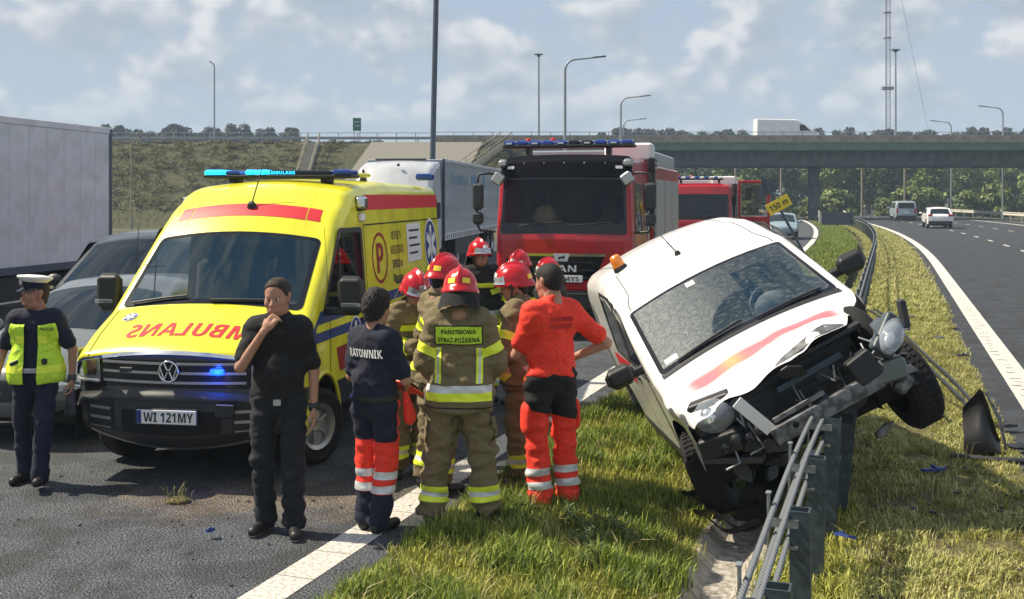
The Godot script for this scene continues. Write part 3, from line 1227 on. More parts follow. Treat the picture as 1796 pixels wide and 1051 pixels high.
func build_lamps() -> void:
	var tall := lamp_post("tallest dark lamp post, rising out of the picture behind the ambulance", Vector3(-3.35, 0, -44.5), 15.0, 1.8, 0.12, M.dark_pole)
	tall.rotation.z = -0.022
	lamp_post("tall street lamp with bent arm, nearest right of the tall dark pole", Vector3(3.62, 0, -74), 11.9, 2.7, 0.11)
	lamp_post("street lamp with bent arm above the left end of the bridge", Vector3(10.2, 0, -101.5), 11.8, 2.7, 0.11)
	lamp_post("small far street lamp just right of the bridge's left end", Vector3(13.7, 0, -133), 11.9, 2.7, 0.11)
	lamp_post("rightmost street lamp, its arm pointing left above the bridge", Vector3(56.2, 0, -124), 12.7, -2.7, 0.11)
	lamp_post("street lamp second from the right above the bridge, arm pointing left", Vector3(58.8, 0, -145), 12.5, -2.7, 0.11)
	var i := 0
	for q in [[1587, 130], [1512, 132], [1370, 134], [1290, 136]]:
		var d: float = q[1]
		lamp_post(["pale lamp post seen under the bridge just above the pale van", "pale lamp post under the bridge midway between pier and pale van", "pale lamp post under the bridge, first left of the pier", "pale lamp post under the bridge, second left of the pier, near the fire engines"][i], Vector3((q[0] - 898.0) / 1900.0 * d, -0.4, -d), 9.4, -2.4 if i < 2 else 2.4, 0.13, M.parapet)
		i += 1
	lamp_post("slim pale street lamp in front of the embankment beside the grey trailer", Vector3(-33.4, -0.3, -95), 7.9, 0.9, 0.09, M.parapet)
	lamp_post("street lamp with short arm on top of the embankment at left", Vector3(-32.3, 8.0, -117.5), 9.0, -0.5, 0.09, null, 0.5)
	for q in [[945.0, 118.0, 9.9, "straight lamp mast with small flat head on the embankment above the fire engine"], [1571.0, 118.0, 10.4, "straight lamp mast with small flat head on the bridge, beside the lattice mast"]]:
		var o := thing("lamp_mast", q[3], "lamp mast", Vector3((q[0] - 898.0) / 1900.0 * q[1], 8.0, -q[1]))
		part(MB.new().tube([Vector3.ZERO, Vector3(0, q[2], 0)], [0.13, 0.09], 8), "pole", M.lamp_steel, o)
		part(MB.new().box(Vector3(0, q[2], 0), Vector3(0.95, 0.12, 0.5), 0.04), "lamp_head", M.dark_pole, o)
		part(MB.new().box(Vector3(0, q[2] - 0.15, 0), Vector3(0.4, 0.2, 0.3), 0.04), "bracket", M.dark_pole, o)
	# lattice mast with guy wires
	var t := thing("lattice_mast", "slender lattice radio mast held by guy wires, far beyond the bridge", "mast", Vector3(104, -0.6, -300))
	for k in 3:
		var a := TAU * k / 3.0 + 0.4
		part(MB.new().tube([Vector3(cos(a), 0, sin(a)) * 0.72, Vector3(cos(a) * 0.72, 72, sin(a) * 0.72)], 0.11, 6), "leg", std("mast_steel", lin(0.16, 0.12, 0.15), 0.6), t)
	var br := MB.new()
	for i2 in 60:
		var y := i2 * 1.2
		for k in 3:
			var a := TAU * k / 3.0 + 0.4
			var b := TAU * (k + 1) / 3.0 + 0.4
			br.tube([Vector3(cos(a) * 0.72, y, sin(a) * 0.72), Vector3(cos(b) * 0.72, y + 1.2, sin(b) * 0.72)], 0.05, 4, false)
	var bro := part(br, "bracing", M.mast_steel, t)
	bro.set_meta("kind", "stuff")
	for y in [33.0, 47.0, 54.0]:
		part(MB.new().box(Vector3(0, y, 0), Vector3(3.0 if y < 40 else 1.9, 0.9 if y < 40 else 0.3, 1.9), 0.1), "platform", M.mast_steel, t)
	part(MB.new().tube([Vector3(1, 72, 0), Vector3(14, 0, 4)], 0.05, 4), "guy_wire", M.lamp_steel, t)
	part(MB.new().tube([Vector3(0, 52, 0), Vector3(-30, 26, 20), Vector3(-62, 0, 40)], 0.03, 4), "guy_wire", M.lamp_steel, t)


# ---------------------------------------------------------------- barriers
func build_barriers() -> void:
	# posts of the cable barrier: distance along the road, height, lean
	var near := [[2.4, 0.70, 0.0, 0.0], [3.6, 0.70, 0.0, 0.0], [4.85, 0.70, 0.0, 0.0], [6.08, 0.70, 0.0, 0.0], [7.25, 0.72, 0.02, 0.0], [8.2, 0.80, 0.05, 0.03], [8.75, 0.94, 0.10, 0.08]]
	var words := ["just below the frame", "nearest to the camera", "second from the camera", "third from the camera", "fourth from the camera", "close before the wrecked car", "raised under the wrecked car's nose"]
	for i in near.size():
		var q: Array = near[i]
		var p := road(q[0], -0.49 + q[3], -0.12)
		var o := thing("barrier_post", "grey steel post of the cable barrier, " + words[i], "barrier post", p, -YAW, "posts of the cable barrier")
		o.rotation.z = -q[2]
		var h: float = q[1] + 0.12
		var c := MB.new()
		c.box(Vector3(0.083, h * 0.5, 0), Vector3(0.012, h, 0.10), 0.003)
		c.box(Vector3(0.035, h * 0.5, 0.049), Vector3(0.11, h, 0.008), 0.002)
		c.box(Vector3(0.035, h * 0.5, -0.049), Vector3(0.11, h, 0.008), 0.002)
		part(c, "channel", M.post_steel, o)
		var u := MB.new()
		u.box(Vector3(-0.135, h - 0.10, 0.0), Vector3(0.014, 0.34, 0.05), 0.003)
		u.box(Vector3(-0.135, h + 0.075, 0.0), Vector3(0.03, 0.012, 0.05), 0.003)
		part(u, "hook_strip", M.galvanised, o)
		part(MB.new().box(Vector3(-0.055, h - 0.07, 0.0565), Vector3(0.17, 0.05, 0.006), 0.002), "clip", M.galvanised, o)
		part(MB.new().box(Vector3(0.0, h - 0.20, 0.0545), Vector3(0.05, 0.02, 0.008), 0.002), "clip", M.galvanised, o)
	# four twisted ropes that climb on to the wreck
	var rope_y := [[-0.105, 0.02, "uppermost steel rope of the cable barrier, left side"], [-0.035, 0.0, "upper right steel rope of the cable barrier"], [-0.030, -0.15, "middle right steel rope of the cable barrier"], [-0.098, -0.14, "lower left steel rope of the cable barrier"]]
	for k in 4:
		var o := thing("barrier_rope", rope_y[k][2], "steel rope", Vector3.ZERO, 0.0, "ropes of the cable barrier")
		var pts := []
		for q in near: pts.append(road(q[0], -0.49 + q[3] + rope_y[k][0] + q[2] * q[1], q[1] - 0.02 + rope_y[k][1]))
		pts.insert(0, road(0.8, -0.49 + rope_y[k][0], 0.68 + rope_y[k][1]))
		pts.append(road(9.15, -0.30 + rope_y[k][0] * 1.5, 1.02 + rope_y[k][1] * 1.3))
		var cv := Curve3D.new()
		for i in pts.size():
			var tg: Vector3 = (pts[mini(i + 1, pts.size() - 1)] - pts[maxi(i - 1, 0)]) * 0.16
			cv.add_point(pts[i], -tg, tg)
		var ln := cv.get_baked_length()
		for st in 3:
			var path := []
			var d := 1.2
			while d < ln:
				var p := cv.sample_baked(d)
				var t := (cv.sample_baked(d + 0.02) - cv.sample_baked(d - 0.02)).normalized()
				var x := t.cross(Vector3.UP).normalized()
				var y := x.cross(t)
				var a := d / 0.12 * TAU + TAU * st / 3.0
				path.append(p + (x * cos(a) + y * sin(a)) * 0.0085)
				d += 0.016
			part(MB.new().tube(path, 0.0092, 6), "strand", M.cable, o)
	# beyond the wreck: bent posts first, then the row runs on to the bridge
	var far_s := [13.0, 14.4, 16.0]
	var lean := [0.5, 0.32, -0.16]
	for i in 3:
		var o := thing("barrier_post", ["bent barrier post lying over just behind the wrecked car", "barrier post leaning right behind the wrecked car", "barrier post leaning left, second row behind the wrecked car"][i], "barrier post", road(far_s[i], -0.49 + 0.1 * i, -0.12), -YAW, "posts of the cable barrier")
		o.rotation.z = -lean[i]
		part(MB.new().box(Vector3(0, 0.45, 0), Vector3(0.07, 0.95, 0.10), 0.004), "channel", M.post_steel, o)
		part(MB.new().box(Vector3(-0.06, 0.72, 0), Vector3(0.014, 0.34, 0.05), 0.003), "hook_strip", M.galvanised, o)
	var s := 17.6
	var n := 0
	var first: Node3D = null
	while s < 98.0:
		var lbl := "small grey barrier post in the median row between wreck and bridge"
		if first == null:
			first = thing("barrier_post", lbl, "barrier post", road(s, -0.49, -0.12), -heading(s), "far posts of the cable barrier")
			part(MB.new().box(Vector3(0, 0.45, 0), Vector3(0.07, 0.95, 0.10), 0.004), "channel", M.post_steel, first)
		else:
			copy_of(first, lbl, road(s, -0.49, -0.12), -heading(s))
		s += 2.0
		n += 1
	for k in 3:
		var o := thing("barrier_rope", ["upper far rope of the cable barrier running on to the bridge", "middle far rope of the cable barrier running on to the bridge", "lower far rope of the cable barrier running on to the bridge"][k], "steel rope", Vector3.ZERO, 0.0, "far ropes of the cable barrier")
		var path := [road(12.2, -0.2 + 0.2 * k, 0.5 + 0.25 * k)]
		for i in 42: path.append(road(15.6 + i * 2.0, -0.49 + (0.055 if k != 1 else -0.055), 0.82 - 0.14 * k))
		part(MB.new().tube(path, 0.018, 6), "rope", M.cable, o)
	# slack ropes torn out to the right
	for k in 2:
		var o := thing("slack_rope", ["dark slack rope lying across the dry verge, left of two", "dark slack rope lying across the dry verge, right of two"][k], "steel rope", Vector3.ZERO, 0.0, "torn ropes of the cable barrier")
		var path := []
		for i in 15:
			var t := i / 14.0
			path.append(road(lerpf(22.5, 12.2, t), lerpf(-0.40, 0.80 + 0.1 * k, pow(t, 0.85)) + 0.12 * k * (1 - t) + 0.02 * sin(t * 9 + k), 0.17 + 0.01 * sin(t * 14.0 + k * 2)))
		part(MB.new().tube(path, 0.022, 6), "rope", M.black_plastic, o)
	# far guard rail on the right
	var g := thing("guard_rail", "pale steel guard rail along the far right side of the motorway", "guard rail", Vector3.ZERO)
	var w := MB.new()
	for i in 70:
		var a := 52.0 + i * 4.0
		var prof := [[0.0, 0.86], [0.05, 0.80], [0.0, 0.72], [0.0, 0.66], [0.05, 0.58], [0.0, 0.50]]
		for j in 5:
			w.flat([road(a, 16.5 - prof[j][0], prof[j][1]), road(a + 4, 16.5 - prof[j][0], prof[j][1]), road(a + 4, 16.5 - prof[j + 1][0], prof[j + 1][1]), road(a, 16.5 - prof[j + 1][0], prof[j + 1][1])])
	part(w, "beam", std("rail_pale", lin(0.55, 0.52, 0.45), 0.6, 0.1), g)
	for i in 45:
		part(MB.new().box(road(56.0 + i * 4.0, 16.62, 0.35), Vector3(0.08, 0.8, 0.12)), "post", M.lamp_steel, g)
	# rails round the bridge pier
	for q in [[96.0, 108.0, -2.9, -2.4, "white steel guard rail left of the bridge pier"], [92.0, 108.0, -0.9, -0.1, "pale guard rail right of the bridge pier"]]:
		var o := thing("pier_guard_rail", q[4], "guard rail", Vector3.ZERO)
		var u := MB.new()
		for i in 6:
			var a := lerpf(q[0], q[1], i / 6.0)
			var b := lerpf(q[0], q[1], (i + 1) / 6.0)
			for y in [0.45, 0.82]:
				u.flat([road(a, lerpf(q[2], q[3], i / 6.0), y), road(b, lerpf(q[2], q[3], (i + 1) / 6.0), y), road(b, lerpf(q[2], q[3], (i + 1) / 6.0), y + 0.30), road(a, lerpf(q[2], q[3], i / 6.0), y + 0.30)])
		part(u, "beam", M.rail_pale, o)
		for i in 5:
			part(MB.new().box(road(lerpf(q[0], q[1], i / 4.0), lerpf(q[2], q[3], i / 4.0) + 0.1, 0.5), Vector3(0.1, 1.1, 0.1)), "post", M.lamp_steel, o)
	var f := thing("mesh_panel", "dark grey mesh panel standing in the median beside the bridge pier", "fence panel", road(90.0, -1.7, 0), -0.12)
	part(MB.new().box(Vector3(0, 0.65, 0), Vector3(2.4, 1.0, 0.05)), "panel", M.post_steel, f)
	for x in [-1.2, 0.0, 1.2]: part(MB.new().box(Vector3(x, 0.6, 0.03), Vector3(0.07, 1.3, 0.07)), "post", M.dark_pole, f)


# ---------------------------------------------------------------- shared vehicle pieces
func wheel(parent: Node, at: Vector3, r: float, w: float, side: float, rim_m: Material, steer := 0.0, tread := false) -> void:
	var bs := Basis(Vector3.UP, steer) * Basis(Vector3.BACK, -PI / 2 * side)
	var xf := Transform3D(bs, at)
	var t := MB.new()
	t.lathe([Vector2(r * 0.58, -w * 0.5), Vector2(r * 0.86, -w * 0.53), Vector2(r * 0.96, -w * 0.46), Vector2(r, -w * 0.30), Vector2(r, w * 0.30), Vector2(r * 0.96, w * 0.46), Vector2(r * 0.86, w * 0.53), Vector2(r * 0.58, w * 0.48)], xf, 32)
	if tread:
		for i in 44:
			var a := TAU * i / 44.0
			for k in 3:
				var b := Basis(Vector3.UP, -a)
				t.box(xf * (b * Vector3(r + 0.002, (k - 1) * w * 0.24, 0)), Vector3(0.014, w * 0.20, r * 0.09), 0.003, bs * b * Basis(Vector3.RIGHT, 0.35 * (k - 1)))
	var o := part(t, "wheel", M.rubber, parent)
	var m := MB.new()
	m.lathe([Vector2(0.001, w * 0.30), Vector2(r * 0.13, w * 0.32), Vector2(r * 0.16, w * 0.24), Vector2(r * 0.46, w * 0.18), Vector2(r * 0.50, w * 0.42), Vector2(r * 0.60, w * 0.50), Vector2(r * 0.61, w * 0.40)], xf, 28)
	for i in 6:
		var b := Basis(Vector3.UP, TAU * i / 6.0)
		m.box(xf * (b * Vector3(r * 0.33, w * 0.26, 0)), Vector3(r * 0.34, w * 0.1, r * 0.11), 0.006, bs * b)
	part(m, "rim", rim_m, o)


func plate(parent: Node, text: String, at: Vector3, bs := Basis.IDENTITY, tw := 0.43) -> void:
	var p := part(MB.new().box(at, Vector3(0.52, 0.114, 0.012), 0.004, bs), "number_plate", M.decal_white, parent)
	part(MB.new().box(at + bs * Vector3(-0.236, 0, 0.0075), Vector3(0.042, 0.106, 0.002), 0.0, bs), "country_strip", M.decal_blue, p)
	part(MB.new().box(at + bs * Vector3(0, 0, -0.008), Vector3(0.545, 0.138, 0.008), 0.003, bs), "plate_frame", M.black_plastic, p)
	part(sign_letters(MB.new(), text, tw, 0.078, Transform3D(bs, at + bs * Vector3(0.02, 0, 0.0085))), "lettering", M.decal_black, p)


func seat(parent: Node, at: Vector3) -> void:
	var s := MB.new()
	s.box(at + Vector3(0, 0.08, 0), Vector3(0.48, 0.16, 0.48), 0.06)
	s.box(at + Vector3(0, 0.45, -0.24), Vector3(0.46, 0.66, 0.14), 0.06, Basis(Vector3.RIGHT, -0.15))
	s.box(at + Vector3(0, 0.88, -0.30), Vector3(0.26, 0.18, 0.10), 0.04)
	part(s, "seat", M.seat_cloth, parent)


func steering(parent: Node, at: Vector3, r := 0.19) -> void:
	var path := []
	var b := Basis(Vector3.RIGHT, -0.6)
	for i in 25: path.append(at + b * Vector3(cos(TAU * i / 24.0) * r, sin(TAU * i / 24.0) * r, 0))
	var s := MB.new().tube(path, 0.016, 6, false)
	s.box(at, Vector3(r * 1.8, 0.05, 0.03), 0.01, b)
	part(s, "steering_wheel", M.black_plastic, parent)


func wiper(parent: Node, sh: Shell, t0: float, s0: float, t1: float, s1: float) -> void:
	var path := []
	for i in 9:
		var k := i / 8.0
		var p := sh.strip(Vector2(lerpf(t0, t1, k), lerpf(s0, s1, k)))
		path.append(p + Vector3(0, 0.012, 0.022))
	part(MB.new().tube(path, 0.011, 6), "wiper", M.black_plastic, parent)


func arch(c: float, b: float, r: float) -> PackedVector2Array:
	var q := PackedVector2Array([Vector2(c + r, 0.0)])
	for i in 17:
		var a := PI * i / 16.0
		q.push_back(Vector2(c + r * cos(a), b + r * sin(a)))
	q.push_back(Vector2(c - r, 0.0))
	return q


func arch_well(parent: Node, c: float, b: float, r: float, x: float, depth: float) -> void:
	var m := MB.new()
	m.grid(func(u, v): return Vector3(x - signf(x) * depth * v, b + (r + 0.01) * sin(PI * u), -c - (r + 0.01) * cos(PI * u)), 16, 2)
	m.flat([Vector3(x - signf(x) * depth, 0.2, -c - r), Vector3(x - signf(x) * depth, 0.2, -c + r), Vector3(x - signf(x) * depth, b + r, -c + r), Vector3(x - signf(x) * depth, b + r, -c - r)])
	part(m, "wheel_well", M.gap_black, parent)


# an ordinary car or van; glass is laid over a dark cabin
func plain_vehicle(o: Node3D, prof: Array, half: float, body: Material, o2: Dictionary) -> Shell:
	var belt: float = o2.belt
	var tumble: float = o2.get("tumble", 0.16)
	var w := func(c: float, b: float) -> float:
		return half - maxf(0.0, b - belt) * tumble - (0.09 * pow(1.0 - c / 0.8, 2) if c < 0.8 else 0.0)
	var sh := Shell.new(prof, w)
	var at := sh.at
	var front_at: int = o2.hood
	part(skin(sh, at[0], at[front_at]), "front_bumper", body if o2.get("painted_bumper", true) else M.black_plastic, o)
	part(skin(sh, at[front_at], at[front_at + 1]), "hood", body, o)
	part(skin(sh, at[front_at + 1], at[front_at + 2]), "windscreen_frame", body, o)
	var ws := rounded(rect(at[front_at + 1] + 0.03, at[front_at + 2] - 0.03, -0.83, 0.83), 0.06)
	part(skin_poly(sh, ws, [], 0.005), "windscreen", M.dark_glass, o)
	part(skin(sh, at[front_at + 2], at[-1]), "roof", body, o)
	var holes := []
	for c in o2.axles: holes.append(arch(c, o2.r, o2.r + 0.06))
	for sd in [-1.0, 1.0]:
		part(flank(sh, sd, sh.edge(), holes), "side_panel", body, o)
		for win in o2.windows:
			part(flank(sh, sd, rounded(pv(win), 0.05), [], 0.006), "side_window", M.dark_glass, o)
		for c in o2.get("seams", []):
			part(flank(sh, sd, rect(c, c + 0.012, o2.r + 0.1, belt + 0.02), [], 0.003), "door_seam", M.gap_black, o)
		for c in o2.axles:
			arch_well(o, c, o2.r, o2.r + 0.06, (half - 0.005) * sd, 0.3)
			wheel(o, Vector3((half - 0.13) * sd, o2.r, -c), o2.r, 0.21, sd, M.alloy)
		var mc: float = o2.mirror
		part(MB.new().ball(Vector3((half + 0.12) * sd, belt + 0.08, -mc), Vector3(0.12, 0.085, 0.06), 12), "mirror", o2.get("mirror_m", body), o)
		part(MB.new().box(Vector3((half + 0.02) * sd, belt + 0.03, -mc), Vector3(0.14, 0.04, 0.05), 0.01), "mirror_arm", M.black_plastic, o)
	part(MB.new().box(Vector3(0, 0.32, -sh.len * 0.5), Vector3(half * 1.7, 0.2, sh.len - 0.5)), "underbody", M.gap_black, o)
	return sh


func head_lamp(o: Node, sh: Shell, t0: float, t1: float, s0: float, s1: float, m: Material, called := "headlight") -> void:
	for sd in [-1.0, 1.0]:
		var a: float = minf(s0 * sd, s1 * sd)
		var b: float = maxf(s0 * sd, s1 * sd)
		part(skin_poly(sh, rounded(rect(t0, t1, a, b), 0.03), [], 0.006), called, m, o)


# ---------------------------------------------------------------- the ambulance
func build_ambulance() -> void:
	var o := thing("ambulance", "large yellow ambulance with red bands and blue stripe, nose towards the camera", "ambulance", Vector3(-2.818, 0, -8.85), -0.157)
	var w := func(c: float, b: float) -> float:
		return 0.97 - maxf(0.0, b - 1.2) * 0.07 - (0.08 * pow(1.0 - c / 0.7, 2) if c < 0.7 else 0.0)
	var sh := Shell.new([[0.16, 0.30, 0, 0.16, 0.12], [0.02, 0.42, 0.06, 0.16, 0.16], [0.0, 0.76, 0.04, 0.15, 0.16], [0.05, 0.81, 0.02, 0.13, 0.15], [0.05, 1.08, 0.03, 0.12, 0.14], [0.14, 1.17, 0.10, 0.09, 0.12], [0.76, 1.44, 0.03, 0.08, 0.09], [1.45, 2.08, 0.06, 0.10, 0.10], [1.80, 2.38, 0.18, 0.09, 0.13], [2.25, 2.56, 0.35, 0.05, 0.15], [3.4, 2.60, 0.1, 0.03, 0.15], [5.9, 2.56, 0.05, 0.03, 0.12], [5.985, 2.40, 0.05, 0.02, 0.10], [5.985, 0.5, 0.05, 0.02, 0.08], [5.9, 0.36, 0, 0.02, 0.08]], w)
	var at := sh.at
	var y: Material = M.yellow_paint
	# nose
	var bp := part(skin(sh, at[0], at[3]), "bumper", M.grey_plastic, o)
	part(skin_poly(sh, rounded(rect(at[1] + 0.02, at[1] + 0.22, -0.50, 0.50), 0.03), [], 0.006), "air_intake", M.gap_black, bp)
	for sd in [-1.0, 1.0]:
		for k in 3:
			part(skin(sh, at[1] + 0.03 + k * 0.085, at[1] + 0.055 + k * 0.085, [], 0.012, minf(0.62 * sd, 0.86 * sd), maxf(0.62 * sd, 0.86 * sd)), "intake_slat", M.alloy, bp)
		part(skin_poly(sh, rect(at[1] + 0.005, at[1] + 0.29, minf(0.60 * sd, 0.88 * sd), maxf(0.60 * sd, 0.88 * sd)), [], 0.007), "side_intake", M.black_plastic, bp)
	part(skin(sh, at[2] - 0.045, at[2] - 0.02, [], 0.006, -0.72, 0.72), "bumper_edge", M.black_plastic, bp)
	part(skin(sh, at[2] - 0.005, at[2] + 0.012, [], 0.006, -0.40, 0.40), "bumper_trim", M.black_plastic, bp)
	part(skin(sh, at[0], at[0] + 0.03, [], 0.004, -0.86, 0.86), "bumper_lip", M.alloy, bp)
	var gr := part(skin(sh, at[3], at[4]), "grille", M.black_gloss, o)
	for k in 4:
		var t = at[3] + 0.05 + k * 0.078
		part(skin(sh, t, t + (0.022 if k < 3 else 0.04), [], 0.012, -0.70, 0.70), "grille_bar", M.chrome if k in [2, 3] else M.alloy, gr)
	# emblem: ring with a V above a W
	var ez := sh.strip(Vector2((at[3] + at[4]) * 0.5 + 0.01, 0)).z + 0.03
	var eb := MB.new()
	var ring := []
	for i in 33: ring.append(Vector3(cos(TAU * i / 32.0) * 0.083, 0.965 + sin(TAU * i / 32.0) * 0.083, ez))
	eb.tube(ring, 0.0085, 6, false)
	for q in [[-0.040, 0.072, -0.012, 0.012], [0.040, 0.072, 0.012, 0.012], [-0.074, 0.034, -0.038, -0.068], [0.074, 0.034, 0.038, -0.068], [-0.038, -0.068, -0.006, 0.000], [0.038, -0.068, 0.006, 0.000], [-0.013, 0.014, 0.013, 0.014]]:
		eb.tube([Vector3(q[0], 0.965 + q[1], ez), Vector3(q[2], 0.965 + q[3], ez)], 0.0075, 6)
	part(eb, "emblem", M.chrome, gr)
	part(MB.new().lathe([Vector2(0.001, 0.0), Vector2(0.08, 0.0), Vector2(0.082, -0.03)], Transform3D(Basis(Vector3.RIGHT, PI / 2), Vector3(0, 0.965, ez - 0.012)), 28), "emblem_disc", M.black_gloss, gr)
	var bl := part(MB.new().box(Vector3(0.40, 0.965, ez - 0.05), Vector3(0.125, 0.05, 0.03), 0.012), "front_beacon", M.blue_lamp, gr)
	var om := OmniLight3D.new()
	om.name = "front_beacon_light"
	om.light_color = Color(0.1, 0.3, 1.0)
	om.light_energy = 0.12
	om.light_size = 0.05
	om.omni_range = 6.0
	om.omni_attenuation = 2.0
	om.shadow_enabled = true
	om.position = Vector3(0.40, 0.965, ez - 0.01)
	o.add_child(om)
	part(MB.new().box(Vector3(-0.40, 0.965, ez - 0.055), Vector3(0.125, 0.045, 0.03), 0.012), "front_beacon", M.grey_plastic, gr)
	head_lamp(o, sh, at[3] + 0.03, at[4] + 0.02, 0.74, 1.0, M.lamp_glass)
	for sd in [-1.0, 1.0]:
		var hl := part(skin_poly(sh, rounded(rect(at[3] + 0.09, at[4] - 0.03, minf(0.78 * sd, 0.90 * sd), maxf(0.78 * sd, 0.90 * sd)), 0.03), [], 0.012), "headlight_reflector", M.chrome, o)
		part(skin(sh, at[3] + 0.045, at[3] + 0.06, [], 0.013, minf(0.75 * sd, 0.99 * sd), maxf(0.75 * sd, 0.99 * sd)), "daylight_strip", M.decal_white, hl)
		part(flank(sh, sd, pv([0.24, 0.88, 0.40, 0.90, 0.54, 1.10, 0.27, 1.10]), [], 0.006), "headlight_side", M.lamp_glass, hl)
	part(skin(sh, at[4], at[4] + 0.055), "blue_nose_stripe", M.decal_blue, o)
	var hd := part(skin(sh, at[4] + 0.055, at[6]), "hood", y, o)
	for sd in [-1.0, 1.0]: part(skin(sh, at[4] + 0.06, at[6] - 0.01, [], 0.003, minf(0.842 * sd, 0.849 * sd), maxf(0.842 * sd, 0.849 * sd)), "hood_gap", M.gap_black, hd)
	var tc: float = lerpf(at[5], at[6], 0.36)
	var on_hood := func(q: Vector2) -> Vector3: return sh.strip(Vector2(tc + q.y, 0.0 + (0.10 - q.x) * 0.96))
	part(letters(MB.new(), "AMBULANS", 1.36, 0.215, on_hood, sh.core, 0.004), "mirrored_lettering", M.decal_red, hd)
	var em := func(q: Vector2) -> Vector3: return sh.strip(Vector2(at[6] - 0.16 + q.y, -0.66 + q.x * 0.96))
	roundel(hd, em, sh.core, 0.07)
	# windscreen
	var wo := rounded(rect(at[6] + 0.015, at[7] - 0.015, -0.845, 0.845), 0.07)
	var wi := rounded(rect(at[6] + 0.075, at[7] - 0.055, -0.80, 0.80), 0.07)
	part(skin(sh, at[6], at[7], [wi]), "windscreen_frame", y, o)
	part(skin_poly(sh, wo, [wi], 0.004), "windscreen_border", M.black_gloss, o)
	part(skin_poly(sh, wi, [], 0.002), "windscreen", M.blue_glass, o)
	wiper(o, sh, at[6] + 0.05, -0.74, at[6] + 0.10, -0.22)
	wiper(o, sh, at[6] + 0.05, 0.02, at[6] + 0.09, 0.66)
	# roof and back
	var rf := part(skin(sh, at[7], at[11]), "roof", y, o)
	var b0: float = lerpf(at[7], at[8], 0.46)
	var b1: float = lerpf(at[7], at[8], 0.86)
	for q in [[-0.80, -0.66], [-0.645, 0.645], [0.66, 0.80]]:
		part(skin(sh, b0, b1, [], 0.003, q[0], q[1]), "red_band", M.decal_red, rf)
	for sd in [-0.652, 0.652]: part(skin(sh, at[7] + 0.1, at[9], [], 0.002, sd - 0.002, sd + 0.002), "roof_seam", M.amber_band, rf)
	part(skin(sh, at[11], at[14]), "rear_doors", y, o)
	var ap := sh.strip(Vector2(lerpf(b0, b1, 0.75), 0.02))
	part(MB.new().lathe([Vector2(0.001, 0.05), Vector2(0.03, 0.045), Vector2(0.05, 0.0)], Transform3D(Basis(Vector3.RIGHT, 0.5), ap), 14), "antenna_base", M.black_plastic, rf)
	part(MB.new().tube([ap + Vector3(0, 0.03, 0), ap + Vector3(0.07, 0.42, -0.12)], [0.007, 0.004], 6), "antenna", M.black_plastic, rf)
	# light bar
	var lb := MB.new().box(Vector3(0, 2.61, -2.55), Vector3(1.62, 0.04, 0.30), 0.015)
	var lbo := part(lb, "light_bar", M.black_plastic, o)
	for q in [[-0.69, 0.22, "cyan_lamp"], [-0.30, 0.10, "cyan_lamp"], [-0.17, 0.10, "cyan_lamp"], [0.70, 0.20, "blue_lens"]]:
		part(MB.new().box(Vector3(q[0], 2.65, -2.54), Vector3(q[1], 0.06, 0.28), 0.022), "lamp_module", M[q[2]], lbo)
	part(MB.new().box(Vector3(-0.49, 2.648, -2.54), Vector3(0.16, 0.05, 0.26), 0.02), "lamp_cover", M.blue_lens, lbo)
	part(MB.new().box(Vector3(0.24, 2.648, -2.54), Vector3(0.68, 0.05, 0.26), 0.02), "lamp_cover", M.dark_glass, lbo)
	part(sign_letters(MB.new(), "AMBULANS", 0.30, 0.034, Transform3D(Basis.IDENTITY, Vector3(0.05, 2.648, -2.408))), "lettering", M.cyan_lamp, lbo)
	for x in [-0.5, 0.5]: part(MB.new().box(Vector3(x, 2.575, -2.55), Vector3(0.10, 0.06, 0.16), 0.01), "bracket", M.black_plastic, lbo)
	part(MB.new().box(Vector3(0, 2.64, -3.4), Vector3(1.3, 0.05, 0.5), 0.02), "roof_vent", y, rf)
	for x in [-0.78, 0.78]: part(MB.new().box(Vector3(x, 2.66, -5.7), Vector3(0.22, 0.09, 0.16), 0.02), "rear_beacon", M.blue_lens, rf)
	part(MB.new().tube([Vector3(0.45, 2.58, -4.0), Vector3(0.45, 2.72, -4.0)], [0.05, 0.01], 8), "roof_aerial", M.black_plastic, rf)
	# sides
	var win := rounded(pv([1.12, 1.36, 2.36, 1.32, 2.36, 2.04, 1.70, 2.05]), 0.06)
	var ar := [arch(1.05, 0.36, 0.44), arch(4.65, 0.36, 0.44)]
	for sd in [-1.0, 1.0]:
		var sp := part(flank(sh, sd, sh.edge(), ar + [win]), "side_panel", y, o)
		part(flank(sh, sd, win, [], -0.002), "door_window", M.glass, sp)
		part(flank(sh, sd, rounded(pv([1.04, 1.32, 2.42, 1.28, 2.42, 2.09, 1.66, 2.10]), 0.07), [win], 0.003), "window_seal", M.black_plastic, sp)
		part(flank(sh, sd, pv([1.62, 1.34, 1.65, 1.34, 1.65, 1.97, 1.62, 1.92]), [], 0.004), "window_post", M.black_plastic, sp)
		part(flank(sh, sd, pv([0.20, 0.32, 0.60, 0.32, 0.61, 0.40, 0.65, 0.55, 0.73, 0.665, 0.83, 0.76, 0.20, 0.76]), [], 0.003), "bumper_side", M.grey_plastic, sp)
		part(flank(sh, sd, pv([0.60, 1.10, 5.95, 1.08, 5.95, 1.35, 1.0, 1.37]), [], 0.003), "blue_band", M.decal_blue, sp)
		part(flank(sh, sd, pv([1.52, 0.76, 5.95, 0.76, 5.95, 0.99, 1.42, 0.99]), ar, 0.003), "dark_red_band", M.decal_dark_red, sp)
		for q in [[1.44, 4.20], [5.10, 5.95]]: part(flank(sh, sd, rect(q[0], q[1], 0.44, 0.68), ar, 0.003), "navy_band", M.decal_navy, sp)
		part(flank(sh, sd, rect(2.55, 5.90, 2.26, 2.42), [], 0.003), "red_band", M.decal_red, sp)
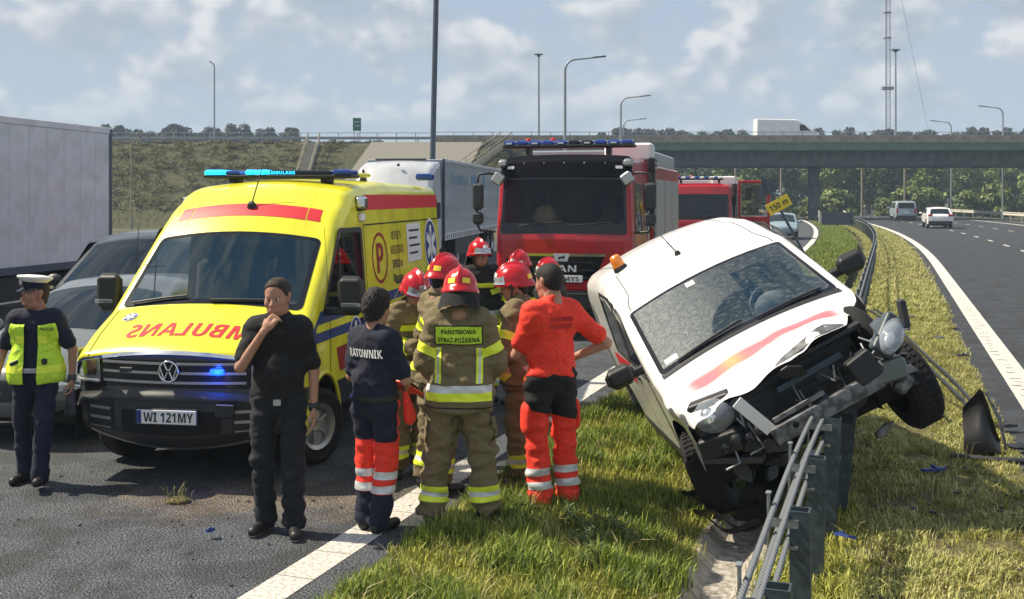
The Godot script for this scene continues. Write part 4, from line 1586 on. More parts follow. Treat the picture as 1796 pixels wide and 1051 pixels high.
		for c in [1.24, 2.47, 3.78]: part(flank(sh, sd, rect(c, c + 0.012, 0.45, 2.12), [win], 0.005), "door_seam", M.gap_black, sp)
		part(flank(sh, sd, rect(2.50, 5.9, 2.10, 2.115), [], 0.004), "roof_rail_line", M.gap_black, sp)
		part(flank(sh, sd, rect(3.6, 5.8, 1.41, 1.44), [], 0.006), "slide_rail", M.grey_plastic, sp)
		part(MB.new().box(Vector3(0.985 * sd, 1.17, -2.30), Vector3(0.05, 0.04, 0.2), 0.015), "door_handle", M.black_plastic, sp)
		# badge: P in a ring
		var pf := func(q: Vector2) -> Vector3: return (sh.right if sd > 0 else sh.left).call(Vector2(3.02 + q.x * sd, 1.74 + q.y))
		ring_patch(sp, pf, sh.core, 0.30, 0.275, 0.035, "ring", M.decal_dark_red)
		part(letters(MB.new(), "P", 0.26, 0.32, pf, sh.core, 0.005), "letter", M.decal_dark_red, sp)
		for q in [["WSPRITS", 3.72, 1.96, 0.42], ["MEDITRANS", 3.74, 1.80, 0.56], ["SPZOZ w", 3.72, 1.64, 0.42], ["Warszaw", 3.72, 1.48, 0.42]]:
			var lf := func(z: Vector2) -> Vector3: return (sh.right if sd > 0 else sh.left).call(Vector2(q[1] + z.x * sd, q[2] + z.y))
			part(letters(MB.new(), q[0], q[3], 0.095, lf, sh.core, 0.005, q[2] < 1.7), "lettering", M.decal_navy, sp)
		part(flank(sh, sd, rect(4.20, 4.88, 1.62, 2.08), [], 0.004), "notice", M.decal_white, sp)
		for k in 4: part(flank(sh, sd, rect(4.30, 4.80 - 0.1 * (k % 2), 1.98 - k * 0.09, 2.005 - k * 0.09), [], 0.007), "printed_line", M.decal_navy, sp)
		var sf := func(q: Vector2) -> Vector3: return (sh.right if sd > 0 else sh.left).call(Vector2(5.40 + q.x * sd, 1.78 + q.y))
		roundel(sp, sf, sh.core, 0.34)
		var sf2 := func(q: Vector2) -> Vector3: return (sh.right if sd > 0 else sh.left).call(Vector2(2.0 + q.x * sd, 1.03 + q.y))
		roundel(sp, sf2, sh.core, 0.20)
		for c in [1.05, 4.65]:
			arch_well(o, c, 0.36, 0.44, 0.95 * sd, 0.35)
		# flared arch edge
		var fl := MB.new()
		var pth := []
		for i in 17:
			var a := PI * i / 16.0
			pth.append(sh.right(Vector2(1.05 + 0.455 * cos(a), 0.36 + 0.455 * sin(a))) * Vector3(sd, 1, 1))
		part(fl.tube(pth, 0.022, 6), "arch_lip", y, sp)
		wheel(o, Vector3(0.84 * sd, 0.345, -1.05), 0.345, 0.24, sd, M.alloy, -0.42)
		wheel(o, Vector3(0.85 * sd, 0.345, -4.65), 0.345, 0.24, sd, M.alloy)
		# mirrors
		var mr := part(MB.new().box(Vector3(1.18 * sd, 1.50, -1.20), Vector3(0.25, 0.36, 0.14), 0.06), "mirror", M.black_plastic, o)
		part(MB.new().box(Vector3(1.04 * sd, 1.36, -1.18), Vector3(0.2, 0.07, 0.08), 0.02), "mirror_arm", M.black_plastic, mr)
		part(MB.new().box(Vector3(1.20 * sd, 1.42, -1.125), Vector3(0.18, 0.035, 0.02), 0.008), "turn_signal", M.lens, mr)
		# lamp on the roof corner
		var lp := sh.strip(Vector2(at[9] + 0.10, 0.98 * sd))
		var wl := part(MB.new().box(lp + Vector3(0.02 * sd, -0.06, 0.0), Vector3(0.10, 0.15, 0.24), 0.03), "work_lamp", M.black_plastic, o)
		part(MB.new().box(lp + Vector3(0.05 * sd, -0.05, 0.06), Vector3(0.10, 0.13, 0.16), 0.03), "work_lamp_glass", M.chrome, wl)
		part(MB.new().box(lp + Vector3(0.04 * sd, -0.20, 0.02), Vector3(0.05, 0.09, 0.14), 0.02), "side_marker", M.decal_white, o)
	# cabin
	part(MB.new().box(Vector3(0, 1.28, -1.06), Vector3(1.66, 0.16, 0.62), 0.05), "dashboard", M.dash_grey, o)
	part(MB.new().box(Vector3(0, 1.37, -1.3), Vector3(1.5, 0.10, 0.18), 0.04), "dash_cowl", M.black_plastic, o)
	part(MB.new().box(Vector3(0, 1.35, -2.66), Vector3(1.72, 1.9, 0.05)), "bulkhead", M.dash_grey, o)
	part(MB.new().box(Vector3(0, 0.75, -1.8), Vector3(1.8, 0.1, 1.7)), "cab_floor", M.gap_black, o)
	part(MB.new().box(Vector3(0, 2.15, -2.1), Vector3(1.5, 0.04, 0.55)), "headlining", M.dash_grey, o)
	part(MB.new().box(Vector3(0, 2.0, -1.52), Vector3(0.42, 0.12, 0.05), 0.03, Basis(Vector3.RIGHT, -0.5)), "rear_view_mirror", M.black_plastic, o)
	for x in [-0.55, 0.05, 0.55]: seat(o, Vector3(x, 0.98, -1.95))
	steering(o, Vector3(0.50, 1.38, -1.40))
	part(MB.new().box(Vector3(-0.42, 1.372, -0.98), Vector3(0.22, 0.01, 0.15), 0.0, Basis(Vector3.UP, 0.3)), "paper_on_dash", std("paper_blue", lin(0.35, 0.62, 0.75), 0.7), o)
	part(MB.new().box(Vector3(0.02, 1.40, -1.05), Vector3(0.32, 0.07, 0.12), 0.02), "clutter_on_dash", M.dash_grey, o)
	part(MB.new().box(Vector3(0, 0.42, -3.2), Vector3(1.6, 0.2, 5.0)), "underbody", M.gap_black, o)
	plate(o, "WI 121MY", Vector3(0, 0.60, 0.018))
	part(MB.new().box(Vector3(0.50, 0.66, 0.0), Vector3(0.16, 0.11, 0.03), 0.01), "parking_sensor", M.black_plastic, o)


func ring_patch(parent: Node, f: Callable, inside: Callable, rx: float, ry: float, wd: float, called: String, m: Material) -> void:
	part(patch(MB.new(), f, inside, oval(0, 0, rx, ry, 40), [oval(0, 0, rx - wd, ry - wd, 40)], spread(-rx, rx, 10), spread(-ry, ry, 10), 0.004), called, m, parent)


# blue disc with a white border and a six-armed white star
func roundel(parent: Node, f: Callable, inside: Callable, r: float) -> void:
	var d := part(patch(MB.new(), f, inside, oval(0, 0, r, r, 36), [], spread(-r, r, 8), spread(-r, r, 8), 0.005), "roundel", M.decal_white, parent)
	part(patch(MB.new(), f, inside, oval(0, 0, r * 0.9, r * 0.9, 36), [], spread(-r, r, 8), spread(-r, r, 8), 0.007), "roundel_field", M.decal_blue, d)
	var st := MB.new()
	for k in 3:
		var a := PI / 2 + PI * k / 3.0
		var u := Vector2(cos(a), sin(a))
		var v := Vector2(-u.y, u.x)
		var q := PackedVector2Array([u * r * 0.74 + v * r * 0.16, u * r * 0.74 - v * r * 0.16, -u * r * 0.74 - v * r * 0.16, -u * r * 0.74 + v * r * 0.16])
		patch(st, f, inside, q, [], spread(-r, r, 6), spread(-r, r, 6), 0.009 + 0.001 * k)
	part(st, "star", M.decal_white, d)
	part(patch(MB.new(), f, inside, rect(-r * 0.03, r * 0.03, -r * 0.5, r * 0.5), [], spread(-r, r, 6), spread(-r, r, 6), 0.013), "staff", M.decal_blue, d)


# ---------------------------------------------------------------- the wrecked car on the barrier
func build_wreck() -> void:
	var o := thing("wrecked_car", "white crashed van with smashed-in front, tipped sideways on to the cable barrier", "wrecked car", Vector3(2.465, 0.375, -7.684))
	o.rotation = Vector3(-0.0435, 0.0339, 0.4509)
	o.scale = Vector3.ONE * 1.08
	var w := func(c: float, b: float) -> float:
		return 0.84 - maxf(0.0, b - 0.95) * 0.115 - (0.10 * pow(1.0 - c / 0.8, 2) if c < 0.8 else 0.0) - (0.06 * pow((b - 1.45) / 0.4, 2) if b > 1.45 else 0.0)
	# dents: the hood is pushed up on the right, the left fender is buckled
	var warp := func(p: Vector3) -> Vector3:
		var q := p
		var nose := clampf((p.z + 1.0) / 0.8, 0, 1)
		if p.y > 0.6:
			q.y += 0.05 * exp(-pow((p.x - 0.38) / 0.30, 2)) * nose * nose * (1.0 - 0.45 * clampf((p.z + 0.42) / 0.2, 0, 1))
			q.y -= 0.05 * exp(-pow((p.x + 0.35) / 0.25, 2)) * nose * nose
			q.y += 0.012 * sin(p.x * 17.0 + p.z * 9.0) * nose
			q.y += 0.020 * exp(-pow((p.z + 0.62 - 0.22 * p.x) / 0.045, 2)) * smoothstep(-0.35, 0.2, p.x)
			q.y += 0.012 * exp(-pow((p.z + 0.46 + 0.35 * p.x) / 0.035, 2)) * smoothstep(0.5, -0.1, p.x)
			q.y -= 0.016 * exp(-pow((p.x - 0.05 - 0.3 * (p.z + 0.5)) / 0.05, 2)) * nose
			q.z -= 0.10 * clampf((p.x - 0.25) / 0.5, 0, 1) * nose
		if p.x < -0.6 and p.z > -1.15:
			q.x += 0.035 * exp(-pow((p.z + 0.72) / 0.16, 2)) * sin(p.y * 13.0) + 0.03 * exp(-pow((p.y - 0.78) / 0.10, 2)) * nose
		return q
	var sh := Shell.new([[0.30, 0.25, 0, 0.16, 0.06], [0.14, 0.50, 0.05, 0.18, 0.08], [0.14, 0.80, 0.03, 0.18, 0.08], [0.24, 0.88, 0.05, 0.13, 0.07], [1.05, 1.045, 0.03, 0.07, 0.06], [1.85, 1.49, 0.10, 0.07, 0.07], [2.35, 1.68, 0.3, 0.06, 0.12], [3.0, 1.80, 0.4, 0.06, 0.16], [4.1, 1.75, 0.06, 0.05, 0.14], [4.22, 1.52, 0.05, 0.05, 0.09], [4.27, 0.9, 0.04, 0.05, 0.08], [4.2, 0.30, 0, 0.04, 0.06]], w, warp)
	var at := sh.at
	var wh: Material = M.white_paint
	# hood, its right front corner torn away
	var hood_poly := pv([at[3] + 0.02, -0.98, at[3] + 0.0, -0.6, at[3] - 0.01, 0.0, at[3] + 0.05, 0.38, at[3] + 0.13, 0.58, at[3] + 0.34, 0.70, at[3] + 0.55, 0.84, at[4] - 0.04, 0.93, at[4], 0.95, at[4], -1.0, at[3] + 0.10, -1.0])
	var hd := part(patch(MB.new(), sh.strip, sh.core, hood_poly, [], spread(at[3] - 0.02, at[4], 30), spread(-1.0, 1.0, 48)), "hood", wh, o)
	part(patch(MB.new(), sh.strip, sh.core, hood_poly, [], spread(at[3] - 0.02, at[4], 30), spread(-1.0, 1.0, 48), -0.02), "hood_lining", M.black_plastic, hd)
	part(skin_poly(sh, pv([at[3] + 0.0, -0.15, at[3] + 0.06, 0.38, at[3] + 0.14, 0.57, at[3] + 0.21, 0.42, at[3] + 0.13, 0.12]), [], 0.006), "scraped_dent", M.scrap, hd)
	var im := Image.create(64, 256, false, Image.FORMAT_RGBA8)
	for x in 256:
		for y in 64:
			var u := (x + 0.5) / 256.0
			var v := (y + 0.5) / 64.0
			var al := smoothstep(0.0, 0.10, u) * smoothstep(0.0, 0.10, 1 - u) * smoothstep(0.10, 0.36, v) * smoothstep(0.10, 0.36, 1 - v)
			var c := Color(0.90, 0.44, 0.48).lerp(Color(0.92, 0.64, 0.42), exp(-pow((u - 0.30) / 0.07, 2)) * 0.9)
			im.set_pixel(y, x, Color(c.r, c.g, c.b, al * 0.92))
	var dm := std("hood_print", Color.WHITE, 0.45)
	dm.albedo_texture = ImageTexture.create_from_image(im)
	dm.transparency = BaseMaterial3D.TRANSPARENCY_ALPHA
	var cm: float = lerpf(at[3], at[4], 0.52)
	var dk := patch(MB.new(), sh.strip, sh.core, rect(cm - 0.14, cm + 0.12, -0.76, 0.66), [], spread(at[3] - 0.02, at[4], 30), spread(-1.0, 1.0, 48), 0.003)
	part(dk, "red_print", dm, hd)
	# windscreen, dusty with a wiped arc
	var wo := rounded(rect(at[4] + 0.01, at[5] - 0.01, -0.84, 0.84), 0.05)
	var wi := rounded(rect(at[4] + 0.06, at[5] - 0.045, -0.80, 0.80), 0.06)
	part(skin(sh, at[4], at[5], [wi]), "windscreen_frame", wh, o)
	part(skin_poly(sh, wo, [wi], 0.004), "windscreen_border", M.black_gloss, o)
	var gl := part(skin_poly(sh, wi, [], 0.002), "windscreen", M.blue_glass, o)
	var n1 := FastNoiseLite.new()
	n1.seed = 8; n1.frequency = 0.05; n1.fractal_octaves = 3
	var n2 := FastNoiseLite.new()
	n2.seed = 9; n2.frequency = 0.45; n2.fractal_octaves = 2
	var di := Image.create(512, 256, false, Image.FORMAT_RGBA8)
	for x in 512:
		for y in 256:
			var u := (x + 0.5) / 512.0
			var v := (y + 0.5) / 256.0     # 0 at the bottom of the screen
			var d1 := Vector2((u - 0.60) * 1.45, v * 0.75 + 0.05).length()
			var wiped := smoothstep(0.40, 0.43, d1) if u < 0.62 else 1.0 - smoothstep(0.0, 0.02, 0.80 - v) * smoothstep(0.0, 0.02, 0.93 - u)
			var side := smoothstep(0.75, 0.0, u)
			var spots := smoothstep(0.20, 0.45, n2.get_noise_2d(x, y) + 0.25 * n1.get_noise_2d(x, y))
			var film := 0.03 + 0.20 * side
			var al := (film + 0.50 * spots * (0.15 + side)) * (0.06 + 0.94 * wiped) + 0.10 * smoothstep(0.15, 0.5, n1.get_noise_2d(x * 0.6, y * 2.2)) 
			di.set_pixel(x, y, Color(1, 1, 1, clampf(al, 0, 0.75)))
	M.dust.albedo_texture = ImageTexture.create_from_image(di)
	var du := MB.new()
	du.grid(func(u, v):
		return sh.strip(Vector2(lerpf(at[4] + 0.06, at[5] - 0.045, v), lerpf(-0.80, 0.80, u))) + Vector3(0, 0.004, 0.006), 24, 8, Vector3(0, 1, -2.5))
	part(du, "dust_film", M.dust, gl)
	part(skin_poly(sh, rect(at[5] - 0.13, at[5] - 0.07, -0.22, -0.13), [], 0.008), "sticker", M.decal_white, gl)
	part(skin_poly(sh, rect(at[4] + 0.08, at[4] + 0.14, -0.76, -0.64), [], 0.008), "sticker", M.decal_white, gl)
	wiper(o, sh, at[4] + 0.05, -0.66, at[4] + 0.10, -0.02)
	wiper(o, sh, at[4] + 0.04, 0.10, at[4] + 0.08, 0.72)
	part(skin(sh, at[4] - 0.04, at[4] + 0.02, [], 0.004, -0.84, 0.84), "cowl", M.black_plastic, o)
	# roof, back
	var rf := part(skin(sh, at[5], at[8]), "roof", wh, o)
	for sd in [-0.80, 0.80]: part(skin(sh, at[5] + 0.02, at[8], [], 0.002, sd - 0.006, sd + 0.006), "roof_seam", M.grey_plastic, rf)
	part(skin(sh, at[8], at[11]), "rear_door", wh, o)
	var ab := sh.strip(Vector2(at[6] - 0.06, -0.05))
	part(MB.new().lathe([Vector2(0.001, 0.035), Vector2(0.02, 0.03), Vector2(0.03, 0.0)], Transform3D(Basis.IDENTITY, ab), 12), "antenna_base", M.black_plastic, rf)
	part(MB.new().tube([ab + Vector3(0, 0.02, 0), ab + Vector3(-0.02, 0.30, -0.52)], [0.006, 0.003], 6), "antenna", M.black_plastic, rf)
	# amber beacon
	var bp := sh.strip(Vector2(at[6] + 0.45, -0.74))
	var bxf := Transform3D(Basis(Vector3.BACK, 0.06), bp)
	var bc := part(MB.new().lathe([Vector2(0.001, 0.03), Vector2(0.062, 0.03), Vector2(0.070, 0.0)], bxf, 20), "beacon_base", M.black_plastic, o)
	part(MB.new().lathe([Vector2(0.001, 0.145), Vector2(0.030, 0.142), Vector2(0.047, 0.125), Vector2(0.055, 0.09), Vector2(0.058, 0.03)], bxf, 24), "beacon_dome", M.amber_lens, bc)
	# sides
	var win := rounded(pv([1.40, 1.02, 2.08, 1.03, 2.14, 1.52, 1.98, 1.47]), 0.05)
	var win2 := rounded(pv([2.20, 1.03, 2.95, 1.07, 2.93, 1.58, 2.26, 1.55]), 0.05)
	var lost := pv([-0.2, -0.2, 0.50, -0.2, 0.44, 0.34, 0.40, 0.60, 0.46, 0.70, 0.30, 0.80, 0.34, 0.95, -0.2, 1.0])
	var lost2 := pv([-0.2, -0.2, 0.80, -0.2, 0.80, 0.55, 0.98, 0.72, 0.94, 0.90, 0.80, 1.2, -0.2, 1.2])
	var ar := [arch(0.87, 0.31, 0.39), arch(3.60, 0.31, 0.37)]
	for sd in [-1.0, 1.0]:
		var sp := part(flank(sh, sd, sh.edge(), ar + [win, win2, lost if sd < 0 else lost2], 0.0, 0.12), "side_panel", wh, o)
		part(flank(sh, sd, win, [], -0.002), "door_window", M.glass, sp)
		part(flank(sh, sd, win2, [], -0.002), "rear_side_window", M.dark_glass, sp)
		part(flank(sh, sd, rounded(pv([1.33, 0.99, 2.12, 1.00, 2.18, 1.56, 1.96, 1.51]), 0.05), [win], 0.003), "window_seal", M.black_plastic, sp)
		part(flank(sh, sd, rounded(pv([2.16, 1.00, 2.99, 1.04, 2.97, 1.61, 2.22, 1.58]), 0.05), [win2], 0.003), "window_seal", M.black_plastic, sp)
		for c in [1.27, 2.14, 3.02]: part(flank(sh, sd, rect(c, c + 0.016, 0.36, 1.03), [], 0.004), "door_seam", M.gap_black, sp)
		part(flank(sh, sd, rect(1.28, 3.2, 0.27, 0.36), [], 0.006), "sill_trim", M.grey_plastic, sp)
		part(flank(sh, sd, rect(2.30, 3.30, 0.80, 1.00), [], 0.004), "red_stripe", M.decal_red, sp)
		part(flank(sh, sd, pv([1.26, 0.96, 2.02, 0.97, 2.02, 0.985, 1.26, 0.98]), [], 0.004), "door_crease", M.grey_plastic, sp)
		part(MB.new().box(Vector3(0.84 * sd, 0.90, -2.00), Vector3(0.035, 0.035, 0.16), 0.012), "door_handle", M.black_plastic, sp)
		var mr := MB.new().box(Vector3(1.02 * sd, 1.08, -1.38), Vector3(0.24, 0.17, 0.13), 0.055)
		mr.box(Vector3(0.88 * sd, 1.05, -1.42), Vector3(0.16, 0.07, 0.07), 0.02)
		part(mr, "mirror", M.black_plastic, o)
		for c in [0.87, 3.60]:
			arch_well(o, c, 0.31, 0.39 if c < 1 else 0.37, 0.79 * sd, 0.3)
	wheel(o, Vector3(-0.76, 0.26, -0.90), 0.315, 0.20, -1, M.alloy, -0.30, true)
	wheel(o, Vector3(0.78, 0.25, -0.70), 0.335, 0.21, 1, M.black_plastic, 0.05, true)
	part(MB.new().ball(Vector3(0.64, 0.66, -0.72), Vector3(0.13, 0.26, 0.32), 16), "inner_fender", M.gap_black, o)
	wheel(o, Vector3(-0.70, 0.30, -3.60), 0.315, 0.19, -1, M.alloy)
	wheel(o, Vector3(0.70, 0.30, -3.60), 0.315, 0.19, 1, M.alloy)
	# torn-open front
	var dk2: Material = M.gap_black
	part(MB.new().box(Vector3(0, 0.52, -0.90), Vector3(1.40, 0.62, 0.5), 0.05), "engine_block", dk2, o)
	part(MB.new().box(Vector3(0, 0.26, -2.3), Vector3(1.5, 0.12, 3.4)), "underbody", dk2, o)
	part(MB.new().box(Vector3(0.02, 0.60, -0.52), Vector3(1.0, 0.42, 0.06), 0.01, Basis(Vector3.UP, 0.06)), "radiator", M.black_plastic, o)
	for k in 7:
		part(MB.new().box(Vector3(0.02, 0.44 + k * 0.052, -0.483), Vector3(0.96, 0.008, 0.01), 0.0, Basis(Vector3.UP, 0.06)), "radiator_fin", M.grey_plastic, o)
	part(MB.new().box(Vector3(0.02, 0.815, -0.44), Vector3(1.16, 0.05, 0.08), 0.015, Basis(Vector3.BACK, 0.02)), "lock_panel", M.black_plastic, o)
	part(MB.new().box(Vector3(0.10, 0.70, -0.36), Vector3(0.52, 0.055, 0.05), 0.012, Basis(Vector3.BACK, 0.05)), "cross_member", std("steel_blue", lin(0.045, 0.075, 0.09), 0.5, 0.3), o)
	var bm := part(MB.new().box(Vector3(0.08, 0.47, -0.20), Vector3(0.86, 0.125, 0.06), 0.012, Basis(Vector3.UP, 0.05) * Basis(Vector3.BACK, 0.03)), "bumper_beam", M.scrap, o)
	part(MB.new().lathe([Vector2(0.001, 0.0), Vector2(0.022, 0.0), Vector2(0.024, -0.01)], Transform3D(Basis(Vector3.RIGHT, PI / 2), Vector3(-0.18, 0.475, -0.155)), 14), "tow_eye", dk2, bm)
	part(MB.new().box(Vector3(-0.10, 0.565, -0.20), Vector3(0.40, 0.035, 0.03), 0.005, Basis(Vector3.BACK, 0.06)), "torn_strip", M.scrap, o)
	part(MB.new().box(Vector3(0.42, 0.60, -0.22), Vector3(0.20, 0.20, 0.10), 0.02, Basis(Vector3.BACK, 0.2)), "crushed_bracket", M.black_plastic, o)
	# headlight, left in the picture
	var hl := part(MB.new().ball(Vector3(-0.63, 0.735, -0.33), Vector3(0.145, 0.115, 0.15), 20, Basis(Vector3.UP, -0.45) * Basis(Vector3.BACK, -0.15)), "headlight", M.lens, o)
	part(MB.new().ball(Vector3(-0.66, 0.735, -0.36), Vector3(0.065, 0.065, 0.06), 14), "reflector", M.chrome, hl)
	part(MB.new().ball(Vector3(-0.55, 0.74, -0.35), Vector3(0.045, 0.05, 0.05), 12), "reflector", M.grey_plastic, hl)
	part(MB.new().box(Vector3(-0.60, 0.73, -0.42), Vector3(0.34, 0.24, 0.12), 0.03, Basis(Vector3.UP, -0.45)), "headlight_housing", M.black_plastic, hl)
	# headlight, right, hanging out
	var hb := Basis(Vector3.BACK, 0.55) * Basis(Vector3.UP, 0.35)
	var hr := part(MB.new().ball(Vector3(0.68, 0.70, -0.20), Vector3(0.13, 0.075, 0.07), 20, hb), "headlight", M.lens, o)
	part(MB.new().ball(Vector3(0.66, 0.69, -0.21), Vector3(0.07, 0.04, 0.03), 14, hb), "reflector", M.alloy, hr)
	part(MB.new().box(Vector3(0.68, 0.71, -0.26), Vector3(0.32, 0.17, 0.10), 0.03, hb), "headlight_housing", std("housing_blue", lin(0.05, 0.07, 0.085), 0.4), hr)
	part(MB.new().ball(Vector3(0.69, 0.705, -0.21), Vector3(0.145, 0.082, 0.06), 20, hb), "lens_rim", M.lens, hr)
	part(MB.new().box(Vector3(0.84, 0.80, -0.24), Vector3(0.05, 0.20, 0.08), 0.015, Basis(Vector3.BACK, -0.25)), "torn_fender_edge", M.grey_plastic, o)
	part(MB.new().box(Vector3(0.56, 0.50, -0.26), Vector3(0.28, 0.16, 0.14), 0.03, Basis(Vector3.BACK, -0.15)), "washer_tank", std("tank", lin(0.12, 0.14, 0.13), 0.4), o)
	part(MB.new().box(Vector3(0.64, 0.36, -0.30), Vector3(0.14, 0.10, 0.10), 0.02, Basis(Vector3.BACK, 0.4)), "torn_bracket", M.scrap, o)
	# white scrap across the headlight
	part(MB.new().box(Vector3(-0.415, 0.66, -0.13), Vector3(0.30, 0.085, 0.012), 0.003, Basis(Vector3.BACK, -1.14)), "torn_white_panel", wh, o)
	# black bits, hoses and wires
	var lr := RandomNumberGenerator.new()
	lr.seed = 77
	part(MB.new().box(Vector3(-0.66, 0.54, -0.34), Vector3(0.32, 0.16, 0.14), 0.03, Basis(Vector3.UP, -0.5)), "fog_lamp_housing", M.black_plastic, o)
	for k in 4: part(MB.new().ball(Vector3(-0.66 + 0.085 * k, 0.52 + 0.03 * (k % 2), -0.25 + 0.02 * k), Vector3(0.04, 0.04, 0.03), 10), "broken_socket", M.grey_plastic if k % 2 else M.black_gloss, o)
	part(MB.new().box(Vector3(-0.62, 0.40, -0.36), Vector3(0.40, 0.05, 0.16), 0.012, Basis(Vector3.BACK, -0.35) * Basis(Vector3.UP, -0.4)), "torn_wheel_liner", M.grey_plastic, o)
	part(MB.new().box(Vector3(-0.72, 0.58, -0.47), Vector3(0.10, 0.36, 0.14), 0.03, Basis(Vector3.BACK, 0.2)), "torn_fender", M.grey_plastic, o)
	for k in 16:
		var a := Vector3(lr.randf_range(-0.6, 0.6), lr.randf_range(0.55, 0.78), -0.30)
		var b := a + Vector3(lr.randf_range(-0.18, 0.18), lr.randf_range(-0.2, 0.05), lr.randf_range(0.02, 0.12))
		var mid := (a + b) * 0.5 + Vector3(lr.randf_range(-0.06, 0.06), -0.08, 0.05)
		part(MB.new().tube([a, a.lerp(mid, 0.6), mid, mid.lerp(b, 0.5), b], 0.008, 5), "wire", [M.black_plastic, M.scrap, M.galvanised][k % 3], o)
	for k in 22:
		var a := Vector3(lr.randf_range(-0.62, 0.75), lr.randf_range(0.10, 0.40) if k < 12 else lr.randf_range(0.4, 0.8), lr.randf_range(-0.50, -0.20))
		var sp := PackedVector2Array()
		for i in 7: sp.push_back(Vector2(cos(TAU * i / 7.0), sin(TAU * i / 7.0)) * lr.randf_range(0.025, 0.10) * Vector2(1.3, 0.8))
		part(MB.new().prism(sp, lr.randf_range(0.006, 0.05), Transform3D(Basis(Vector3(lr.randfn(), lr.randfn(), lr.randfn()).normalized(), lr.randf_range(0.3, 1.1)), a)), "torn_piece", [M.scrap, M.black_plastic, M.grey_plastic, M.galvanised, M.black_gloss][k % 5], o)
	# cabin
	part(MB.new().box(Vector3(0, 0.93, -1.46), Vector3(1.36, 0.14, 0.46), 0.05), "dashboard", M.dash_grey, o)
	part(MB.new().box(Vector3(0, 0.55, -2.1), Vector3(1.45, 0.08, 1.6)), "cab_floor", M.gap_black, o)
	for x in [-0.36, 0.36]: seat(o, Vector3(x, 0.62, -2.05))
	part(MB.new().box(Vector3(0, 1.02, -2.6), Vector3(1.36, 1.1, 0.04)), "bulkhead", M.dash_grey, o)
	part(MB.new().box(Vector3(0, 1.53, -2.42), Vector3(1.2, 0.03, 0.5)), "headlining", M.dash_grey, o)
	part(MB.new().ball(Vector3(0.34, 1.02, -1.55), Vector3(0.15, 0.12, 0.08), 14), "limp_airbag", std("airbag", lin(0.10, 0.12, 0.13), 0.8), o)
	steering(o, Vector3(0.36, 1.02, -1.58), 0.18)
	part(MB.new().box(Vector3(0.05, 1.42, -1.82), Vector3(0.22, 0.07, 0.04), 0.02, Basis(Vector3.RIGHT, -0.4)), "rear_view_mirror", M.black_plastic, o)


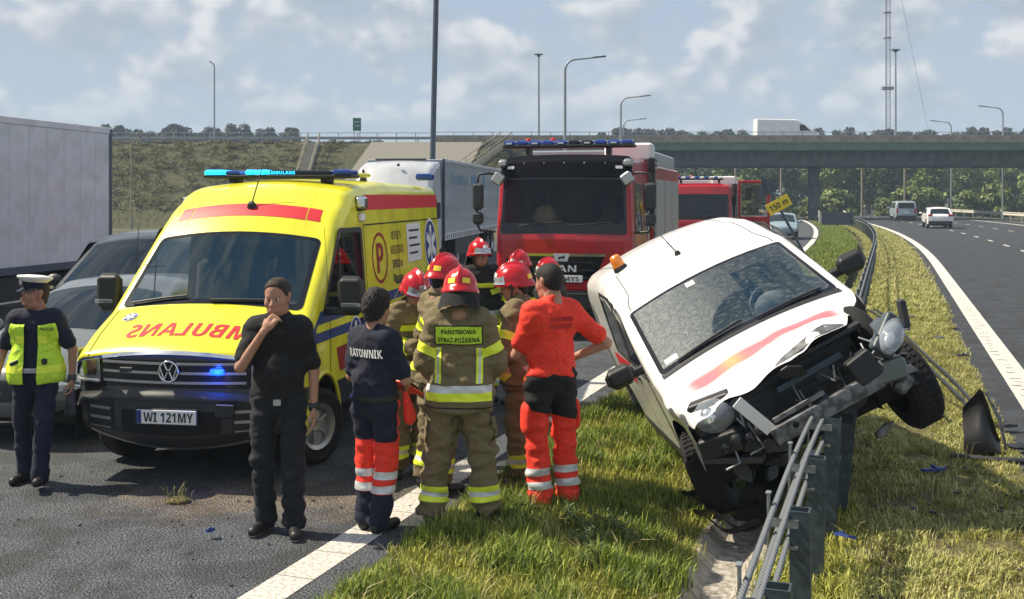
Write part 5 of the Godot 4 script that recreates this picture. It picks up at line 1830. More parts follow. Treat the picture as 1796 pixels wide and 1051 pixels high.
# ---------------------------------------------------------------- trucks and parked cars
func fire_engine(label: String, at: Vector3, turn: float, full: bool) -> Node3D:
	var o := thing("fire_engine", label, "fire engine", at, turn)
	var w := func(c: float, b: float) -> float: return 1.19 - maxf(0.0, b - 1.85) * 0.05 - (0.05 * pow(1.0 - c / 0.5, 2) if c < 0.5 else 0.0)
	var sh := Shell.new([[0.10, 0.74, 0, 0.05, 0.08], [0.0, 0.86, 0.05, 0.06, 0.10], [0.0, 1.70, 0.05, 0.07, 0.11], [0.03, 1.80, 0.03, 0.07, 0.09], [0.15, 2.72, 0.05, 0.06, 0.09], [0.21, 3.04, 0.07, 0.05, 0.12], [0.50, 3.13, 0.10, 0.03, 0.13], [2.35, 3.12, 0.05, 0.03, 0.10], [2.42, 3.0, 0.03, 0.03, 0.08], [2.42, 0.9, 0, 0.03, 0.08]], w)
	var at2 := sh.at
	var red: Material = M.red_paint if full else M.dark_red_paint
	var lo := part(skin(sh, at2[0], at2[3]), "front_panel", red, o)
	var tg: float = at2[1] + 0.14
	part(skin_poly(sh, rounded(pv([tg, -0.46, tg, 0.46, tg + 0.42, 0.60, tg + 0.42, -0.60]), 0.03), [], 0.006), "grille", M.black_gloss, lo)
	for k in 3: part(skin(sh, tg + 0.03 + k * 0.13, tg + 0.06 + k * 0.13, [], 0.014, -0.44, 0.44), "grille_bar", M.black_plastic, lo)
	part(skin_poly(sh, pv([tg + 0.40, -0.60, tg + 0.40, 0.60, tg + 0.445, 0.62, tg + 0.445, -0.62]), [], 0.014), "chrome_bar", M.chrome, lo)
	if full:
		var zz := sh.strip(Vector2(tg + 0.35, 0)).z + 0.016
		part(MB.new().prism(pv([-0.14, 0.09, 0.14, 0.09, 0.10, -0.04, -0.10, -0.04]), 0.012, Transform3D(Basis.IDENTITY, Vector3(0, 0.86 + 0.14 + 0.36, zz))), "emblem_shield", M.trailer_grey, lo)
		var lion := PackedVector2Array()
		for q in [[-0.055, -0.015], [-0.05, 0.02], [-0.02, 0.035], [0.02, 0.03], [0.035, 0.055], [0.06, 0.05], [0.055, 0.03], [0.04, 0.015], [0.045, -0.015], [0.03, -0.015], [0.022, 0.008], [-0.025, 0.008], [-0.035, -0.015]]: lion.push_back(Vector2(q[0], q[1]))
		part(MB.new().prism(lion, 0.006, Transform3D(Basis.IDENTITY, Vector3(0, 0.86 + 0.14 + 0.365, zz + 0.0125))), "emblem_animal", M.black_gloss, lo)
		var nf := func(q: Vector2) -> Vector3: return sh.strip(Vector2(tg + 0.20 + q.y, q.x * 0.80))
		part(letters(MB.new(), "MAN", 0.52, 0.115, nf, sh.core, 0.024), "lettering", M.decal_white, lo)
		plate(o, "514YS", Vector3(0.10, 1.03, 0.035), Basis.IDENTITY, 0.36)
		for sd in [-1.0, 1.0]:
			part(skin_poly(sh, pv([tg - 0.02, 0.66 * sd, tg - 0.02, 0.74 * sd, tg + 0.36, 0.80 * sd, tg + 0.30, 0.70 * sd]), [], 0.006), "side_slot", M.gap_black, lo)
	for q in [[-0.85, 0.72]]:
		part(MB.new().box(Vector3(0, 0.66, -0.12), Vector3(2.36, 0.34, 0.36), 0.06), "bumper", M.black_plastic, o)
	for sd in [-1.0, 1.0]:
		part(MB.new().box(Vector3(1.0 * sd, 0.86, 0.0), Vector3(0.34, 0.18, 0.14), 0.04), "headlight", M.chrome, o)
	# windscreen
	var wo := rounded(rect(at2[3] - 0.02, at2[4], -0.87, 0.87), 0.05)
	var wi := rounded(rect(at2[3] + 0.16, at2[4] - 0.03, -0.83, 0.83), 0.06)
	part(skin(sh, at2[3], at2[4], [wi]), "windscreen_frame", red, o)
	part(skin_poly(sh, wo, [wi], 0.004), "windscreen_border", M.black_gloss, o)
	var gl := part(skin_poly(sh, wi, [], 0.002), "windscreen", M.glass if full else M.dark_glass, o)
	wiper(o, sh, at2[3] + 0.10, -0.6, at2[3] + 0.17, 0.0)
	wiper(o, sh, at2[3] + 0.10, 0.1, at2[3] + 0.17, 0.7)
	var hdm: Material = std("truck_black", lin(0.008, 0.009, 0.014), 0.6) if full else red
	if full: (hdm as StandardMaterial3D).metallic_specular = 0.15
	var vz := part(skin(sh, at2[4], at2[6], [], 0.002), "roof_front", hdm, o)
	if full:
		for k in 5: part(MB.new().ball(sh.strip(Vector2(lerpf(at2[4], at2[5], 0.8), -0.6 + 0.3 * k)) + Vector3(0, 0, 0.01), Vector3(0.012, 0.012, 0.012), 8), "rivet", M.alloy, vz)
		for sd in [-1.0, 1.0]:
			part(skin_poly(sh, rounded(rect(at2[4] + 0.16, at2[4] + 0.21, minf(0.74 * sd, 0.84 * sd), maxf(0.74 * sd, 0.84 * sd)), 0.01), [], 0.01), "marker_lamp", M.decal_white, vz)
			part(MB.new().box(sh.strip(Vector2(at2[5], 0.9 * sd)) + Vector3(0.02 * sd, -0.02, 0.0), Vector3(0.16, 0.14, 0.24), 0.05), "corner_lamp", M.alloy, o)
	part(skin(sh, at2[6], at2[9]), "roof", red, o)
	var win := rounded(pv([0.42, 1.78, 1.30, 1.72, 1.30, 2.62, 0.52, 2.64]), 0.05)
	var win2 := rounded(pv([1.55, 1.72, 2.28, 1.72, 2.28, 2.62, 1.55, 2.62]), 0.05)
	for sd in [-1.0, 1.0]:
		var sp := part(flank(sh, sd, sh.edge(), [arch(1.25, 0.55, 0.62)], 0.0, 0.3), "cab_side", red, o)
		for q in [win, win2]: part(flank(sh, sd, q, [], 0.005, 0.4), "side_window", M.dark_glass, sp)
		part(flank(sh, sd, rect(1.42, 1.44, 0.95, 2.75), [], 0.004, 0.5), "door_seam", M.gap_black, sp)
		part(flank(sh, sd, rect(0.34, 0.36, 1.1, 2.75), [], 0.004, 0.5), "door_seam", M.gap_black, sp)
		part(MB.new().tube([Vector3(1.24 * sd, 1.5, -1.55), Vector3(1.26 * sd, 2.3, -1.55)], 0.02, 6), "grab_rail", M.alloy, sp)
		part(MB.new().box(Vector3(1.2 * sd, 1.5, -0.46), Vector3(0.05, 0.14, 0.24), 0.02), "door_handle", M.black_plastic, sp)
		wheel(o, Vector3(1.02 * sd, 0.52, -1.25), 0.52, 0.32, sd, M.decal_white)
		wheel(o, Vector3(1.02 * sd, 0.52, -5.2), 0.52, 0.32, sd, M.decal_white)
		# mirrors on hooped arms
		if full:
			var ma := part(MB.new().tube([Vector3(1.12 * sd, 2.78, -0.22), Vector3(1.30 * sd, 2.80, -0.12), Vector3(1.46 * sd, 2.78, -0.08), Vector3(1.50 * sd, 2.60, -0.08), Vector3(1.50 * sd, 1.95, -0.08), Vector3(1.44 * sd, 1.82, -0.10), Vector3(1.20 * sd, 1.80, -0.2)], 0.022, 8), "mirror_arm", M.black_plastic, o)
			part(MB.new().box(Vector3(1.47 * sd, 2.40, -0.05), Vector3(0.20, 0.46, 0.12), 0.05), "mirror", M.grey_plastic, ma)
			part(MB.new().box(Vector3(1.47 * sd, 2.03, -0.05), Vector3(0.20, 0.22, 0.12), 0.05), "wide_mirror", M.grey_plastic, ma)
			part(MB.new().box(Vector3(1.10 * sd, 2.70, 0.0), Vector3(0.20, 0.20, 0.10), 0.03, Basis(Vector3.BACK, 0.6 * sd)), "kerb_mirror", M.alloy, ma)
	# light bar
	var lb := part(MB.new().box(Vector3(0, 3.27, -0.62), Vector3(2.30 if full else 1.7, 0.06, 0.34), 0.02), "light_bar", M.black_plastic, o)
	for k in 10:
		var x := -1.03 + k * 0.229
		if not full: x *= 0.74
		part(MB.new().box(Vector3(x, 3.325, -0.62), Vector3(0.20 if full else 0.15, 0.09, 0.32), 0.03), "lamp_module", (M.blue_lens if k < 5 or k > 6 else M.dark_glass) if full else (M.decal_white if k % 2 else M.blue_lens), lb)
		if k % 2 == 0 and full: part(MB.new().box(Vector3(x, 3.32, -0.455), Vector3(0.10, 0.03, 0.01)), "lamp_diode", M.decal_white, lb)
	for x in [-0.8, -0.35]:
		part(MB.new().ball(Vector3(x, 3.39, -0.95), Vector3(0.06, 0.05, 0.06), 10), "red_lamp", M.red_lens, lb)
	for x in [-0.7, 0.7]: part(MB.new().box(Vector3(x, 3.19, -0.62), Vector3(0.08, 0.14, 0.2)), "bracket", M.black_plastic, lb)
	# body
	var bd := part(MB.new().box(Vector3(0, 1.85, -4.95), Vector3(2.46, 2.30, 4.70), 0.05), "body", red, o)
	part(MB.new().box(Vector3(0, 3.14, -4.9), Vector3(2.30, 0.30, 4.5), 0.04), "roof_box", M.alloy if full else M.decal_white, bd)
	part(MB.new().box(Vector3(0.75, 3.24, -2.75), Vector3(0.9, 0.34, 0.5), 0.05), "roof_locker", M.decal_white, bd)
	for sd in [-1.0, 1.0]:
		for k in 3:
			var z := -3.5 - k * 1.45
			var st := part(MB.new().box(Vector3(1.235 * sd, 1.85, z), Vector3(0.02, 1.75, 1.25), 0.005), "roller_shutter", M.alloy, bd)
			if full and sd > 0:
				for j in 14: part(MB.new().box(Vector3(1.248, 1.06 + j * 0.12, z), Vector3(0.012, 0.10, 1.2), 0.004), "slat", M.alloy, st)
	part(MB.new().box(Vector3(1.20, 2.45, -2.52), Vector3(0.12, 1.25, 0.22), 0.03), "air_intake", M.black_plastic, o)
	part(MB.new().box(Vector3(1.20, 3.0, -2.60), Vector3(0.14, 0.26, 0.42), 0.03), "intake_head", M.black_plastic, o)
	for k in 2: part(MB.new().box(Vector3(1.275, 3.02 - 0.09 * k, -2.60), Vector3(0.012, 0.04, 0.36)), "intake_slot", M.alloy, o)
	part(MB.new().tube([Vector3(1.26, 0.9, -2.46), Vector3(1.26, 2.2, -2.46)], 0.03, 6), "boarding_rail", M.galvanised, o)
	part(MB.new().box(Vector3(0, 0.75, -3.6), Vector3(2.2, 0.4, 7.0)), "chassis", M.gap_black, o)
	# cabin
	if full:
		part(MB.new().box(Vector3(0, 1.78, -0.55), Vector3(2.2, 0.16, 0.6), 0.05), "dashboard", M.cab_dark, o)
		part(MB.new().box(Vector3(0, 2.0, -1.9), Vector3(2.2, 2.1, 0.05)), "bulkhead", M.cab_dark, o)
		part(MB.new().box(Vector3(0, 2.80, -1.25), Vector3(1.9, 0.05, 1.3)), "headlining", M.cab_dark, o)
		for x in [-0.65, 0.65]: seat(o, Vector3(x, 1.45, -1.15))
		steering(o, Vector3(0.65, 1.88, -0.80), 0.22)
		part(MB.new().box(Vector3(-0.85, 1.88, -0.42), Vector3(0.3, 0.05, 0.2), 0.01, Basis(Vector3.UP, 0.3)), "papers_on_dash", M.paper_blue if M.has("paper_blue") else M.decal_white, o)
		part(MB.new().ball(Vector3(-0.45, 2.02, -0.75), Vector3(0.22, 0.24, 0.2), 12), "folded_jacket", M.fire_tan, o)
		part(MB.new().box(Vector3(0.1, 1.88, -0.45), Vector3(0.6, 0.06, 0.2), 0.02), "clutter_on_dash", M.cab_dark, o)
	return o


func build_trucks() -> void:
	std("paper_blue", lin(0.35, 0.62, 0.75), 0.7)
	fire_engine("large red fire engine with black roof front, facing the camera behind the rescuers", Vector3(0.83, 0, -18.1), -0.25, true)
	var f2 := fire_engine("second red fire engine farther back with its door standing open", Vector3(6.55, -0.12, -38.0), -0.25, false)
	f2.scale = Vector3.ONE * 0.96
	# its open door
	var d := MB.new()
	d.box(Vector3(0, 0, 0), Vector3(1.15, 0.9, 0.07), 0.03)
	for q in [[0, 1.72, 1.15, 0.10], [-0.53, 1.08, 0.10, 1.3], [0.53, 1.08, 0.10, 1.3]]:
		d.box(Vector3(q[0], q[1], 0), Vector3(q[2], q[3], 0.07), 0.02)
	var dd := part(d, "open_door", M.dark_red_paint, f2)
	dd.position = Vector3(1.95, 1.45, -0.75)
	dd.rotation.y = -0.05
	part(MB.new().box(Vector3(0, 1.08, 0), Vector3(0.98, 1.2, 0.01)), "door_glass", M.glass, dd)
	part(MB.new().box(Vector3(-0.2, 1.3, 0.12), Vector3(0.24, 0.5, 0.12), 0.05), "mirror", M.black_plastic, dd)
	# grey trailer at the left edge
	var t := thing("grey_trailer", "huge plain grey semi-trailer side filling the left edge of the picture", "trailer", Vector3(-9.36, 0, -25.3), -0.187)
	part(MB.new().box(Vector3(-1.26, 2.42, 6.8), Vector3(2.46, 3.1, 13.5), 0.02), "box_body", M.trailer_grey, t)
	for i in 22:
		part(MB.new().box(Vector3(-0.02, 2.42, 0.32 + i * 0.612), Vector3(0.02, 2.9, 0.606), 0.004), "side_panel", M.trailer_grey, t)
	part(MB.new().box(Vector3(-0.02, 3.93, 6.8), Vector3(0.06, 0.14, 13.56), 0.01), "top_rail", M.trailer_grey, t)
	part(MB.new().box(Vector3(-0.02, 0.90, 6.8), Vector3(0.06, 0.16, 13.56), 0.01), "bottom_rail", M.dark_pole, t)
	part(MB.new().box(Vector3(-0.01, 2.42, 0.03), Vector3(0.05, 3.12, 0.10), 0.01), "corner_post", M.dark_pole, t)
	part(MB.new().box(Vector3(-1.3, 0.62, 6.8), Vector3(1.6, 0.36, 12.0)), "chassis", M.gap_black, t)
	part(MB.new().box(Vector3(-0.20, 0.52, 6.0), Vector3(0.05, 0.5, 6.0), 0.01), "side_guard", M.black_plastic, t)
	for z in [9.2, 10.5, 11.8, 1.0]: wheel(t, Vector3(-0.35, 0.5, z), 0.5, 0.36, 1, M.alloy)
	# lorry behind the ambulance
	var l := thing("white_lorry", "white and grey lorry with blue lettering on its trailer, behind the ambulance", "lorry", Vector3(-3.67, 0, -32.0), -0.125)
	var sh := Shell.new([[0.1, 0.5, 0, 0.1, 0.1], [0.0, 0.7, 0.05, 0.12, 0.12], [0.0, 1.5, 0.1, 0.14, 0.12], [0.15, 2.4, 0.1, 0.14, 0.12], [0.35, 2.7, 0.1, 0.12, 0.15], [0.9, 3.42, 0.3, 0.10, 0.2], [1.6, 3.52, 0.1, 0.05, 0.2], [2.1, 3.52, 0.05, 0.03, 0.1], [2.15, 0.8, 0, 0.03, 0.08]], func(c, b): return 1.22 - maxf(0, b - 2.2) * 0.03)
	var a := sh.at
	var cb := part(skin(sh, a[0], a[7]), "cab", M.lorry_white, l)
	part(skin_poly(sh, rounded(rect(a[2] + 0.05, a[3] - 0.05, -0.82, 0.82), 0.05), [], 0.006), "windscreen", M.dark_glass, l)
	for sd in [-1.0, 1.0]:
		part(flank(sh, sd, sh.edge(), [], 0.0, 0.4), "cab_side", M.lorry_white, l)
		part(flank(sh, sd, pv([0.4, 1.5, 1.3, 1.5, 1.3, 2.3, 0.5, 2.3]), [], 0.006, 0.4), "side_window", M.dark_glass, l)
		part(MB.new().box(Vector3(1.45 * sd, 2.0, -0.2), Vector3(0.2, 0.5, 0.12), 0.05), "mirror", M.black_plastic, l)
		for z in [-1.3, -5.0, -12.0, -13.3]: wheel(l, Vector3(1.05 * sd, 0.5, z), 0.5, 0.32, sd, M.alloy)
	part(MB.new().ball(Vector3(0.15, 3.36, -0.72), Vector3(0.05, 0.05, 0.05), 8), "roof_horn", M.black_plastic, cb)
	part(MB.new().box(Vector3(0, 3.56, -1.7), Vector3(1.6, 0.05, 0.2), 0.02), "roof_bar", M.grey_plastic, cb)
	var tr := part(MB.new().box(Vector3(0, 2.30, -9.2), Vector3(2.5, 2.56, 13.6), 0.03), "trailer_body", M.trailer_blue, l)
	part(MB.new().box(Vector3(1.22, 2.3, -2.42), Vector3(0.08, 2.6, 0.08), 0.01), "corner_post", M.dark_pole, l)
	part(MB.new().box(Vector3(1.26, 3.55, -9.2), Vector3(0.05, 0.10, 13.6), 0.01), "top_rail", M.trailer_grey, l)
	part(MB.new().box(Vector3(1.262, 1.12, -9.2), Vector3(0.02, 0.22, 13.5)), "bottom_band", M.decal_white, l)
	for k in 34: part(MB.new().box(Vector3(1.275, 1.12, -2.7 - k * 0.4), Vector3(0.012, 0.16, 0.16)), "strap_buckle", M.dark_pole, l)
	part(sign_letters(MB.new(), "Drumean", 3.4, 0.42, Transform3D(Basis(Vector3.UP, PI / 2), Vector3(1.254, 3.0, -5.2))), "lettering", std("print_blue", lin(0.09, 0.20, 0.33), 0.6), tr)
	part(MB.new().box(Vector3(1.253, 2.98, -8.3), Vector3(0.004, 0.40, 1.5)), "printed_block", M.print_blue, tr)
	part(MB.new().prism(pv([-0.4, -0.3, 0.4, -0.3, 0.1, 0.35, -0.1, 0.35]), 0.004, Transform3D(Basis(Vector3.UP, PI / 2), Vector3(1.252, 3.05, -10.6))), "printed_mark", M.print_blue, tr)
	part(MB.new().box(Vector3(0, 0.75, -8.0), Vector3(1.8, 0.4, 12.0)), "chassis", M.gap_black, l)
	part(MB.new().box(Vector3(1.2, 0.72, -7.0), Vector3(0.06, 0.5, 5.0)), "side_guard", M.grey_plastic, l)
	# grey car and dark van by the policeman
	var car_prof := [[0.14, 0.28, 0, 0.22, 0.08], [0.0, 0.42, 0.05, 0.22, 0.10], [0.02, 0.68, 0.06, 0.20, 0.10], [0.12, 0.78, 0.06, 0.16, 0.10], [1.18, 1.0, 0.05, 0.08, 0.10], [2.0, 1.42, 0.15, 0.09, 0.10], [2.5, 1.49, 0.3, 0.05, 0.13], [3.6, 1.43, 0.2, 0.05, 0.13], [4.25, 1.05, 0.1, 0.06, 0.1], [4.45, 0.9, 0.06, 0.06, 0.1], [4.45, 0.35, 0, 0.05, 0.08]]
	var g := thing("grey_car", "grey passenger car parked behind the policeman, front towards the camera", "car", Vector3(-4.88, 0, -10.25), -0.16)
	var gs := plain_vehicle(g, car_prof, 0.91, M.grey_paint, {"belt": 0.92, "hood": 3, "axles": [0.88, 3.55], "r": 0.32, "tumble": 0.30, "mirror": 1.45, "windows": [[1.42, 0.98, 2.30, 0.98, 2.34, 1.34, 1.98, 1.33], [2.40, 0.98, 3.35, 0.98, 3.2, 1.32, 2.44, 1.34]], "seams": [1.32, 2.36, 3.3]})
	head_lamp(g, gs, gs.at[2] - 0.12, gs.at[2] + 0.06, 0.62, 0.98, M.chrome)
	part(skin_poly(gs, rounded(rect(gs.at[1] + 0.03, gs.at[2] - 0.02, -0.55, 0.55), 0.03), [], 0.006), "grille", M.black_plastic, g)
	var van_prof := [[0.14, 0.28, 0, 0.22, 0.08], [0.0, 0.42, 0.05, 0.22, 0.10], [0.02, 0.80, 0.06, 0.20, 0.10], [0.12, 1.0, 0.08, 0.16, 0.10], [0.85, 1.28, 0.05, 0.08, 0.10], [1.65, 1.84, 0.12, 0.09, 0.10], [2.1, 1.93, 0.25, 0.05, 0.13], [4.6, 1.93, 0.1, 0.04, 0.13], [4.85, 1.6, 0.1, 0.04, 0.1], [4.9, 0.5, 0.05, 0.04, 0.1], [4.85, 0.35, 0, 0.04, 0.08]]
	var v := thing("dark_van", "dark grey van parked between the grey trailer and the ambulance", "van", Vector3(-5.30, 0, -13.3), -0.16)
	var vs := plain_vehicle(v, van_prof, 0.95, M.dark_paint, {"belt": 1.2, "hood": 3, "axles": [0.9, 3.9], "r": 0.34, "tumble": 0.16, "mirror": 1.15, "windows": [[1.2, 1.28, 2.1, 1.26, 2.12, 1.76, 1.66, 1.76], [2.3, 1.26, 3.4, 1.26, 3.4, 1.76, 2.3, 1.76]], "seams": [1.05, 2.2, 3.5], "mirror_m": M.black_plastic})
	head_lamp(v, vs, vs.at[2] - 0.15, vs.at[2] + 0.1, 0.62, 0.98, M.chrome)
	part(skin_poly(vs, rounded(rect(vs.at[2] - 0.16, vs.at[2] + 0.04, -0.55, 0.55), 0.03), [], 0.006), "grille", M.black_plastic, v)
	wiper(v, vs, vs.at[4] + 0.05, -0.7, vs.at[4] + 0.08, 0.0)
	# patrol car beyond the second fire engine
	var p := thing("patrol_car", "small pale blue car behind the open door of the second fire engine", "car", Vector3(14.9, 0, -60), -0.27)
	var ps := plain_vehicle(p, car_prof, 0.9, std("pale_blue", lin(0.22, 0.29, 0.33), 0.35), {"belt": 0.92, "hood": 3, "axles": [0.88, 3.55], "r": 0.32, "tumble": 0.30, "mirror": 1.45, "windows": [[1.42, 0.98, 2.30, 0.98, 2.34, 1.34, 1.98, 1.33]]})
	head_lamp(p, ps, ps.at[2] - 0.12, ps.at[2] + 0.06, 0.62, 0.98, M.chrome)
	# knocked-over warning sign
	var s := thing("distance_sign", "tilted road sign with a yellow plate reading 150 m, above the wrecked car's roof", "road sign", Vector3(9.75, 0, -35))
	s.rotation.z = 0.50
	part(MB.new().tube([Vector3(0, 0.2, 0), Vector3(0, 3.5, 0)], 0.045, 8), "pole", M.dark_pole, s)
	var pl := part(MB.new().box(Vector3(0.02, 2.42, 0.06), Vector3(0.80, 0.38, 0.02), 0.004), "plate", M.amber_band, s)
	pl.rotation.z = 0.0
	var pz := Transform3D(Basis(Vector3.BACK, 0.0), Vector3(0.02, 2.42, 0.075))
	part(sign_letters(MB.new(), "150 m", 0.64, 0.20, pz), "lettering", M.decal_black, pl)
	part(MB.new().prism(pv([-0.36, 2.85, 0.36, 2.85, 0.0, 3.5]), 0.02, Transform3D(Basis.IDENTITY, Vector3(0, 0, -0.08))), "triangle_panel", M.dark_pole, s)


# ---------------------------------------------------------------- traffic far away
func build_far_traffic() -> void:
	var van_prof := [[0.14, 0.28, 0, 0.22, 0.08], [0.0, 0.42, 0.05, 0.22, 0.10], [0.02, 0.80, 0.06, 0.20, 0.10], [0.12, 1.0, 0.08, 0.16, 0.10], [0.85, 1.28, 0.05, 0.08, 0.10], [1.65, 1.88, 0.12, 0.09, 0.10], [2.1, 1.98, 0.25, 0.05, 0.13], [4.9, 1.98, 0.1, 0.04, 0.13], [5.1, 1.6, 0.1, 0.04, 0.1], [5.15, 0.5, 0.05, 0.04, 0.1], [5.1, 0.35, 0, 0.04, 0.08]]
	var v := thing("pale_van", "pale van seen from behind, driving away on the right carriageway", "van", Vector3(39.6, 0, -111), PI - 0.20)
	var vs := plain_vehicle(v, van_prof, 0.98, M.trailer_blue, {"belt": 1.2, "hood": 3, "axles": [0.9, 4.1], "r": 0.34, "tumble": 0.12, "mirror": 1.15, "windows": [[1.2, 1.28, 2.1, 1.26, 2.12, 1.76, 1.66, 1.76], [2.3, 1.26, 4.5, 1.26, 4.5, 1.76, 2.3, 1.76]]})
	rear_end(v, 5.14, 0.98, 1.25, 1.80, 1.0)
	var suv := [[0.14, 0.35, 0, 0.22, 0.08], [0.0, 0.48, 0.05, 0.22, 0.10], [0.02, 0.82, 0.06, 0.20, 0.10], [0.12, 0.95, 0.08, 0.16, 0.10], [1.2, 1.12, 0.05, 0.08, 0.10], [1.95, 1.55, 0.12, 0.09, 0.10], [2.4, 1.63, 0.25, 0.05, 0.13], [3.7, 1.58, 0.1, 0.05, 0.13], [4.15, 1.08, 0.1, 0.06, 0.1], [4.35, 0.95, 0.05, 0.06, 0.1], [4.35, 0.35, 0, 0.06, 0.08]]
	var c := thing("white_car", "white car seen from behind, driving away on the right carriageway", "car", Vector3(33.2, 0, -85.5), PI - 0.24)
	var cs := plain_vehicle(c, suv, 0.93, M.white_paint, {"belt": 1.05, "hood": 3, "axles": [0.9, 3.5], "r": 0.35, "tumble": 0.26, "mirror": 1.4, "windows": [[1.45, 1.12, 2.30, 1.12, 2.34, 1.48, 1.98, 1.47], [2.40, 1.12, 3.5, 1.12, 3.3, 1.46, 2.44, 1.48]]})
	var rw := rounded(rect(cs.at[7] + 0.12, cs.at[8] - 0.03, -0.75, 0.75), 0.05)
	part(skin_poly(cs, rw, [], 0.006), "rear_window", M.dark_glass, c)
	for x in [-0.72, 0.72]: part(MB.new().box(Vector3(x, 1.0, -4.36), Vector3(0.34, 0.16, 0.06), 0.02), "tail_light", M.red_lens, c)
	part(MB.new().box(Vector3(0, 0.45, -4.35), Vector3(1.7, 0.24, 0.08), 0.03), "rear_bumper", M.black_plastic, c)
	part(MB.new().box(Vector3(0, 0.78, -4.365), Vector3(0.52, 0.11, 0.02)), "number_plate", M.decal_white, c)
	var b := thing("bridge_van", "white high-roofed van crossing the bridge from left to right", "van", Vector3(32.8, 8.035, -115.5), PI / 2)
	var bp := [[0.16, 0.30, 0, 0.24, 0.08], [0.02, 0.42, 0.06, 0.24, 0.10], [0.0, 0.76, 0.04, 0.22, 0.10], [0.1, 1.12, 0.03, 0.19, 0.10], [0.99, 1.47, 0.03, 0.08, 0.09], [1.80, 2.10, 0.06, 0.10, 0.10], [2.6, 2.6, 0.3, 0.05, 0.15], [6.9, 2.65, 0.05, 0.03, 0.12], [6.95, 0.5, 0.05, 0.02, 0.08], [6.9, 0.36, 0, 0.02, 0.08]]
	plain_vehicle(b, bp, 0.99, M.white_paint, {"belt": 1.3, "hood": 3, "axles": [1.0, 5.2], "r": 0.35, "tumble": 0.075, "mirror": 1.35, "windows": [[1.28, 1.36, 2.36, 1.32, 2.36, 2.0, 1.90, 2.0]], "seams": [2.5, 4.0], "mirror_m": M.black_plastic, "painted_bumper": false})


func rear_end(o: Node3D, c: float, half: float, b0: float, b1: float, y: float) -> void:
	part(MB.new().box(Vector3(0, (b0 + b1) * 0.5, -c - 0.02), Vector3(half * 1.5, b1 - b0, 0.03), 0.02), "rear_window", M.dark_glass, o)
	for x in [-1.0, 1.0]: part(MB.new().box(Vector3(x * half * 0.86, y, -c - 0.01), Vector3(0.16, 0.5, 0.05), 0.02), "tail_light", M.red_lens, o)
	part(MB.new().box(Vector3(0, 0.45, -c - 0.02), Vector3(half * 1.9, 0.22, 0.1), 0.03), "rear_bumper", M.black_plastic, o)
	part(MB.new().box(Vector3(0, 0.85, -c - 0.03), Vector3(0.52, 0.11, 0.02)), "number_plate", M.decal_white, o)


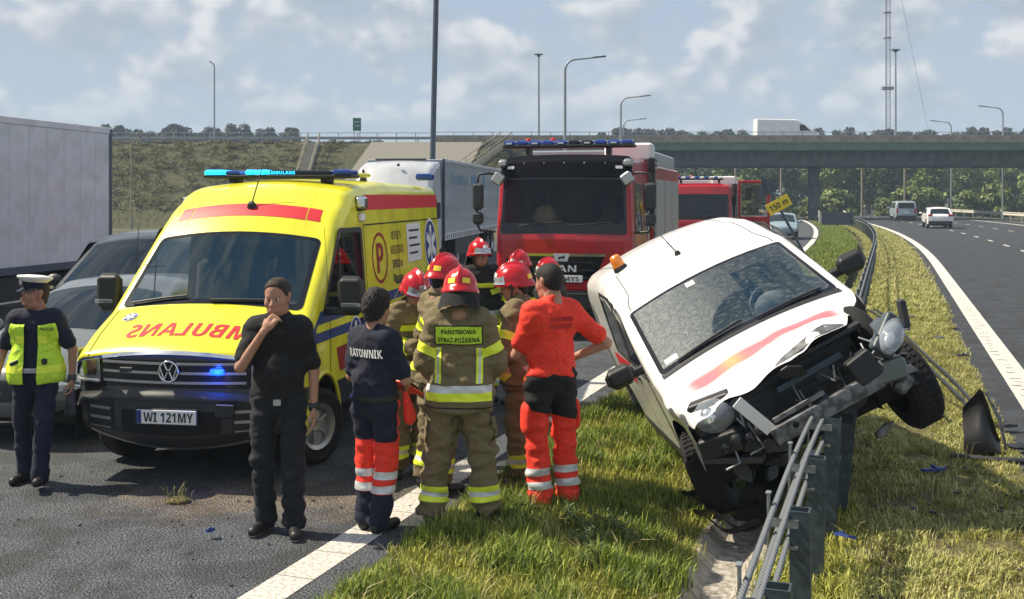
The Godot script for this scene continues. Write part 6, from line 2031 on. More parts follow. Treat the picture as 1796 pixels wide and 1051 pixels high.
# ---------------------------------------------------------------- soft bodies: tapered capsules joined smoothly, meshed as surface nets
# a bone: [a, b, radius at a, radius at b, blend, Vector3 squeeze (x, y, z about the bone's middle)]
class Field:
	var lo: Vector3
	var cell: float
	var nx: int
	var ny: int
	var nz: int
	var f := PackedFloat32Array()

	func _init(bones: Array, size: float, fat := 0.0) -> void:
		cell = size
		lo = Vector3(INF, INF, INF)
		var hi := -lo
		for b in bones:
			for i in 2:
				var r = Vector3.ONE * (b[2 + i] + fat)
				if b.size() > 5: r *= b[5]
				lo = lo.min(b[i] - r)
				hi = hi.max(b[i] + r)
		lo -= Vector3.ONE * cell * 3.0
		hi += Vector3.ONE * cell * 3.0
		nx = int((hi.x - lo.x) / cell) + 2
		ny = int((hi.y - lo.y) / cell) + 2
		nz = int((hi.z - lo.z) / cell) + 2
		f.resize(nx * ny * nz)
		f.fill(9.0)
		for b in bones: add(b, fat)

	func add(b: Array, fat: float) -> void:
		var a: Vector3 = b[0]
		var e: Vector3 = b[1]
		var r0: float = b[2] + fat
		var r1: float = b[3] + fat
		var k: float = b[4]
		var sq: Vector3 = b[5] if b.size() > 5 else Vector3.ONE
		var mid := (a + e) * 0.5
		var isq := Vector3.ONE / sq
		var pad := Vector3.ONE * (maxf(r0, r1) * maxf(sq.x, maxf(sq.y, sq.z)) + k + cell * 2.0)
		var p0 := ((a.min(e) - pad - lo) / cell).floor().max(Vector3.ZERO)
		var p1 := ((a.max(e) + pad - lo) / cell).ceil()
		var x1 := mini(int(p1.x), nx - 1)
		var y1 := mini(int(p1.y), ny - 1)
		var z1 := mini(int(p1.z), nz - 1)
		a = (a - mid) * isq
		e = (e - mid) * isq
		var ba := e - a
		var bb := maxf(ba.length_squared(), 1e-9)
		var ms := minf(sq.x, minf(sq.y, sq.z))
		var dr := r1 - r0
		for z in range(int(p0.z), z1 + 1):
			for y in range(int(p0.y), y1 + 1):
				var at := (z * ny + y) * nx
				var q := Vector3(lo.x, lo.y + y * cell, lo.z + z * cell) - mid
				for x in range(int(p0.x), x1 + 1):
					q.x = lo.x + x * cell - mid.x
					var pa := q * isq - a
					var h := clampf(pa.dot(ba) / bb, 0.0, 1.0)
					var d := ((pa - ba * h).length() - r0 - dr * h) * ms
					var g := f[at + x]
					if d < g + k:
						var w := maxf(k - absf(d - g), 0.0)
						f[at + x] = minf(d, g) - (w * w / (4.0 * k) if k > 0.0 else 0.0)

	# keep the side where (p - at) . n < 0
	func cut(at: Vector3, n: Vector3) -> void:
		n = n.normalized()
		for z in nz:
			for y in ny:
				var i := (z * ny + y) * nx
				var d := (Vector3(lo.x, lo.y + y * cell, lo.z + z * cell) - at).dot(n)
				if d + n.x * nx * cell < -1.0 and d < -1.0: continue
				for x in nx:
					var v := d + n.x * x * cell
					if v > f[i + x]: f[i + x] = v

	func rumple(amp: float, freq: Vector3, sd: int) -> void:
		var n := FastNoiseLite.new()
		n.seed = sd
		n.frequency = 1.0
		n.fractal_octaves = 2
		for z in nz:
			for y in ny:
				var i := (z * ny + y) * nx
				for x in nx:
					if absf(f[i + x]) < cell * 3.0:
						f[i + x] += amp * n.get_noise_3d((lo.x + x * cell) * freq.x, (lo.y + y * cell) * freq.y, (lo.z + z * cell) * freq.z)

	# [vertices, normals, indices]
	func mesh() -> Array:
		var ids := {}
		var v := PackedVector3Array()
		var quads := []
		var sx := 1
		var sy := nx
		var sz := nx * ny
		var cn := [0, sx, sy, sx + sy, sz, sz + sx, sz + sy, sz + sx + sy]
		var ix := PackedInt32Array()
		for z in nz - 1:
			for y in ny - 1:
				var row := (z * ny + y) * nx
				for x in nx - 1:
					var i := row + x
					var g := f[i]
					if g > 1.0 or g < -0.3: continue
					var inside := g < 0.0
					var same := true
					for k in range(1, 8):
						if (f[i + cn[k]] < 0.0) != inside:
							same = false
							break
					if same: continue
					var sum := Vector3.ZERO
					var n := 0
					for e in EDGES:
						var fa := f[i + cn[e[0]]]
						var fb := f[i + cn[e[1]]]
						if (fa < 0.0) != (fb < 0.0):
							var t := fa / (fa - fb)
							sum += CORN[e[0]].lerp(CORN[e[1]], t)
							n += 1
					ids[i] = v.size()
					v.push_back(lo + (Vector3(x, y, z) + sum / n) * cell)
					# one quad for each of the three edges that meet at this cell's low corner
					if x > 0 and y > 0 and z > 0:
						if inside != (f[i + sx] < 0.0): quads.append([i, i - sy, i - sy - sz, i - sz])
						if inside != (f[i + sy] < 0.0): quads.append([i, i - sx, i - sx - sz, i - sz])
						if inside != (f[i + sz] < 0.0): quads.append([i, i - sx, i - sx - sy, i - sy])
		var nr := PackedVector3Array()
		nr.resize(v.size())
		for i in v.size():
			var q := (v[i] - lo) / cell
			var a := clampi(int(q.x), 1, nx - 3)
			var b := clampi(int(q.y), 1, ny - 3)
			var c := clampi(int(q.z), 1, nz - 3)
			var o := (c * ny + b) * nx + a
			var fr := q - Vector3(a, b, c)
			var g := Vector3.ZERO
			for k in 8:
				var w := (fr.x if k & 1 else 1.0 - fr.x) * (fr.y if k & 2 else 1.0 - fr.y) * (fr.z if k & 4 else 1.0 - fr.z)
				var p := o + cn[k] as int
				g += Vector3(f[p + sx] - f[p - sx], f[p + sy] - f[p - sy], f[p + sz] - f[p - sz]) * w
			nr[i] = g.normalized() if g.length() > 1e-9 else Vector3.UP
		for q in quads:
			var ok := true
			for k in q:
				if not ids.has(k): ok = false
			if not ok: continue
			var a: int = ids[q[0]]
			var b: int = ids[q[1]]
			var c: int = ids[q[2]]
			var d: int = ids[q[3]]
			if (v[b] - v[a]).cross(v[c] - v[a]).dot(nr[a] + nr[c]) > 0.0:
				ix.append_array(PackedInt32Array([a, c, b, a, d, c]))
			else:
				ix.append_array(PackedInt32Array([a, b, c, a, c, d]))
		return [v, nr, ix]

	const CORN := [Vector3(0, 0, 0), Vector3(1, 0, 0), Vector3(0, 1, 0), Vector3(1, 1, 0), Vector3(0, 0, 1), Vector3(1, 0, 1), Vector3(0, 1, 1), Vector3(1, 1, 1)]
	const EDGES := [[0, 1], [2, 3], [4, 5], [6, 7], [0, 2], [1, 3], [4, 6], [5, 7], [0, 4], [1, 5], [2, 6], [3, 7]]


func soft(arrs: Array) -> ArrayMesh:
	# joins [v, n, ix] lists (each with an optional transform) into one mesh
	var v := PackedVector3Array()
	var n := PackedVector3Array()
	var ix := PackedInt32Array()
	for a in arrs:
		var s = v.size()
		if a.size() > 3:
			var xf: Transform3D = a[3]
			var flip := xf.basis.determinant() < 0.0
			for p in a[0]: v.push_back(xf * p)
			for q in a[1]: n.push_back((xf.basis.orthonormalized() * q).normalized() if not flip else (xf.basis * q).normalized())
			var t: PackedInt32Array = a[2]
			for i in range(0, t.size(), 3):
				ix.push_back(t[i] + s)
				ix.push_back(t[i + (2 if flip else 1)] + s)
				ix.push_back(t[i + (1 if flip else 2)] + s)
		else:
			v.append_array(a[0])
			n.append_array(a[1])
			for i in a[2]: ix.push_back(i + s)
	var m := ArrayMesh.new()
	if v.size() == 0: return m
	var r := []
	r.resize(Mesh.ARRAY_MAX)
	r[Mesh.ARRAY_VERTEX] = v
	r[Mesh.ARRAY_NORMAL] = n
	r[Mesh.ARRAY_INDEX] = ix
	m.add_surface_from_arrays(Mesh.PRIMITIVE_TRIANGLES, r)
	return m


# the part of a garment between planes, raised by off: for bands, patches and panels. planes: [[point, normal]], kept where (p - point) . normal < 0
func shear(a: Array, planes: Array, off: float, facing := Vector3.ZERO, least := 0.0) -> MB:
	var mb := MB.new()
	var v: PackedVector3Array = a[0]
	var n: PackedVector3Array = a[1]
	var ix: PackedInt32Array = a[2]
	for i in range(0, ix.size(), 3):
		var poly := []
		var skip := false
		for k in 3: poly.append([v[ix[i + k]], n[ix[i + k]]])
		if facing != Vector3.ZERO and (poly[0][1] + poly[1][1] + poly[2][1]).dot(facing) < least * 3.0: continue
		for pl in planes:
			var nx := []
			var m := poly.size()
			for k in m:
				var p = poly[k]
				var q = poly[(k + 1) % m]
				var dp: float = (p[0] - pl[0]).dot(pl[1])
				var dq: float = (q[0] - pl[0]).dot(pl[1])
				if dp <= 0.0: nx.append(p)
				if (dp < 0.0) != (dq < 0.0) and absf(dp - dq) > 1e-9:
					var t := dp / (dp - dq)
					nx.append([p[0].lerp(q[0], t), p[1].lerp(q[1], t).normalized()])
			poly = nx
			if poly.size() < 3:
				skip = true
				break
		if skip: continue
		for k in range(1, poly.size() - 1):
			mb.tri(poly[0][0] + poly[0][1] * off, poly[k][0] + poly[k][1] * off, poly[k + 1][0] + poly[k + 1][1] * off, poly[0][1], poly[k][1], poly[k + 1][1])
	return mb


# lettering laid on a garment patch (an MB from shear): xf's x runs along the words, z points out of the cloth
func cloth_letters(patch_mb: MB, text: String, w: float, h: float, xf: Transform3D, bold := true) -> MB:
	var inv := xf.affine_inverse()
	var tr := []
	for i in range(0, patch_mb.v.size(), 3):
		tr.append([inv * patch_mb.v[i], inv * patch_mb.v[i + 1], inv * patch_mb.v[i + 2]])
	var out := MB.new()
	var depth := func(q: Vector2) -> Vector3:
		var best := -INF
		for t in tr:
			var a := Vector2(t[0].x, t[0].y)
			var e0 := Vector2(t[1].x, t[1].y) - a
			var e1 := Vector2(t[2].x, t[2].y) - a
			var dn := e0.cross(e1)
			if absf(dn) < 1e-12: continue
			var u := (q - a).cross(e1) / dn
			var s := e0.cross(q - a) / dn
			if u >= -0.02 and s >= -0.02 and u + s <= 1.02:
				best = maxf(best, t[0].z + (t[1].z - t[0].z) * u + (t[2].z - t[0].z) * s)
		if best == -INF: best = 0.0
		return xf * Vector3(q.x, q.y, best)
	var g := glyphs(text, bold)
	var lo: Vector2 = g.lo
	var k = Vector2(w, h) / (g.hi - lo)
	var ps := []
	for p in g.v: ps.append(depth.call((Vector2(p.x, p.y) - lo) * k - Vector2(w, h) * 0.5) + xf.basis.z * 0.004)
	var ids: PackedInt32Array = g.i
	for i in range(0, ids.size(), 3):
		out.tri(ps[ids[i]], ps[ids[i + 1]], ps[ids[i + 2]], xf.basis.z, xf.basis.z, xf.basis.z)
	return out


# ---------------------------------------------------------------- heads and hands, made once
func make_head() -> void:
	# the eyes are at y 0, the face looks along +z
	var b := [
		[Vector3(0, 0.035, -0.025), Vector3(0, 0.04, 0.01), 0.094, 0.090, 0.02, Vector3(0.86, 1, 1)],
		[Vector3(0, -0.02, 0.02), Vector3(0, -0.055, 0.035), 0.072, 0.062, 0.03, Vector3(0.88, 1, 1)],
		[Vector3(-0.028, -0.085, 0.045), Vector3(0.028, -0.085, 0.045), 0.034, 0.034, 0.03],
		[Vector3(0, -0.098, 0.066), Vector3(0, -0.10, 0.07), 0.022, 0.018, 0.02],
		[Vector3(-0.03, 0.020, 0.084), Vector3(0.03, 0.020, 0.084), 0.013, 0.013, 0.015],
		[Vector3(0, 0.008, 0.090), Vector3(0, -0.034, 0.110), 0.009, 0.014, 0.012],
		[Vector3(-0.013, -0.038, 0.100), Vector3(0.013, -0.038, 0.100), 0.009, 0.009, 0.01],
		[Vector3(-0.020, -0.066, 0.090), Vector3(0.020, -0.066, 0.090), 0.010, 0.010, 0.012],
		[Vector3(-0.018, -0.077, 0.089), Vector3(0.018, -0.077, 0.089), 0.010, 0.010, 0.012],
		[Vector3(-0.045, -0.028, 0.062), Vector3(-0.04, -0.03, 0.06), 0.026, 0.026, 0.03],
		[Vector3(0.045, -0.028, 0.062), Vector3(0.04, -0.03, 0.06), 0.026, 0.026, 0.03],
		[Vector3(0, -0.06, -0.02), Vector3(0, -0.17, -0.03), 0.056, 0.060, 0.03]]
	for s in [-1.0, 1.0]:
		b.append([Vector3(0.079 * s, 0.012, -0.012), Vector3(0.076 * s, -0.028, -0.004), 0.024, 0.015, 0.008, Vector3(0.45, 1, 0.9)])
	var f := Field.new(b, 0.0065)
	head_arr = f.mesh()


func make_hand(called: String, curl: float) -> void:
	# the wrist is at the origin, the fingers point down -y, the palm looks along +z, the thumb is on +x
	var b := [[Vector3(0, 0.02, 0), Vector3(0, -0.03, 0), 0.024, 0.026, 0.02, Vector3(1.15, 1, 0.75)],
		[Vector3(-0.022, -0.045, 0), Vector3(-0.026, -0.085, 0.002), 0.018, 0.016, 0.02, Vector3(1, 1, 0.8)],
		[Vector3(0.014, -0.045, 0), Vector3(0.020, -0.088, 0.002), 0.019, 0.016, 0.02, Vector3(1, 1, 0.8)]]
	var spec := [[0.026, 0.070], [0.009, 0.080], [-0.010, 0.074], [-0.029, 0.058]]
	for i in 4:
		var p := Vector3(spec[i][0], -0.088, 0.002)
		var a := 0.15 + curl * 0.5
		for k in 3:
			var l: float = spec[i][1] * [0.45, 0.32, 0.23][k]
			var q := p + Vector3(spec[i][0] * 0.10, -cos(a) * l, sin(a) * l)
			b.append([p, q, 0.0098 - 0.0009 * k, 0.0090 - 0.0009 * k, 0.004])
			p = q
			a += curl * (0.75 if k == 0 else 0.55)
	var t0 := Vector3(0.028, -0.030, 0.008)
	var t1 := t0 + Vector3(0.024, -0.028, 0.012 + 0.01 * curl)
	var t2 := t1 + Vector3(0.008 - 0.012 * curl, -0.026, 0.010 + 0.012 * curl)
	b.append([t0, t1, 0.014, 0.011, 0.012])
	b.append([t1, t2, 0.0105, 0.009, 0.004])
	hand_arr[called] = Field.new(b, 0.005).mesh()


func basis_down(dir: Vector3, palm: Vector3) -> Basis:
	# y opposite to dir, z near the palm's facing
	var y := -dir.normalized()
	var x := y.cross(palm).normalized()
	if x.length() < 0.5: x = y.cross(Vector3.RIGHT).normalized()
	return Basis(x, y, x.cross(y))


# ---------------------------------------------------------------- a dressed figure. It faces +z; its left is +x
func figure(sp: Dictionary) -> Dictionary:
	var o := thing("person", sp.label, "person", sp.at, sp.get("turn", 0.0), sp.get("group", ""))
	var k: float = sp.get("h", 1.8) / 1.8
	var lean: Vector3 = sp.get("lean", Vector3.ZERO)          # shift of the chest against the hips
	var hip := Vector3(0, 0.95, 0) + sp.get("hip", Vector3.ZERO) as Vector3
	var chest := Vector3(0, 1.33, 0) + lean
	var neck := Vector3(0, 1.50, -0.01) + lean * 1.35
	var wide: float = sp.get("wide", 1.0)
	var hd: Vector3 = neck + Vector3(0, 0.165, 0.035) + sp.get("head_shift", Vector3.ZERO) as Vector3
	var tw := Basis(Vector3.UP, sp.get("twist", 0.0))         # shoulders against hips
	var J := {}
	for s in [-1, 1]:
		var n: String = "l" if s > 0 else "r"
		J["hip" + n] = hip + Vector3(0.095 * s, -0.02, 0)
		var ft: Vector3 = sp.get("foot_" + n, Vector3(0.12 * s, 0, 0))
		J["ankle" + n] = Vector3(ft.x, 0.085 + ft.y, ft.z - 0.03)
		J["knee" + n] = sp.get("knee_" + n, (J["hip" + n] + J["ankle" + n]) * 0.5 + Vector3(0.012 * s, 0.02, 0.035))
		var fy: float = sp.get("toe_" + n, 0.25 * s)
		var fp: float = sp.get("toe_pitch_" + n, 0.0)
		J["toe" + n] = J["ankle" + n] + Vector3(sin(fy) * 0.17, -0.045 - 0.17 * sin(fp), cos(fy) * 0.17)
		J["heel" + n] = J["ankle" + n] + Vector3(-sin(fy) * 0.04, -0.045, -cos(fy) * 0.04)
		J["sh" + n] = chest + tw * Vector3(0.148 * s * wide, 0.115, -0.01) + lean * 0.25 + (sp.get("shrug_" + n, Vector3.ZERO) as Vector3)
		J["el" + n] = sp.get("elbow_" + n, J["sh" + n] + Vector3(0.05 * s, -0.29, -0.02))
		J["wr" + n] = sp.get("wrist_" + n, J["el" + n] + Vector3(0.02 * s, -0.25, 0.06))
	for q in J: J[q] *= k
	hip *= k; chest *= k; neck *= k; hd *= k
	var body := []
	var torso := [
		[chest + tw * Vector3(-0.085, 0.045, 0) * k * wide, chest + tw * Vector3(0.085, 0.045, 0) * k * wide, 0.115 * k, 0.115 * k, 0.05, Vector3(1, 1, 0.86)],
		[hip.lerp(chest, 0.5) + Vector3(-0.055, 0, 0) * k * wide, hip.lerp(chest, 0.5) + Vector3(0.055, 0, 0) * k * wide, 0.112 * k, 0.112 * k, 0.08, Vector3(1, 1, 0.88)],
		[hip + Vector3(-0.065, 0.0, 0) * k, hip + Vector3(0.065, 0.0, 0) * k, 0.118 * k, 0.118 * k, 0.08, Vector3(1, 1, 0.92)],
		[J.shl, J.shr, 0.07 * k, 0.07 * k, 0.06],
		[hip + Vector3(0, 0.02, 0), neck - Vector3(0, 0.08, 0), 0.095 * k, 0.075 * k, 0.06]]
	if sp.has("belly"): torso.append([hip.lerp(chest, 0.4) + Vector3(0, 0, 0.05), hip.lerp(chest, 0.55) + Vector3(0, 0, 0.05), sp.belly, sp.belly, 0.06])
	for t in torso:
		var q: Array = t.duplicate()
		q[2] -= 0.014; q[3] -= 0.014
		body.append(q)
	body.append([neck - Vector3(0, 0.05, 0), hd + Vector3(0, -0.05, -0.035) * k, 0.062 * k, 0.056 * k, 0.04])
	for n in ["l", "r"]:
		body.append([J["sh" + n], J["el" + n], 0.050 * k, 0.040 * k, 0.03])
		body.append([J["el" + n], J["wr" + n], 0.041 * k, 0.027 * k, 0.015])
		body.append([J["hip" + n], J["knee" + n], 0.072 * k, 0.046 * k, 0.03])
		body.append([J["knee" + n], J["ankle" + n], 0.046 * k, 0.038 * k, 0.02])
		body.append([J["heel" + n], J["toe" + n], 0.036 * k, 0.030 * k, 0.02])
	var parts := [Field.new(body, 0.018).mesh()]
	var hb: Basis = Basis.from_euler(sp.get("look", Vector3.ZERO)) * Basis.from_scale(Vector3.ONE * k * 1.03)
	var hx := Transform3D(hb, hd)
	parts.append([head_arr[0], head_arr[1], head_arr[2], hx])
	for n in ["l", "r"]:
		var s := 1.0 if n == "l" else -1.0
		var dir: Vector3 = (J["wr" + n] - J["el" + n]).normalized()
		dir = sp.get("hand_dir_" + n, dir)
		var palm: Vector3 = sp.get("palm_" + n, Vector3(-s, 0, 0.2))
		var bs := basis_down(dir, palm)
		# the thumb of a left hand hanging with its palm inwards points forwards
		var mirror := Basis.IDENTITY
		if bs.x.dot(sp.get("thumb_" + n, Vector3(0, 0.3, 1))) < 0.0: mirror = Basis.from_scale(Vector3(-1, 1, 1))
		var h: Array = hand_arr[sp.get("grip_" + n, "loose")]
		if not sp.get("gloves", false) and not sp.get("no_hand_" + n, false):
			parts.append([h[0], h[1], h[2], Transform3D(bs * mirror * Basis.from_scale(Vector3.ONE * k * 1.04), J["wr" + n])])
		J["hand" + n] = Transform3D(bs * mirror * Basis.from_scale(Vector3.ONE * k * 1.12), J["wr" + n])
	part(soft(parts), "body", M[sp.get("skin", "skin")], o)
	for s in [-1.0, 1.0]:
		var e := part(MB.new().ball(hx * Vector3(0.031 * s, 0.0, 0.087), Vector3(0.013, 0.0095, 0.011) * k, 10, hb.orthonormalized()), "eye", M.decal_white, o)
		part(MB.new().ball(hx * Vector3(0.030 * s, 0.0, 0.0965), Vector3(0.0075, 0.0075, 0.004) * k, 8, hb.orthonormalized()), "iris", M.eye_dark, e)
		part(MB.new().tube([hx * Vector3(0.012 * s, 0.021, 0.097), hx * Vector3(0.032 * s, 0.027, 0.094), hx * Vector3(0.050 * s, 0.020, 0.080)], 0.0042 * k, 5), "eyebrow", M[sp.get("hair", "hair")], o)
	part(MB.new().tube([hx * Vector3(-0.022, -0.071, 0.095), hx * Vector3(0, -0.070, 0.101), hx * Vector3(0.022, -0.071, 0.095)], 0.0035 * k, 5), "mouth", M.lip, o)
	return {"o": o, "J": J, "k": k, "hip": hip, "chest": chest, "neck": neck, "hd": hx, "torso": torso, "sp": sp, "tw": tw}


func hair_on(P: Dictionary, m: Material, cuts: Array, fat := 0.010, called := "hair", extra := []) -> void:
	var b := [[Vector3(0, 0.035, -0.025), Vector3(0, 0.04, 0.01), 0.094, 0.090, 0.02, Vector3(0.86, 1, 1)],
		[Vector3(0, -0.02, -0.045), Vector3(0, -0.06, -0.05), 0.062, 0.05, 0.03, Vector3(0.95, 1, 1)]]
	b.append_array(extra)
	var f := Field.new(b, 0.008, fat)
	for c in cuts: f.cut(c[0], c[1])
	f.rumple(maxf(fat * 0.75, 0.002), Vector3(52, 26, 52), 4)
	var a := f.mesh()
	part(soft([[a[0], a[1], a[2], P.hd]]), called, m, P.o)


# trunk and sleeves; returns the mesh arrays so that bands can be cut from it
func jacket(P: Dictionary, m: Material, called: String, fat: float, hem: float, sleeve: float, loose := 0.0, rump := 0.008, cell := 0.015, fr := Vector3(9, 14, 9)) -> Array:
	var J: Dictionary = P.J
	var k: float = P.k
	var b := []
	for t in P.torso:
		var q: Array = t.duplicate()
		q[2] += fat; q[3] += fat
		b.append(q)
	if loose > 0.0:
		b.append([Vector3(P.hip.x - 0.07 * k, hem + 0.12, P.hip.z), Vector3(P.hip.x + 0.07 * k, hem + 0.12, P.hip.z), 0.118 * k + fat + loose, 0.118 * k + fat + loose, 0.10, Vector3(1, 1, 0.9)])
		b.append([Vector3(P.hip.x - 0.07 * k, hem - 0.02, P.hip.z), Vector3(P.hip.x + 0.07 * k, hem - 0.02, P.hip.z), 0.118 * k + fat + loose, 0.118 * k + fat + loose, 0.06, Vector3(1, 1, 0.9)])
	b.append([P.neck - Vector3(0, 0.06, 0), P.neck + Vector3(0, 0.02 + fat, 0), 0.065 * k + fat, 0.060 * k + fat * 0.6, 0.04])
	var ends := []
	for n in ["l", "r"]:
		var a: Vector3 = J["sh" + n]
		var e: Vector3 = J["el" + n]
		var w: Vector3 = J["wr" + n]
		if sleeve >= 1.0:
			b.append([a, e, 0.056 * k + fat, 0.048 * k + fat, 0.05])
			b.append([e, w - (w - e).normalized() * 0.01, 0.047 * k + fat, 0.036 * k + fat, 0.02])
		else:
			var z := a.lerp(e, sleeve)
			b.append([a, z, 0.054 * k + fat, 0.047 * k + fat * 1.1, 0.05])
	var f := Field.new(b, cell)
	f.cut(Vector3(0, hem, 0), Vector3.DOWN)
	f.cut(P.neck + Vector3(0, 0.045 * k + fat, 0), Vector3(0, 1, 0.25))
	f.rumple(rump * 1.4, fr * Vector3(0.6, 0.7, 0.6), P.sp.get("seed", 1))
	f.rumple(rump * 0.5, fr * Vector3(1.0, 1.6, 1.0), P.sp.get("seed", 1) + 2)
	var arr := f.mesh()
	part(soft([arr]), called, m, P.o)
	return arr


func trousers(P: Dictionary, m: Material, called: String, fat: float, top: float, bottom: float, rump := 0.008, flare := 0.0) -> Array:
	var J: Dictionary = P.J
	var k: float = P.k
	var b := [P.torso[2].duplicate(), P.torso[1].duplicate()]
	for q in b:
		q[2] += fat * 0.6; q[3] += fat * 0.6
	for n in ["l", "r"]:
		b.append([J["hip" + n], J["knee" + n], 0.088 * k + fat * 0.8, 0.064 * k + fat, 0.02])
		b.append([J["knee" + n], J["ankle" + n], 0.062 * k + fat, 0.050 * k + fat + flare, 0.02])
	var f := Field.new(b, 0.014)
	f.cut(Vector3(0, top, 0), Vector3.UP)
	f.cut(Vector3(0, bottom, 0), Vector3.DOWN)
	f.rumple(rump * 1.5, Vector3(4, 11, 4), P.sp.get("seed", 1) + 7)
	f.rumple(rump * 0.5, Vector3(8, 24, 8), P.sp.get("seed", 1) + 9)
	var arr := f.mesh()
	part(soft([arr]), called, m, P.o)
	return arr


func boots(P: Dictionary, m: Material, shaft: float, r := 0.052, sole: Material = null) -> void:
	var k: float = P.k
	for n in ["l", "r"]:
		var a: Vector3 = P.J["ankle" + n]
		var t: Vector3 = P.J["toe" + n]
		var h: Vector3 = P.J["heel" + n]
		var up: Vector3 = (P.J["knee" + n] - a).normalized()
		var b := [[h + Vector3(0, 0.005, 0), t, 0.044 * k, 0.038 * k, 0.02], [a, a + up * shaft, r * k, r * k, 0.03], [h + Vector3(0, 0.01, 0), a, 0.045 * k, r * k, 0.02]]
		var f := Field.new(b, 0.011)
		var fl: float = minf(h.y, t.y) - 0.036 * k
		var nn := Vector3.DOWN
		if absf(h.y - t.y) > 0.02:
			nn = (t - h).normalized().cross((t - h).cross(Vector3.UP).normalized()).normalized()
			if nn.y > 0: nn = -nn
			f.cut(h - Vector3(0, 0.036 * k, 0), nn)
		else:
			f.cut(Vector3(0, fl, 0), Vector3.DOWN)
		var arr := f.mesh()
		var bo := part(soft([arr]), "boot" if shaft > 0.08 else "shoe", m, P.o)
		if sole:
			var so := shear(arr, [[h + nn * (0.018 * k), -nn]], 0.004)
			part(so, "sole", sole, bo)


func band(P: Dictionary, arr: Array, called: String, m: Material, at: Vector3, axis: Vector3, half: float, reach: float, off := 0.004) -> void:
	# a ring of the garment across a limb: half its width along the axis, limited to reach around at
	axis = axis.normalized()
	var x := axis.cross(Vector3(0.31, 0.2, 0.93)).normalized()
	var z := axis.cross(x)
	var pl := [[at + axis * half, axis], [at - axis * half, -axis], [at + x * reach, x], [at - x * reach, -x], [at + z * reach, z], [at - z * reach, -z]]
	part(shear(arr, pl, off), called, m, P.o)


# the rescuers' helmet: ribbed dome, brim, reflectors, visor and neck guard
func helmet(P: Dictionary, opt := {}) -> void:
	var hx: Transform3D = P.hd * Transform3D(Basis.from_scale(Vector3.ONE * 1.02), Vector3(0, 0.03, -0.008))
	var sh := func(u: float, v: float) -> Vector3:
		var a := TAU * u
		var t := v * 1.0
		var ph := t * PI * 0.60
		var back := maxf(0.0, -sin(a))
		var front := maxf(0.0, sin(a))
		var r := sin(ph)
		var flare := smoothstep(0.80, 1.0, v)
		var rib := 0.013 * exp(-pow(cos(a) * r / 0.13, 2)) * smoothstep(0.95, 0.75, v)
		var p := Vector3(cos(a) * r * (0.118 + 0.02 * flare), cos(ph) * 0.135 + rib * cos(ph), sin(a) * r * (0.142 + 0.035 * flare * back + 0.03 * flare * front))
		p.x *= 1.0 + rib * 0.0
		p += Vector3(0, rib * 0.6, -rib * 0.7 * back + rib * 0.7 * front)
		p.y -= 0.03 * back * smoothstep(0.6, 1.0, v) - 0.03 * front * smoothstep(0.7, 1.0, v)
		return hx * p
	var hm := part(MB.new().grid(sh, 48, 26, hx.origin), "helmet", M.helmet_red, P.o)
	var lining := MB.new().ball(hx * Vector3(0, 0.0, 0), Vector3(0.110, 0.12, 0.130), 20, hx.basis.orthonormalized(), 0.0, 0.55)
	part(lining, "helmet_lining", M.black_plastic, hm)
	var rf: Material = opt.get("reflector", M.amber_band)
	for s in [-1.0, 1.0]:
		part(MB.new().grid(func(u, v): return sh.call(0.75 + s * (0.035 + 0.075 * u), 0.70 + 0.11 * v) + hx.basis * Vector3(0, 0.002, -0.004), 6, 3, hx.origin), "reflector", rf, hm)
		if opt.get("side_mark", false):
			part(MB.new().grid(func(u, v): return sh.call(0.25 + s * (0.20 + 0.07 * u * (1 - v)), 0.48 + 0.26 * v) + hx.basis * Vector3(0.004 * s, 0.001, 0), 6, 6, hx.origin), "side_reflector", M.amber_band, hm)
		part(MB.new().lathe([Vector2(0.001, 0.012), Vector2(0.024, 0.010), Vector2(0.026, 0.0)], Transform3D(hx.basis.orthonormalized() * Basis(Vector3.BACK, -PI / 2 * s), hx * Vector3(0.118 * s, -0.035, 0.03)), 14), "hinge", M.black_plastic, hm)
	part(MB.new().tube([hx * Vector3(-0.085, -0.03, 0.02), hx * Vector3(-0.075, -0.11, 0.045), hx * Vector3(0, -0.150, 0.075), hx * Vector3(0.075, -0.11, 0.045), hx * Vector3(0.085, -0.03, 0.02)], 0.006, 6), "chin_strap", M.black_plastic, hm)
	# visor pushed up over the brow
	part(MB.new().grid(func(u, v): return sh.call(0.25 + 0.17 * (u * 2 - 1), 0.62 + 0.30 * v) + hx.basis * Vector3(0, 0.004, 0.008), 14, 6, hx.origin), "visor", opt.get("visor", M.visor), hm)
	part(MB.new().grid(func(u, v): return sh.call(0.25 + 0.045 * (u * 2 - 1), 0.50 + 0.12 * v) + hx.basis * Vector3(0, 0.003, 0.006), 6, 4, hx.origin), "front_plate", opt.get("badge", M.decal_white), hm)
	if opt.get("curtain", true):
		part(MB.new().grid(func(u, v):
			var a = PI * (1.0 + 0.08 + 0.84 * u) 
			var r = 1.0 + 0.20 * v
			return hx * Vector3(cos(a) * 0.128 * r, -0.055 - 0.115 * v + 0.01 * sin(u * 20.0) * v, sin(a) * 0.150 * r), 20, 6, hx.origin), "neck_guard", M.black_cloth, hm)


func glove(P: Dictionary, n: String, m: Material, called := "glove") -> void:
	var h: Array = hand_arr[P.sp.get("grip_" + n, "loose")]
	part(soft([[h[0], h[1], h[2], P.J["hand" + n]]]), called, m, P.o)


func turn_to(deg: float) -> float:
	return deg_to_rad(deg)


